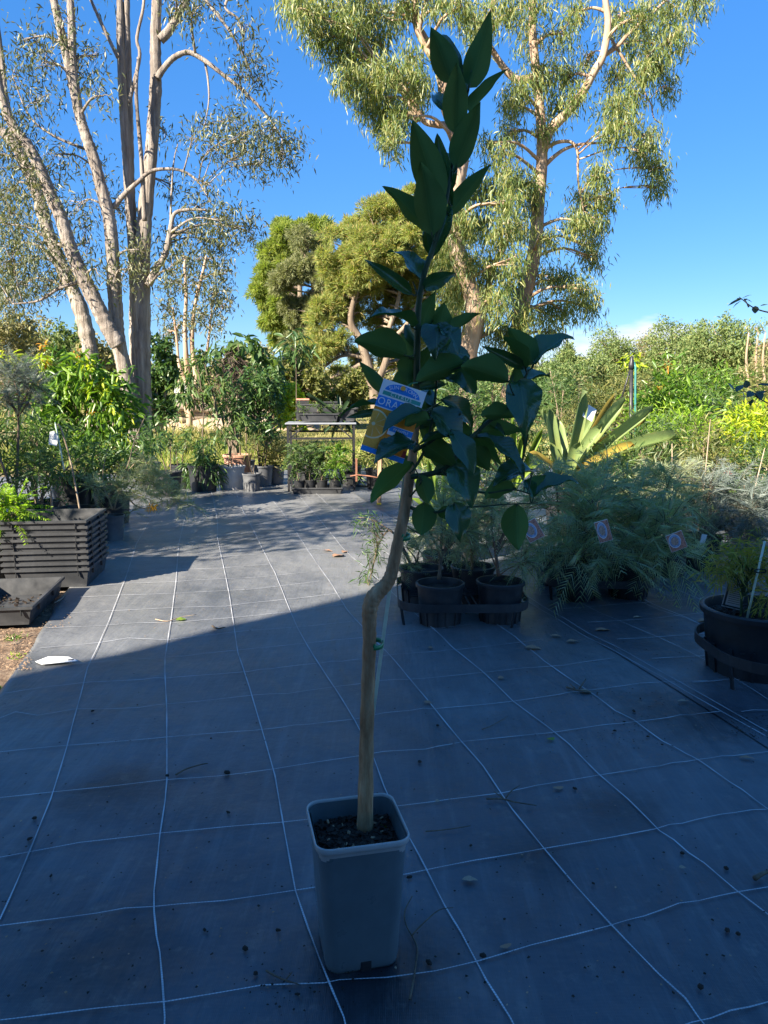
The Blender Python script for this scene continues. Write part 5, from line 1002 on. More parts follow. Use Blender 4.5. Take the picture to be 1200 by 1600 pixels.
potted('potted_fern', 'sunlit lime green ferny plant at the left edge beside the crates', 'potted plant', Vector((P(-15, 900, 4.35).x, 4.35, -.01)), 0, (.12, .22, 'black'), [(5, 790, 22, 14), (30, 785, 22, 8), (-15, 800, 26, 22), (20, 805, 22, 12), (0, 815, 20, 14)], leaf='fern', dens=22, frond=dict(L=.2, nl=13, ll=.042, lw=.011, droop=.35, kind='diamond'), stem_r=.006)
for (x, F_, r_, h_, lb) in [(60, 5.3, .14, .25, 'black pot in the shade directly behind the crate stack'), (120, 5.6, .15, .27, 'black pot in the shade behind the right half of the crates'), (115, 6.7, .17, .40, 'tall black tub with a wide rim, in the shadow behind the pots'), (20, 5.1, .15, .26, 'black pot in the shade behind the left half of the crates')]:
    b = P(x, 800, F_); t = thing('plant_pot', lb, 'pot', (b.x, F_, .008), 0, 'black pots behind the crate stack'); make_pot(t, r_, h_, 'black')
def stick(name, lb, pts, F, r, mat, cat='stake', grp=None, taper=.8, z=None):
    q = [P(x, y, F) for x, y in pts]; t = thing(name, lb, cat, q[0], 0, grp); mb = MB(); s_ = spline([p - q[0] for p in q], 5); mb.tube(s_, list(np.linspace(r, r * taper, len(s_))), 7); mb.build('shaft', M[mat], t, True); return t
stick('stake', 'pale leaning stake rising from behind the crates to the left shrubs', [(127, 810), (120, 770), (108, 712), (96, 672), (90, 662)], 5.0, .0065, 'paletwig')
stick('stake', 'thin pale cane carrying the white paper label', [(100, 735), (94, 700), (86, 660)], 5.05, .006, 'stake')
stick('stake', 'short grey stake end standing up just above the crate rim', [(80, 830), (81, 790), (80, 763)], 4.95, .009, 'paletwig')
stick('stake', 'grey leaning stem at the left edge beside the ferny plant', [(28, 790), (18, 765), (2, 722), (-14, 690)], 4.9, .010, 'twig')
t = thing('paper_label', 'white paper label tied to a thin cane in the left shrubs', 'plant label', P(84, 685, 5.02)); mb = MB(); k = px(5.02); mb.add([(-9 * k, 0, -9 * k), (5 * k, -.01, -12 * k), (7 * k, 0, 3 * k), (0, .01, 12 * k), (-6 * k, .004, 10 * k)], [(0, 1, 2), (0, 2, 3, 4)]); o = mb.build('card', M['card'], t); o.modifiers.new('thick', 'SOLIDIFY').thickness = .001
gp = potted('potted_grevillea', 'sprawling grevillea with bare branches and one orange flower, right of the crates', 'potted plant', Vector((P(177, 830, 5.75).x, 5.75, .008)), 0, (.085, .19, 'midpot'), [(210, 750, 34, 18), (245, 750, 34, 22), (185, 765, 26, 14), (260, 775, 30, 16), (280, 785, 24, 12), (150, 760, 24, 12), (230, 725, 24, 14), (225, 775, 30, 14), (300, 790, 14, 7), (205, 800, 12, 8)], leaf='grev', dens=40, frond=dict(L=.13, nl=11, ll=.055, lw=.0035, droop=.2),
  stems=[[(176, 797), (170, 780), (162, 760), (161, 735), (166, 710), (170, 700)], [(178, 797), (185, 770), (193, 745), (202, 720), (208, 695), (218, 670), (228, 648), (240, 622)], [(180, 797), (192, 790), (200, 778), (208, 770), (228, 760)], [(200, 778), (212, 790), (224, 794), (236, 793)], [(196, 740), (210, 725), (222, 715)]], stem_r=.0065, stem_mat='paletwig', extra=[('flower', 'flower', [(236, 793, 8, 4, -.06)], .035, .16, 70)])
for (x, F_, r_, h_, lb, cl_, lf) in [(262, 8.3, .15, .27, 'black pot with a thin dark-stemmed sapling, left of the ferny black pot', [(246, 690, 16, 20), (262, 680, 18, 16), (275, 660, 14, 16), (240, 660, 14, 18)], 'dark'), (285, 9.0, .14, .28, 'black pot with feathery seedlings, behind the dark-stemmed sapling', [(278, 690, 18, 18), (292, 680, 16, 16), (268, 700, 14, 12), (300, 690, 14, 14)], 'mid'), (232, 9.4, .15, .27, 'black pot half hidden by the sprawling grevillea at the mat edge', [(225, 690, 20, 16), (240, 680, 16, 16)], 'mid')]:
    b = P(x, 750, F_); potted('potted_sapling', lb, 'potted plant', Vector((b.x, F_, .008)), 0, (r_, h_, 'black'), cl_, leaf=lf, L=.09, W=.2, dens=70, stem_r=.008, nst=2, group='black pots along the back of the mat', hang=.3)

# unseen stock added outside the left edge to throw dappled shade over the mat
for i, (x, y, h_, r_, lb) in enumerate([(-3.75, 4.25, 1.9, .55, 'tall leafy shrub added outside the left edge for shade, nearest one'), (-4.5, 5.1, 2.1, .6, 'tall leafy shrub added outside the left edge for shade, second one'), (-5.2, 5.9, 2.2, .6, 'tall leafy shrub added outside the left edge for shade, third one'), (-4.4, 4.3, 2.2, .5, 'tall leafy shrub added outside the left edge for shade, standing back from the nearest')]):
    b = Vector((x, y, .0)); t = thing('potted_shrub', lb, 'potted plant', b, 0, 'tall shade-casting shrubs added outside the left edge'); make_pot(t, .2, .35, 'black'); mb = MB(); st = []  # these potted shrubs are added out of view to shade the mat
    for k_ in range(4):
        pts = spline([Vector((0, 0, .3)), Vector((random.uniform(-.15, .15), random.uniform(-.15, .15), h_ * .5)), Vector((random.uniform(-.3, .3), random.uniform(-.3, .3), h_ * .9))], 4); mb.tube(pts, list(np.linspace(.018, .006, len(pts))), 6)
    mb.build('stem', M['twig'], t, True); n = 2600; d = rdir(n, 0); pt = np.array([0, 0, h_ * .56]) + d * np.array([r_, r_, h_ * .44]) * rng.random((n, 1)) ** .4; ln = .11 * rng.uniform(.6, 1.2, n)
    V, T = leaves(pt, rdir(n, -.3), ln, ln * .3, 'diamond', .2); np_mesh('foliage', V, T, M['mid'], t)

b = Vector((-4.30, 3.2, 0)); t = thing('added_shade_tree', 'tall slender leafy tree in a big black tub, added outside the left edge to shade the mat', 'potted tree', b); make_pot(t, .3, .45, 'black'); mb = MB()  # added out of view to deepen the shade on the back of the mat
st = []; pts = spline([Vector((0, 0, .35)), Vector((.05, 0, 1.6)), Vector((-.03, .05, 3.9))], 6); mb.tube(pts, list(np.linspace(.035, .01, len(pts))), 7); st.append(list(zip(pts, [.03] * len(pts)))); pr = []
for k_ in range(46):
    d = rdir(1, 0)[0]; c = Vector((0, 0, 2.85)) + Vector((d[0] * .8, d[1] * .8, d[2] * 1.4)) * random.uniform(.2, 1) ** .5; limb_to(mb, st, c, .008, 4); n = 85; pt = np.array(c) + rng.normal(size=(n, 3)) * .14; ln = .12 * rng.uniform(.6, 1.2, n); pr.append(leaves(pt, rdir(n, -.3), ln, ln * .32, 'diamond', .2))
mb.build('stem', M['twig'], t, True); V, T = join(pr); np_mesh('foliage', V, T, M['mid'], t)
# ------------------------------------------------------------------ back row in the middle
def back(lb, x, F_, pot, cl_, leaf, L_, W_, dens, **kw):
    b = P(x, 750, F_); return potted(kw.pop('name', 'potted_shrub'), lb, 'potted plant', Vector((b.x, F_, .008)), 0, pot, cl_, leaf=leaf, L=L_, W=W_, dens=dens, **kw)
back('black pot overgrown with dark trailing ferns, under a drooping sapling', 318, 8.75, (.17, .30, 'black'), [(315, 725, 26, 20), (300, 740, 18, 20), (330, 735, 18, 20), (318, 700, 20, 16)], 'dark', .10, .16, 240, hang=.9, stem_r=.008)
back('thin sapling with hanging green leaves above the fern pot', 316, 8.9, None, [(300, 590, 22, 22), (325, 570, 20, 20), (310, 620, 24, 22), (290, 610, 16, 22), (335, 600, 16, 16), (320, 550, 14, 16)], 'mid', .10, .30, 90, name='sapling', hang=1.3, kind='lens', stems=[[(318, 740), (316, 690), (318, 640), (312, 590), (306, 560)], [(340, 650), (334, 620), (326, 595), (318, 560), (314, 545)]], stem_r=.012)
back('pale grey round pot, rust stained at the foot, in the middle back row', 362, 8.95, (.155, .27, 'palepot'), [(360, 690, 20, 14), (345, 670, 20, 18), (375, 660, 18, 20)], 'mid', .12, .22, 70, stem_r=.008, hang=.6)
back('terracotta coloured pot behind the pale grey pot', 372, 9.5, (.17, .36, 'terra'), [(370, 640, 26, 26), (350, 620, 20, 26), (385, 650, 24, 24), (372, 590, 22, 22)], 'dark', .10, .26, 130, stem_r=.012, hang=.5, kind='lens')
back('dead dark brown foliage bundle on a stump among the middle plants', 362, 9.9, None, [(362, 590, 18, 26), (366, 620, 14, 20), (358, 565, 14, 14)], 'deadleaf', .16, .12, 200, name='dead_shrub', hang=1.2, stems=[[(366, 740), (364, 660), (362, 600)]], stem_r=.09, stem_mat='pinebark') if 'deadleaf' in M else None
back('small ribbed grey pot in front of the back row', 393, 8.75, (.10, .20, 'midpot', 16), [(390, 700, 12, 14), (398, 690, 10, 12)], 'olive', .09, .1, 40, stem_r=.005, hang=.2)
back('tall broad shrub with glossy leaves, behind the grey pots left of the table', 410, 9.3, (.13, .24, 'midpot'), [(405, 620, 26, 26), (425, 640, 20, 28), (395, 650, 24, 26), (420, 600, 22, 22), (410, 670, 26, 20), (432, 610, 14, 22), (400, 590, 20, 20)], 'dark', .075, .34, 330, stem_r=.010, hang=.1)
back('fawn grey pot of wispy dry grass beside the table leg', 430, 9.5, (.12, .22, 'midpot'), [(430, 715, 20, 18), (415, 710, 18, 18), (440, 705, 14, 18)], 'grass', .16, .05, 220, stem_r=.004, hang=-1.2, name='potted_grass')
back('tall thin sapling with a drooping dark crown, left of the table top', 463, 9.9, (.12, .22, 'black'), [(455, 540, 16, 12), (468, 555, 16, 12), (460, 525, 10, 10), (475, 540, 10, 10)], 'dark', .14, .2, 46, name='potted_sapling', hang=1.0, kind='lens', stems=[[(464, 740), (463, 660), (463, 600), (462, 540)]], stem_r=.009)
back('lanky sapling with big drooping leaves over the middle plants', 385, 10.3, (.12, .22, 'black'), [(352, 545, 12, 10), (380, 535, 12, 8), (395, 560, 12, 10), (410, 548, 10, 10), (372, 560, 12, 10), (425, 570, 12, 12)], 'mid', .16, .34, 60, name='potted_sapling', hang=1.1, kind='lens', stems=[[(385, 740), (384, 640), (380, 570), (365, 545), (350, 542)], [(382, 600), (395, 565), (410, 550)], [(384, 620), (405, 590), (425, 572)]], stem_r=.009)
for (x, F_, lb, cl_, lf) in [(590, 8.9, 'black pot of grassy leaves right of the table, behind the red stake', [(578, 712, 18, 12), (595, 708, 16, 12), (605, 716, 10, 10)], 'olive'), (547, 9.3, 'black pot standing behind the right end of the table', [(555, 735, 8, 8)], 'mid')]:
    back(lb, x, F_, (.14, .24, 'black'), cl_, lf, .14, .1, 90, stem_r=.006, hang=-.4)

# ------------------------------------------------------------------ folding table with its trays
Ft = 8.65; tl = P(447, 760, Ft); tbl = thing('folding_table', 'white-topped folding table with dark metal legs at the back of the mat', 'table', (tl.x, Ft, .008), R(3))
tw, td, tz = .80, .52, .765
mb = MB(); mb.box((tw / 2, td / 2, tz), (tw, td, .022)); o = mb.build('tabletop', M['white'], tbl); o.modifiers.new('bevel', 'BEVEL').width = .006
for (x, y) in ((.03, .03), (tw - .03, .03), (.03, td - .03), (tw - .03, td - .03)):
    mb = MB(); mb.bar((x, y, 0), (x, y, tz - .016), .026); mb.build('leg', M['steel'], tbl)
def fr(a, b, q):
    m_ = MB(); m_.bar(a, b, q); m_.build('rail' if abs(a[2] - b[2]) < .01 else 'brace', M['steel'], tbl)
for bar_ in [((.03, .03, .6), (tw - .03, .03, .6), .022), ((.03, td - .03, .66), (tw - .03, td - .03, .66), .022), ((.03, .03, .68), (.03, td - .03, .68), .02), ((tw - .03, .03, .68), (tw - .03, td - .03, .68), .02), ((.03, .05, .58), (.22, .05, tz - .02), .014), ((tw - .03, .05, .58), (tw - .22, .05, tz - .02), .014), ((.03, td - .05, .58), (.22, td - .05, tz - .02), .014), ((.05, td * .5, .12), (tw - .05, td * .5, .12), .018)]: fr(*bar_)
def tray(name, lb, loc, rz, lx, ly, h, grp=None, mat='crate'):
    t = thing(name, lb, 'crate', loc, rz, grp); crate_parts(t, lx, ly, h, mat); return t
tb = Vector((tl.x, Ft, .008)); zt = tz + .024
tray('seedling_tray', 'black tray of seedlings along the front of the white table top', tb + Vector((.60, .06, zt)), R(2), .44, .30, .09, 'trays on the table')
tray('seedling_tray', 'black tray at the back left of the table top, stacked upright', tb + Vector((.36, .40, zt)), R(-3), .24, .10, .19, 'trays on the table')
tray('seedling_tray', 'black tray beside the front one, near the right end of the table top', tb + Vector((.79, .10, zt)), R(-4), .17, .28, .15, 'trays on the table')
tray('seedling_tray', 'deep black tray behind the others on the table, right of the upright one', tb + Vector((.62, .44, zt)), R(4), .25, .08, .22, 'trays on the table')
t = thing('red_tray_edge', 'red lipped box standing behind the black trays on the table', 'box', tb + Vector((.14, .45, zt))); mb = MB(); mb.box((.02, 0, .12), (.14, .06, .23)); mb.build('box', M['black'], t); mb = MB(); mb.box((.02, 0, .245), (.15, .07, .018)); mb.build('lip', M['tagrust'], t)
FS = dict(L=.10, nl=8, ll=.03, lw=.007, droop=.3, kind='diamond')
for (x, y, dy, lb, n) in [(468, 645, .14, 'ferny seedling at the left end of the table-top tray', 12), (495, 640, .18, 'ferny seedling in the middle of the table-top tray', 12), (525, 640, .2, 'wispy seedling at the right end of the table-top tray', 10)]:
    potted('seedling', lb, 'seedling', Vector((P(x, 655, Ft + dy).x, Ft + dy, zt + .02)), 0, (.045, .09, 'black'), [(x, y - 6, 8, 7), (x + 6, y, 8, 6)], leaf='mid', dens=n, frond=FS, stem_r=.003, group='seedlings on the table', z0=zt + .02)
t = tray('seedling_tray', 'black tray holding four small pots on the mat under the table', G(535, 774), R(3), .56, .34, .085)
t0 = G(535, 774)
for i, (dx, dy, lb, lf, sh) in enumerate([(-.48, .10, 'leftmost seedling pot in the tray under the table', 'mid', -4), (-.36, .11, 'second seedling pot from the left in the tray under the table', 'mid', 0), (-.23, .11, 'third seedling pot from the left in the tray under the table', 'mid', 2), (-.09, .10, 'rightmost seedling pot in the tray under the table, the bushiest', 'bright', 4)]):
    b = t0 + Vector((dx, dy, .02)); cx = 600 + b.x / (b.y * 1.0) * FPX * 1.0
    potted('potted_seedling', lb, 'seedling', b, 0, (.062, .14, 'black'), [(cx + sh, 722, 12, 12), (cx + sh * 2, 706, 14, 12), (cx - 4, 735, 10, 8)], leaf=lf, dens=22 + 5 * i, frond=dict(L=.15, nl=9, ll=.045, lw=.011, droop=.4, kind='diamond'), stem_r=.004, group='seedling pots under the table', z0=.02)
potted('potted_seedling', 'weedy seedling in the crate on the ground beneath the table', 'seedling', Vector((P(480, 700, 8.95).x, 8.95, .01)), 0, (.09, .18, 'black'), [(475, 705, 18, 10), (490, 700, 14, 10)], leaf='mid', dens=26, frond=FS, stem_r=.004, z0=.01)
tray('nursery_crate', 'tall black crate standing on end beneath the table', tb + Vector((.40, .36, 0)), R(-5), .36, .12, .42)
# dark rosette of strap leaves on the table's right end
Fr = 8.80
strap_plant('rosette_plant', 'dark rosette of arching strap leaves standing on the right end of the table', 'potted plant', Vector((P(532, 660, Fr).x, Fr, .80)), [(532, 655, 480, 613, 9, 0, -.15, 'darkstrap', .2), (532, 655, 528, 615, 9, 0, .1, 'darkstrap', .1), (532, 655, 545, 622, 9, 0, -.1, 'darkstrap', .3), (532, 655, 505, 672, 8, 0, -.2, 'darkstrap', .6), (532, 655, 505, 640, 8, 0, -.1, 'darkstrap', .5), (532, 655, 566, 660, 7, 0, .1, 'darkstrap', .5), (532, 655, 556, 680, 6, 0, -.1, 'darkstrap', .6), (532, 655, 512, 690, 6, 0, 0, 'darkstrap', .6)], None, Fr, (.055, .10, 'black'))
# red stake, orange pipe and hoop right of the table
t = thing('timber_stake', 'reddish pointed timber stake standing right of the table', 'stake', P(557, 752, 8.2)); mb = MB(); k = px(8.2); mb.bar((0, 0, 0), (0, 0, 36 * k), 6 * k, 3 * k); mb.build('stake_body', M['redwood'], t)
t = thing('timber_stake', 'weathered timber stake with a yellow mark behind the citrus leaves', 'stake', P(592, 795, 7.6)); k = px(7.6); mb = MB(); mb.bar((0, 0, 0), (2 * k, .03, 78 * k), 6 * k, 4 * k); mb.build('stake_body', M['wood'], t); mb = MB(); mb.box((0, -.002, 6 * k), (7 * k, 5 * k, 7 * k)); mb.build('paint_mark', M['yellowpaint'], t)
t = thing('orange_pipe', 'thin orange pipe lying level between the two timber stakes', 'pipe', P(547, 744, 8.1)); mb = MB(); k = px(8.1); mb.tube([(0, 0, 0), (12 * k, 0, 2 * k), (30 * k, -.05, 1 * k), (50 * k, -.1, -2 * k)], 1.0 * k, 7); mb.build('pipe_body', M['redwood'], t, True)
t = thing('wire_hoop', 'black hoop lying on the mat right of the table', 'hoop', G(580, 760)); mb = MB(); mb.tube([(.30 * math.cos(q), .22 * math.sin(q), .02) for q in np.linspace(0, 2 * math.pi, 32)], .010, 6, False); mb.build('hoop_body', M['steel'], t, True); t.location.z = .01
# ------------------------------------------------------------------ the orange sapling in its square pot
FO = 1.42
ot = thing('potted_orange_tree', 'grafted orange sapling staked in a tall square grey pot in the foreground', 'potted tree', (G(565, 1500).x, 1.40, .009)); O = Vector(ot.location)
ZR = .272
rim = [G(503, 1340, ZR), G(641, 1318, ZR), G(607, 1244, ZR), G(477, 1256, ZR)]            # front left, front right, back right, back left
cxy = sum(rim, Vector()) / 4; ex = ((rim[1] - rim[0]) + (rim[2] - rim[3])) / 2; wd = ex.length; ang = math.atan2(ex.y, ex.x)
side = (wd + ((rim[3] - rim[0]).length + (rim[2] - rim[1]).length) / 2) / 2
O.x, O.y = cxy.x, cxy.y; ot.location = O
def rsq(s, r, z, n=7):
    o = []
    for (sx, sy, a0) in ((1, 1, 0), (-1, 1, 90), (-1, -1, 180), (1, -1, 270)):
        for k_ in range(n): a = R(a0 + 90 * k_ / (n - 1)); o.append(Vector((sx * (s / 2 - r) + r * math.cos(a), sy * (s / 2 - r) + r * math.sin(a), z)))
    return o
rot = Matrix.Rotation(ang, 3, 'Z')
def loft(mb, rings, cap0=False, cap1=False):
    n = len(rings[0]); vs = [rot @ p for r_ in rings for p in r_]; fs = [(i * n + j, i * n + (j + 1) % n, (i + 1) * n + (j + 1) % n, (i + 1) * n + j) for i in range(len(rings) - 1) for j in range(n)]
    if cap0: fs.append(tuple(range(n))[::-1])
    if cap1: fs.append(tuple((len(rings) - 1) * n + j for j in range(n)))
    mb.add(vs, fs)
s1 = side; s0 = side * .80
mb = MB(); f_ = lambda z: s0 + (s1 * .965 - s0) * (z / ZR)
loft(mb, [rsq(s0 * .97, .024, 0), rsq(s0, .026, .006)] + [rsq(f_(z) + .0009 * math.sin(z * 60), .026, z) for z in np.linspace(.02, ZR - .022, 8)], True)
loft(mb, [rsq(f_(ZR) - .004, .024, ZR - .004), rsq(f_(.1) - .006, .022, .10)])
pot_ = mb.build('pot', M['greypot'], ot, True)
mb = MB(); loft(mb, [rsq(f_(ZR) - .002, .026, ZR - .013), rsq(s1 + .002, .028, ZR - .0125), rsq(s1 + .004, .029, ZR - .0105), rsq(s1 + .004, .029, ZR - .002), rsq(s1 + .002, .028, ZR), rsq(s1 - .001, .027, ZR), rsq(s1 - .003, .026, ZR - .003), rsq(f_(ZR) - .005, .022, ZR - .03)])
rim_ = mb.build('rim', M['greyrim'], pot_, True)
mb = MB(); ns_ = rot @ Vector((.004, -s0 / 2 - .0005, .010)); mb.box(ns_, (.020, .004, .022), rot); ns2 = rot @ Vector((s0 / 2 + .0005, 0, .010)); mb.build('drain_slot', M['black'], pot_); mb = MB(); mb.box(ns2, (.004, .020, .022), rot); mb.build('drain_slot', M['black'], pot_)
mb = MB(); loft(mb, [rsq(.02, .008, ZR - .036), rsq(f_(ZR) * .5, .02, ZR - .040), rsq(f_(ZR) - .008, .024, ZR - .044)]); mb.build('potting_mix', M['soil'], ot, True)
c_ = chips(ot, -s1 * .415, s1 * .415, ZR - .041, 460, .010); c_.rotation_euler = (0, 0, ang)
c_ = chips(ot, -s1 * .36, s1 * .36, ZR - .036, 16, .008, 'wood'); c_.rotation_euler = (0, 0, ang)
V, T = leaves(np.array([tuple(G(597, 1291, ZR - .03) - O)] * 7) + rng.normal(size=(7, 3)) * .003, rdir(7, .5), .016, .009, 'lens'); np_mesh('weed_seedling', V, T, M['bright'], ot)
# trunk
TR = [(570, 1306, 14), (572, 1200, 12.5), (574, 1100, 11.5), (577, 1010, 11), (577, 975, 11.5), (578, 952, 12.6), (583, 935, 13), (593, 923, 12.2), (604, 912, 11), (611, 898, 10.4), (616, 876, 9.6), (624, 838, 9.2), (633, 795, 8.8), (641, 740, 7.6), (647, 690, 7.0), (650, 640, 6.2), (651, 590, 5.4), (652, 530, 5.0), (655, 470, 4.6), (664, 425, 4.2), (675, 392, 3.6), (690, 345, 3.0), (700, 300, 2.6), (708, 250, 2.2), (718, 200, 1.9), (730, 150, 1.6), (737, 110, 1.2)]
kz = px(FO)
tp3 = [P(x, y, FO + (.012 * math.sin(y * .012))) - O for x, y, r in TR]
tp3[0].z = ZR - .05
lo = spline(tp3[:16], 6); hi = spline(tp3[15:], 6)
rr = interp([r for x, y, r in TR[:16]], len(lo)); rr = [q * kz * (1 + .05 * math.sin(i * 1.9)) for i, q in enumerate(rr)]
mb = MB(); mb.tube(lo, rr, 14); trunk = mb.build('trunk', M['citrusbark'], ot, True)
mb = MB(); mb.tube(hi, [q * kz for q in interp([r for x, y, r in TR[15:]], len(hi))], 10); mb.build('leader', M['greenstem'], ot, True)
BR = [([(646, 705), (672, 690), (695, 672), (712, 655), (720, 645)], 3.6, -.02), ([(641, 745), (665, 742), (690, 735), (706, 722), (732, 688), (745, 676), (762, 660), (790, 640), (806, 622), (816, 600), (826, 578)], 4.6, .04), ([(636, 790), (655, 798), (685, 800), (710, 790)], 3.4, -.03), ([(700, 790), (740, 792), (790, 788), (840, 786)], 1.6, .03), ([(690, 735), (720, 760), (760, 770), (800, 765), (830, 772)], 2.2, .0),
      ([(640, 740), (655, 720), (668, 690), (676, 650), (682, 600), (684, 560), (682, 540)], 2.6, .03), ([(651, 600), (672, 590), (700, 580), (725, 572)], 2.2, -.02), ([(649, 660), (625, 655), (600, 648), (575, 640)], 2, .02), ([(655, 470), (650, 455), (645, 440)], 1.8, 0), ([(806, 622), (800, 605), (803, 580)], 1.8, .04), ([(650, 650), (668, 640), (690, 628)], 2, -.03), ([(637, 780), (650, 765), (660, 750)], 2, -.04)]
BP = []
for pts, r, d_ in BR:
    q = spline([P(x, y, FO + d_ * (i / (len(pts) - 1))) - O for i, (x, y) in enumerate(pts)], 5); BP += q
    mb = MB(); mb.tube(q, list(np.linspace(r * kz, r * kz * .5, len(q))), 8); mb.build('branch', M['greenstem'], ot, True)
BP += hi
# stake and ties
mb = MB(); a = P(558, 1290, FO + .028) - O; a.z = ZR - .06; b = P(634, 735, FO + .022) - O; sa = (b - a).to_track_quat('X', 'Z').to_matrix(); mb.box((a + b) / 2, ((b - a).length, .007, .007), sa); stk = mb.build('stake', M['stake'], ot)
for (x, y, w_) in ((581, 1006, 13), (624, 838, 12)):
    c = P(x + 4, y, FO + .012) - O; mb = MB(); n = 22; vs = []; fs = []
    for j in range(n):
        an = 2 * math.pi * j / n
        for z in (-3.8, 3.8): vs.append(c + Vector((w_ * kz * 1.15 * math.cos(an), .027 * math.sin(an) + .0, z * kz * 1.0)))
    fs = [(2 * j, 2 * ((j + 1) % n), 2 * ((j + 1) % n) + 1, 2 * j + 1) for j in range(n)]; mb.add(vs, fs); q = c + Vector((-.002, -.026, 0)); mb.bar(q, q + Vector((.004, -.003, .009)), .004, .002)
    o = mb.build('tie', M['tie'], ot, True); sm = o.modifiers.new('thick', 'SOLIDIFY'); sm.thickness = .0012
# leaves, each its own object; base, tip, apparent width (photo px), which face is seen, depth of base and tip, mesh
def citrus_mesh(name, bend, fold, wav, tipb=.0, n=12, twist=0.):
    vs = []; fs = []; cols = 7
    for i in range(n + 1):
        s_ = i / n; w_ = math.sin(math.pi * min(1, (.02 + s_ * .98) ** .82)) ** .85 * .5 if 0 < i < n else .012
        if i == n: w_ = .004
        for j in range(cols):
            v = (j - 3) / 3; y = v * w_; ph = twist * s_
            z = -bend * (s_ ** 2) * .55 + bend * s_ * .25 + fold * abs(v) ** 1.2 * w_ + wav * math.sin(s_ * 13 + v * 1.5) * abs(v) ** 2 * .05 - tipb * max(0, s_ - .78) ** 2 * 4
            yy, zz = y * math.cos(ph) - 0 * math.sin(ph), z + y * math.sin(ph); vs.append((s_, yy, zz))
        if i:
            for j in range(cols - 1): k_ = i * cols + j; fs.append((k_ - cols, k_, k_ + 1, k_ - cols + 1))
    me = bpy.data.meshes.new(name); me.from_pydata(vs, [], fs); me.polygons.foreach_set('use_smooth', [True] * len(fs)); me.update(); return me
CM = {}
for mt in ('citrus', 'citrusnew'):
    for i, (b_, f__, w_, t_, tw_) in enumerate([(.30, .48, .8, .3, .1), (.65, .40, 1.2, .6, .35), (.15, .62, .7, .2, -.3), (1.0, .34, 1.0, .4, .2), (.4, .22, .7, .3, .6)]):
        me = citrus_mesh('citrus_leaf', b_, f__, w_, t_, 12, tw_); me.materials.append(M[mt]); CM[mt, i] = me
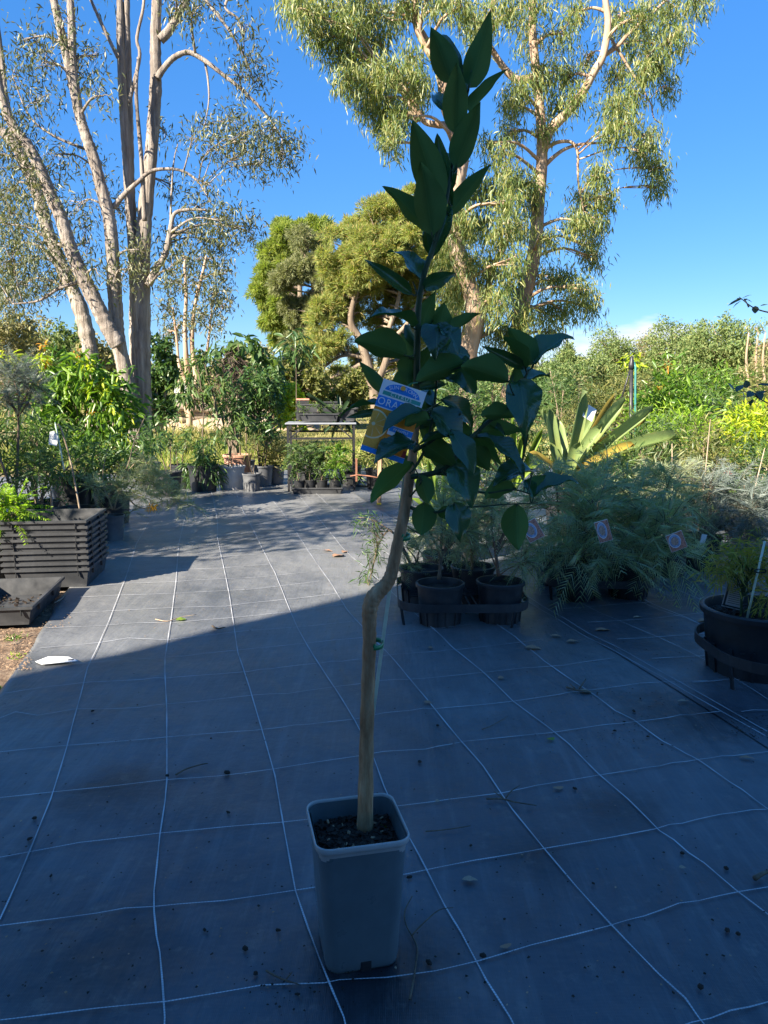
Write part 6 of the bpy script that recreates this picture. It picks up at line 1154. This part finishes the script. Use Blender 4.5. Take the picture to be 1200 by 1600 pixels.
LV = [ # top whorls
 (733, 135, 766, 24, 40, 'u', 0, .03, 0), (719, 140, 676, 36, 38, 't', .01, .05, 1), (706, 130, 675, 44, 40, 'u', -.01, -.02, 0), (712, 210, 714, 97, 38, 'u', -.02, -.05, 2), (706, 178, 671, 138, 20, 't', .01, .05, 3), (733, 180, 781, 111, 24, 'u', .01, .06, 1), (712, 264, 749, 160, 38, 'u', -.02, -.04, 0), (688, 318, 645, 188, 50, 'u', -.02, -.04, 0), (706, 322, 682, 206, 30, 't', .02, .04, 2), (675, 368, 660, 254, 48, 'u', -.03, -.05, 0), (668, 362, 609, 290, 28, 'u', .0, .02, 1), (702, 336, 764, 258, 28, 'u', .02, .04, 0), (676, 402, 704, 318, 34, 't', .0, .03, 2), (672, 400, 664, 352, 18, 't', .01, .03, 0), (726, 160, 700, 100, 26, 't', .02, .05, 0), (704, 300, 690, 226, 34, 't', .03, .05, 1),
 # middle whorls
 (656, 438, 619, 377, 32, 't', 0, .02, 3), (645, 460, 572, 405, 19, 't', -.01, -.04, 1), (660, 450, 710, 426, 22, 't', -.01, -.03, 1), (646, 512, 589, 474, 40, 't', -.01, -.06, 3), (656, 520, 676, 460, 28, 'u', .01, .03, 3), (684, 540, 694, 474, 46, 'u', .01, .03, 2), (684, 506, 681, 550, 52, 't', .0, -.05, 1), (705, 518, 744, 488, 20, 'u', .01, .04, 1), (686, 512, 722, 537, 16, 't', -.01, -.05, 3), (636, 556, 554, 527, 40, 'u', -.01, -.03, 0), (640, 556, 636, 598, 34, 'u', .0, .02, 1), (600, 612, 563, 566, 22, 'u', .02, .05, 0), (727, 566, 647, 592, 34, 'u', -.02, -.04, 0), (738, 570, 694, 570, 16, 't', .01, .03, 1), (795, 596, 719, 567, 42, 'u', -.03, -.06, 0), (692, 592, 731, 598, 24, 't', .0, -.03, 3), (650, 560, 628, 520, 24, 'u', .02, .05, 2), (652, 590, 672, 540, 30, 'u', .02, .05, 4), (656, 545, 632, 505, 20, 't', .03, .05, 0),
 # right side branch
 (820, 575, 755, 541, 18, 't', .03, .0, 0), (832, 570, 797, 512, 36, 'u', .03, .05, 0), (822, 576, 794, 522, 16, 't', .02, .0, 4), (835, 568, 888, 514, 22, 't', .03, .05, 1), (816, 598, 858, 582, 26, 't', .04, .08, 0), (812, 594, 824, 672, 54, 't', .02, -.05, 1), (806, 602, 800, 640, 20, 't', .04, .02, 0), (806, 650, 746, 643, 26, 'u', .03, .0, 1), (690, 624, 750, 664, 26, 't', .0, .03, 3), (762, 662, 790, 678, 9, 't', .04, .03, 0),
 # round the label and below
 (672, 656, 628, 658, 28, 'u', -.05, -.07, 1), (660, 641, 596, 671, 22, 't', -.06, -.10, 0), (672, 642, 728, 690, 44, 't', -.02, -.04, 3), (712, 682, 652, 690, 18, 't', -.03, -.03, 0), (704, 672, 744, 735, 24, 't', -.03, -.08, 4), (662, 694, 712, 726, 42, 'u', -.01, .01, 1), (648, 690, 583, 713, 48, 't', -.06, -.09, 1), (645, 722, 574, 781, 28, 'u', -.04, -.06, 1), (708, 727, 742, 782, 46, 't', -.02, -.07, 1), (738, 700, 764, 734, 34, 'u', .02, .03, 0), (655, 742, 671, 788, 30, 'u', -.03, -.05, 0), (662, 784, 659, 838, 40, 'u', -.02, -.04, 0), (709, 786, 722, 840, 38, 't', -.04, -.08, 1), (684, 798, 712, 812, 22, 'u', -.02, -.02, 0), (806, 762, 752, 772, 28, 'u', .02, .0, 1), (832, 734, 774, 742, 30, 't', .02, -.02, 3), (820, 750, 834, 776, 18, 't', .03, .0, 0), (828, 772, 852, 742, 24, 'u', .03, .05, 2), (834, 774, 900, 739, 16, 't', .03, .06, 1), (807, 787, 809, 860, 46, 'u', .02, .0, 2), (745, 682, 828, 732, 18, 't', .02, -.02, 1), (600, 634, 532, 633, 13, 't', .02, .03, 3), (594, 642, 543, 652, 13, 't', .02, .0, 3), (700, 660, 668, 628, 20, 'u', .03, .05, 0), (640, 735, 618, 700, 20, 'u', .03, .05, 0), (668, 690, 690, 735, 24, 'u', .03, .04, 0), (720, 740, 700, 690, 26, 't', .03, .05, 0)]
TW = []
for _ in range(18):                                              # smaller leaves tucked in behind
    q = random.choice([p for p in BP + lo if .92 < (p + O).z < 1.25]) + O; v_ = q - Vector((0, 0, H)); s_ = FPX / (v_.y * CP - v_.z * SP); qx, qy = 600 + v_.x * s_, 800 - (v_.z * CP + v_.y * SP) * s_
    a_ = random.uniform(0, 6.28); L2 = random.uniform(42, 66); LV.append((qx, qy, qx + L2 * math.cos(a_), qy + L2 * math.sin(a_) * .9, L2 * random.uniform(.4, .55), random.choice('tu'), random.uniform(.01, .03), random.uniform(.03, .08), random.randint(0, 4)))
BLUE = {(722, 537), (731, 598), (794, 522), (888, 514), (858, 582), (824, 672), (800, 640), (596, 671), (728, 690), (652, 690), (744, 735), (742, 782), (722, 840), (774, 742), (834, 776), (900, 739), (828, 732), (532, 633), (589, 474), (619, 377)}
for (x0, y0, x1, y1, wp, face, d0, d1, mi) in LV:
    a = P(x0, y0, FO + d0); b = P(x1, y1, FO + d1); x = (b - a); L_ = x.length; x.normalize()
    toc = (Vector((0, 0, H)) - a).normalized(); up = Vector((0, 0, 1))
    z = (toc * .38 + up * 1.25) if (face == 't' and (x1, y1) in BLUE) else (toc + up * random.choice((.1, .35, .7, 1.3))) if face == 't' else (-toc + up * .45)
    z = z + Vector((random.uniform(-.25, .25), random.uniform(-.15, .15), random.uniform(-.15, .15))); z = z - x * x.dot(z); z.normalize()
    wv = abs(z.dot((toc - x * x.dot(toc)).normalized())); W_ = min((.98 if y0 < 420 else 1.1 if y0 < 580 else 1.0) * wp * kz / max(.5, wv), L_ * .80)
    y = z.cross(x); mt = 'citrusnew' if (x1, y1) == (574, 781) else 'citrus'
    o = bpy.data.objects.new('leaf', CM[mt, mi]); C.objects.link(o); o.parent = ot
    o.matrix_local = Matrix.Translation(a - O) @ Matrix((x, y, z)).transposed().to_4x4() @ Matrix.Diagonal((L_, W_, (L_ + W_) / 2, 1))
    q = min(BP, key=lambda p: (p - (a - O)).length)
    if (q - (a - O)).length > .004: TW.append((q, a - O, x))
mb = MB()
for q, a, x in TW:
    m_ = q.lerp(a, .6) + Vector((0, 0, -.004)); mb.tube(spline([q, m_, a, a + x * .006], 3), .0013, 5, False)
mb.build('petiole', M['greenstem'], ot, True)
# ------------------------------------------------------------------ the printed label tied to the sapling
FTG = 1.375
TL, TRr, BL = P(599.7, 591, FTG), P(666.8, 613.5, FTG - .004), P(568, 704, FTG - .012)
ux = (TRr - TL); Wt = ux.length; ux.normalize(); vy = (BL - TL); vy = vy - ux * vy.dot(ux); Ht = vy.length; vy.normalize(); nz = ux.cross(-vy); nz = -nz if nz.dot(Vector((0, 0, H)) - TL) < 0 else nz
lab = thing('plant_label', 'printed ORANGE citrus label tied to the sapling among its leaves', 'plant label', TL)
lm = Matrix((ux, -vy, nz)).transposed().to_4x4(); lab.matrix_world = Matrix.Translation(TL) @ lm
def lam(name, c, rough=.35): 
    m, n, o = new_mat(name); pbsdf(n, o, c, rough, .5, bump(n, noise(n, 40, 2), .03, .001)); return m
PB = lam('print_blue', (.02, .26, .75)); PW = lam('print_white', (.85, .85, .85)); PG = lam('print_green', (.05, .36, .30)); PO = plastic('print_orange', (1.0, .28, .015), .35, .25, 120); PO2 = plastic('print_pale_orange', (1.0, .42, .06), .35, .12, 200); PM = plastic('print_maroon', (.48, .035, .03), .35, .4, 80); PP = lam('print_pith', (.95, .74, .42))
cd = MB(); cd.box((Wt / 2, -Ht / 2, 0), (Wt, Ht, .0008)); card = cd.build('card', PW, lab)
zz = [.0006]
def flat(name, pts, m, step=.00012, parent=None):
    zz[0] += step; mb = MB(); mb.add([(u * Wt, -v * Ht, zz[0]) for u, v in pts], [tuple(range(len(pts)))]); return mb.build(name, m, parent or lab)
def rect(name, u0, v0, u1, v1, m): return flat(name, [(u0, v1), (u1, v1), (u1, v0), (u0, v0)], m)
arc = lambda cu, cv, ru, rv, a0, a1, n=24: [(cu + ru * math.cos(R(a0 + (a1 - a0) * i / n)), cv - rv * math.sin(R(a0 + (a1 - a0) * i / n))) for i in range(n + 1)]
flat('dome', arc(.5, .132, .40, .118, 0, 180), PB)
rect('citrus_band', .08, .150, .95, .202, PG)
rect('name_band', -.0, .225, 1.0, .368, PB); rect('rule', 0, .368, 1.0, .382, PW)
asp = Ht / Wt
def disc(name, cu, cv, r, m, a0=0, a1=360):
    """a round patch clipped to the picture window"""
    pts = arc(cu, cv, r, r / asp, a0, a1, 40); pts = [(min(max(u, 0), 1), min(max(v, .382), .925)) for u, v in pts]; return flat(name, pts, m)
rect('picture', 0, .382, 1, .925, PM)
disc('orange_fruit', .30, .52, .50, PO); disc('orange_fruit', .85, .60, .40, PO); disc('orange_fruit', .12, .86, .24, PO2); disc('orange_fruit', .62, .86, .30, PO)
disc('pith', .10, .615, .33, PP); disc('cut_face', .10, .615, .295, PO2); disc('core', .10, .615, .04, PP)
for a in range(0, 360, 40):
    u0, v0 = .10, .615; flat('segment_line', [(u0 + .05 * math.cos(R(a)), v0 - .05 * math.sin(R(a)) / asp), (u0 + .27 * math.cos(R(a - 1.5)), v0 - .27 * math.sin(R(a - 1.5)) / asp), (u0 + .27 * math.cos(R(a + 1.5)), v0 - .27 * math.sin(R(a + 1.5)) / asp)], PP) if u0 + .27 * math.cos(R(a)) > 0 else None
rect('foot_band', 0, .932, 1, 1.0, PB)
rect('variety_panel', .45, .560, 1.0, .690, PW); rect('variety_panel', .47, .568, 1.0, .640, PB)
def text(s, u, v, size, m, stretch=1.0, ang=0., spacing=1.0, name='lettering'):
    cu = bpy.data.curves.new('lettering', 'FONT'); cu.body = s; cu.size = size; cu.align_x = 'CENTER'; cu.align_y = 'CENTER'; cu.space_character = spacing; cu.resolution_u = 3
    tmp = bpy.data.objects.new('tmp', cu); C.objects.link(tmp); dg = bpy.context.evaluated_depsgraph_get(); me = bpy.data.meshes.new_from_object(tmp.evaluated_get(dg)); bpy.data.objects.remove(tmp); bpy.data.curves.remove(cu)
    me.materials.clear(); me.materials.append(m); me.name = 'lettering'; o = bpy.data.objects.new(name, me); C.objects.link(o); o.parent = lab; zz[0] += .00012
    o.location = (u * Wt, -v * Ht, zz[0]); o.rotation_euler = (0, 0, ang); o.scale = (stretch, 1, 1); return o
text('ORANGE', .50, .300, .0185, PW, .93, 0, 1.12); text('CITRUS', .5, .176, .0088, PW, 1.05, 0, 1.35); text('PINEAPPLE', .73, .605, .0062, PW, .95)
for i, ch_ in enumerate('SUNGROWN'):
    a = R(152 - i * (124 / 7)); text(ch_, .5 + .33 * math.cos(a), .138 - .080 * math.sin(a), .0092, PW, 1, (a - math.pi / 2) * .55)
disc2 = flat('eyelet', arc(.48, .05, .055, .055 / asp, 0, 360, 18), PO2)
mb = MB(); a = Vector((.50 * Wt, -.055 * Ht, .002)); inv = lab.matrix_world.inverted()
b = inv @ P(652, 598, FO - .02); mb.tube([a, a.lerp(b, .5) + Vector((0, .004, .004)), b], .0016, 6); mb.build('tie', M['tie'], lab, True)

# ------------------------------------------------------------------ a sapling's branches reaching in from the right
sp = thing('young_gum_sapling', 'young round-leaved gum whose leafy twigs reach in from the right edge', 'sapling', (P(1262, 640, 3.0).x, 3.0, .008))
so = Vector(sp.location); mb = MB(); Fq = 3.0
make_pot(sp, .13, .22, 'black')
mb.tube([Vector((0, 0, .15)), P(1262, 700, Fq) - so, P(1266, 560, Fq) - so, P(1262, 440, Fq) - so], [.009, .007, .005, .002], 7)
for pts in ([(1264, 500), (1222, 492), (1196, 487), (1180, 482), (1170, 476), (1160, 468), (1155, 464)], [(1170, 480), (1164, 468)], [(1264, 660), (1224, 640), (1200, 630), (1185, 622), (1165, 612), (1152, 614)], [(1185, 622), (1176, 612)], [(1240, 600), (1200, 602), (1185, 601)]):
    q = spline([P(x, y, Fq) - so for x, y in pts], 4); mb.tube(q, list(np.linspace(.0035, .0014, len(q))), 5)
mb.build('stem', M['twig'], sp, True)
gm = citrus_mesh('gum_leaf', .3, .15, .4, .1, 8); gm.materials.append(M['gumdark'])
for (x0, y0, x1, y1, wp) in [(1160, 466, 1137, 477, 5), (1158, 470, 1145, 480, 5), (1160, 468, 1151, 466, 4), (1160, 466, 1174, 460, 3), (1162, 467, 1175, 471, 5), (1180, 478, 1180, 490, 11), (1188, 478, 1200, 475, 3), (1162, 470, 1168, 466, 4), (1148, 612, 1138, 598, 11), (1155, 606, 1156, 594, 9), (1168, 606, 1165, 594, 11), (1160, 613, 1164, 628, 12), (1176, 612, 1168, 620, 12), (1180, 618, 1196, 610, 10), (1176, 624, 1172, 634, 8), (1204, 602, 1184, 600, 6), (1186, 612, 1190, 624, 10), (1150, 612, 1162, 600, 10)]:
    place_leaf(gm, sp, P(x0, y0, Fq), P(x1, y1, Fq + random.uniform(-.05, .05)), wp * px(Fq), Vector((random.uniform(-.4, .4), -.6, .7)), 'leaf', .6)

# ------------------------------------------------------------------ things lying on the mat
def on_mat(x, y): p = G(x, y); p.z = mat_z(p.x, p.y) + .004; return p
t = thing('white_tag', 'white plastic tag with a dark slot lying at the left edge of the mat', 'tag', on_mat(88, 1041) + Vector((0, 0, .006)), R(-8)); mb = MB(); mb.add([(-.078, -.02, 0), (-.03, -.052, .002), (.095, .002, .004), (.035, .036, .006), (-.055, .034, .003)], [(0, 1, 2, 3, 4)]); o = mb.build('card', M['card'], t); sm = o.modifiers.new('thick', 'SOLIDIFY'); sm.thickness = .0015; mb = MB(); mb.box((.062, .006, .0058), (.022, .009, .001), Matrix.Rotation(.3, 3, 'Z')); mb.build('slot', M['black'], t)
def twig(lb, pts, F_r, mat='twig', grp=None, branches=()):
    q = [on_mat(x, y) for x, y in pts]; t = thing('twig', lb, 'twig', q[0], 0, grp); mb = MB()
    f = lambda p, z: p - q[0] + Vector((0, 0, z + F_r))
    s_ = spline([f(p, random.uniform(0, .004)) for p in q], 4); mb.tube(s_, list(np.linspace(F_r, F_r * .5, len(s_))), 6)
    for br in branches:
        bq = [on_mat(x, y) for x, y in br]; s_ = spline([f(p, .004 + .012 * i / len(bq)) for i, p in enumerate(bq)], 4); mb.tube(s_, list(np.linspace(F_r * .8, F_r * .4, len(s_))), 6)
    mb.build('wood', M[mat], t, True); return t
twig('forked dead twig lying right of the square grey pot', [(640, 1575), (646, 1545), (650, 1515), (652, 1490), (645, 1472), (634, 1452), (633, 1430), (644, 1409)], .0022, 'twig', None, ([(643, 1472), (660, 1455), (685, 1435), (708, 1432)],))
twig('short dead twig just left of the square pot foot', [(416, 1530), (440, 1542), (468, 1553)], .0022, 'twig', None, ([(448, 1545), (457, 1538)],))
twig('branched dead twig on a white line right of the pot', [(760, 1258), (785, 1256), (805, 1262), (838, 1267)], .0028, 'twig', None, ([(790, 1256), (800, 1246), (812, 1240)], [(785, 1256), (772, 1250)]))
twig('pale broken bark twig on the mat, right of the middle carrier', [(885, 1082), (900, 1087), (922, 1090)], .004, 'twig', None, ([(905, 1086), (915, 1073)], [(898, 1086), (890, 1080)]))
twig('thin dark twig lying between two lines right of the trunk', [(753, 1147), (770, 1140), (793, 1126)], .0016); twig('faint dark twig right of the pot rim', [(665, 1312), (690, 1308), (720, 1304), (735, 1300)], .0018); twig('brown twig end cut off by the right edge', [(1178, 1385), (1192, 1378), (1210, 1372)], .006)
twig('small dark twig left of the pot on a cross line', [(275, 1217), (292, 1208), (315, 1202), (325, 1200)], .0028); twig('pale straw twig in the sunlit patch of the mat', [(243, 972), (262, 975), (282, 970), (307, 966)], .003, 'paletwig'); twig('grey twigs on the soil between the crates and the mat', [(92, 945), (100, 938), (106, 930)], .004, 'paletwig', None, ([(85, 948), (98, 943), (104, 948)],)); twig('curled brown leaf stalk in the sun near the middle of the mat', [(332, 985), (340, 990), (352, 987)], .005)
fl = MB(); me_l = {}
for mt, nm in (('deadleaf2', 'dead_leaf'), ('paletwig', 'dead_leaf'), ('strap', 'dead_leaf')):
    me = citrus_mesh(nm, .5, .3, 1., .3, 7); me.materials.append(M[mt]); me_l[mt] = me
FLB = ['long brown dead leaf on the mat in front of the feathery grevillea carrier', 'brown dead leaf beside the big right pot, near its carrier', 'narrow brown dead leaf left of the long one on the right', 'curled brown dead leaf on the line right of the middle carrier', 'brown crumpled leaf in the sun left of the citrus trunk', 'small brown leaf on a line right of the citrus trunk', 'small tan leaf fragment below the middle carrier', 'pale tan dead leaf right of the square pot', 'small yellow-green leaf on the mat right of the trunk', 'narrow brown leaf near the right edge of the mat', 'tiny brown leaf just below the front left pot of the middle carrier', 'pale sliver of leaf right of the long brown one', 'thin pale leaf lying near the seam on the right', 'yellow-green leaf lying by the straw twig in the sun', 'small rusty leaf on a white line, right half of the mat', 'small upright dead leaf below the right cross line', 'pale curled leaf against the broken bark twig', 'brown leaf between the two carriers', 'brown leaf beside the crumpled one in the sun', 'small rust leaf just right of the crumpled one in the sun', 'tiny pale leaf scrap behind the square pot', 'small pale leaf scrap low on the right of the mat']
FLV = [(930, 990, 26, 8, -8, 'deadleaf2'), (1090, 978, 26, 7, -25, 'deadleaf2'), (885, 1010, 22, 6, -15, 'deadleaf2'), (820, 1018, 26, 9, 10, 'deadleaf2'), (520, 872, 22, 12, -40, 'deadleaf2'), (662, 1105, 14, 6, 20, 'deadleaf2'), (778, 1065, 10, 7, 0, 'deadleaf2'), (722, 1382, 26, 9, 0, 'paletwig'), (858, 1161, 9, 10, 60, 'strap'), (1155, 1192, 24, 6, 4, 'deadleaf2'), (669, 1016, 8, 7, 0, 'deadleaf2'), (989, 969, 16, 4, -10, 'paletwig'), (1058, 1104, 20, 4, -6, 'paletwig'), (275, 973, 16, 9, -20, 'strap'), (870, 1235, 10, 12, 70, 'deadleaf2'), (788, 1482, 10, 14, 70, 'twig2'), (905, 1088, 20, 10, 10, 'paletwig'), (860, 1000, 18, 6, 5, 'deadleaf2'), (505, 862, 16, 6, 20, 'deadleaf2'), (535, 866, 14, 6, -60, 'deadleaf2'), (680, 1260, 8, 5, 0, 'paletwig'), (1060, 1365, 12, 5, 0, 'paletwig')]
for (x, y, lp, wp, an, mt), lb in zip(FLV, FLB):
    p = on_mat(x, y); k = px(p.y * 1.02); o = bpy.data.objects.new('fallen_leaf', me_l.get(mt, me_l['deadleaf2'])); C.objects.link(o); o.location = p + Vector((0, 0, .003)); o.rotation_euler = (random.uniform(-.1, .1), -.03, R(-an)); o.scale = (lp * k, max(wp * k * 1.6, .006), lp * k * .45)
    tag(o, lb, 'leaf', 'dead leaves scattered over the weed mat')
BC = [(168, 1260), (55, 1287), (47, 1319), (80, 1373), (320, 1462), (435, 1464), (383, 1493), (357, 1278), (355, 1214), (262, 1218), (145, 1120), (145, 1140), (215, 1108), (656, 1200), (684, 1141), (898, 1238), (1034, 1171), (1093, 1554), (983, 1452), (1065, 1340), (1134, 1365), (1136, 1464), (1152, 1470), (1000, 1100), (975, 1135), (1012, 1158), (960, 1150), (990, 1120), (670, 1512), (400, 1532), (515, 1440), (330, 1162), (788, 1440), (927, 1386), (1066, 1340), (465, 1565), (640, 1380), (735, 1330), (755, 1500)]
me_c = []
for i in range(4):
    b_ = bmesh.new(); bmesh.ops.create_icosphere(b_, subdivisions=1, radius=.5); 
    for v in b_.verts: v.co *= random.uniform(.7, 1.2)
    me = bpy.data.meshes.new('bark_chip'); b_.to_mesh(me); b_.free(); me.materials.append(M['chip']); me_c.append(me)
for i, (x, y) in enumerate(BC):
    p = on_mat(x, y); o = bpy.data.objects.new('bark_chip', me_c[i % 4]); C.objects.link(o); s_ = random.uniform(.006, .014) * (1.6 if i in (17, 8) else 1); o.scale = (s_ * random.uniform(1, 1.9), s_, s_ * .55); o.rotation_euler = (0, 0, random.uniform(0, 6.28)); o.location = p + Vector((0, 0, s_ * .2))
    tag(o, 'small dark bark chip lying on the black weed mat', 'bark chip', 'bark chips scattered over the weed mat')
# crumbs: far too many to count
def crumbs(name, areas, mat, s):
    Vv = []; Tt = []
    for (x0, y0, x1, y1, n) in areas:
        for _ in range(n):
            p = on_mat(random.uniform(x0, x1), random.uniform(y0, y1)); q = s * random.uniform(.4, 1.5); b = len(Vv)
            for k_ in range(4): a = k_ * math.pi / 2 + random.uniform(-.5, .5); r_ = q * random.uniform(.4, 1); Vv.append((p.x + r_ * math.cos(a), p.y + r_ * math.sin(a) * 1.2, p.z + .001))
            Vv.append((p.x, p.y, p.z + q * .5)); Tt += [(b, b + 1, b + 4), (b + 1, b + 2, b + 4), (b + 2, b + 3, b + 4), (b + 3, b, b + 4)]
    return tag(np_mesh(name, np.array(Vv), np.array(Tt), M[mat], None, False), kind='stuff')
crumbs('leaf_litter', [(930, 1080, 1040, 1180, 90), (1140, 1120, 1200, 1160, 120), (830, 930, 900, 1000, 60), (0, 1000, 1200, 1600, 520), (380, 1500, 560, 1600, 40), (180, 850, 560, 1000, 260), (760, 950, 1100, 1180, 160)], 'chip', .0033)
crumbs('pale_litter', [(0, 1000, 1200, 1600, 130), (180, 850, 560, 1000, 140), (780, 940, 1120, 1180, 90)], 'wood', .0032)
crumbs('soil_litter', [(0, 985, 50, 1055, 420), (60, 935, 110, 985, 120)], 'wood', .005)
# small weeds on the bare soil
for (x, y, n, s_, lb) in [(18, 992, 40, .035, 'small green weed on the bare soil before the single crate'), (30, 1020, 26, .03, 'yellowish weed tuft on the bare soil near the white tag'), (4, 1072, 30, .04, 'green weed at the left edge of the mat')]:
    p = G(x, y); p.z = -.02; t = thing('weed', lb, 'weed', p); V, T = leaves(rng.normal(size=(n, 3)) * np.array([.02, .02, .003]), rdir(n, .7), s_ * rng.uniform(.6, 1.3, n), .008, 'diamond'); np_mesh('foliage', V, T, M['fern'] if n == 26 else M['bright'], t)
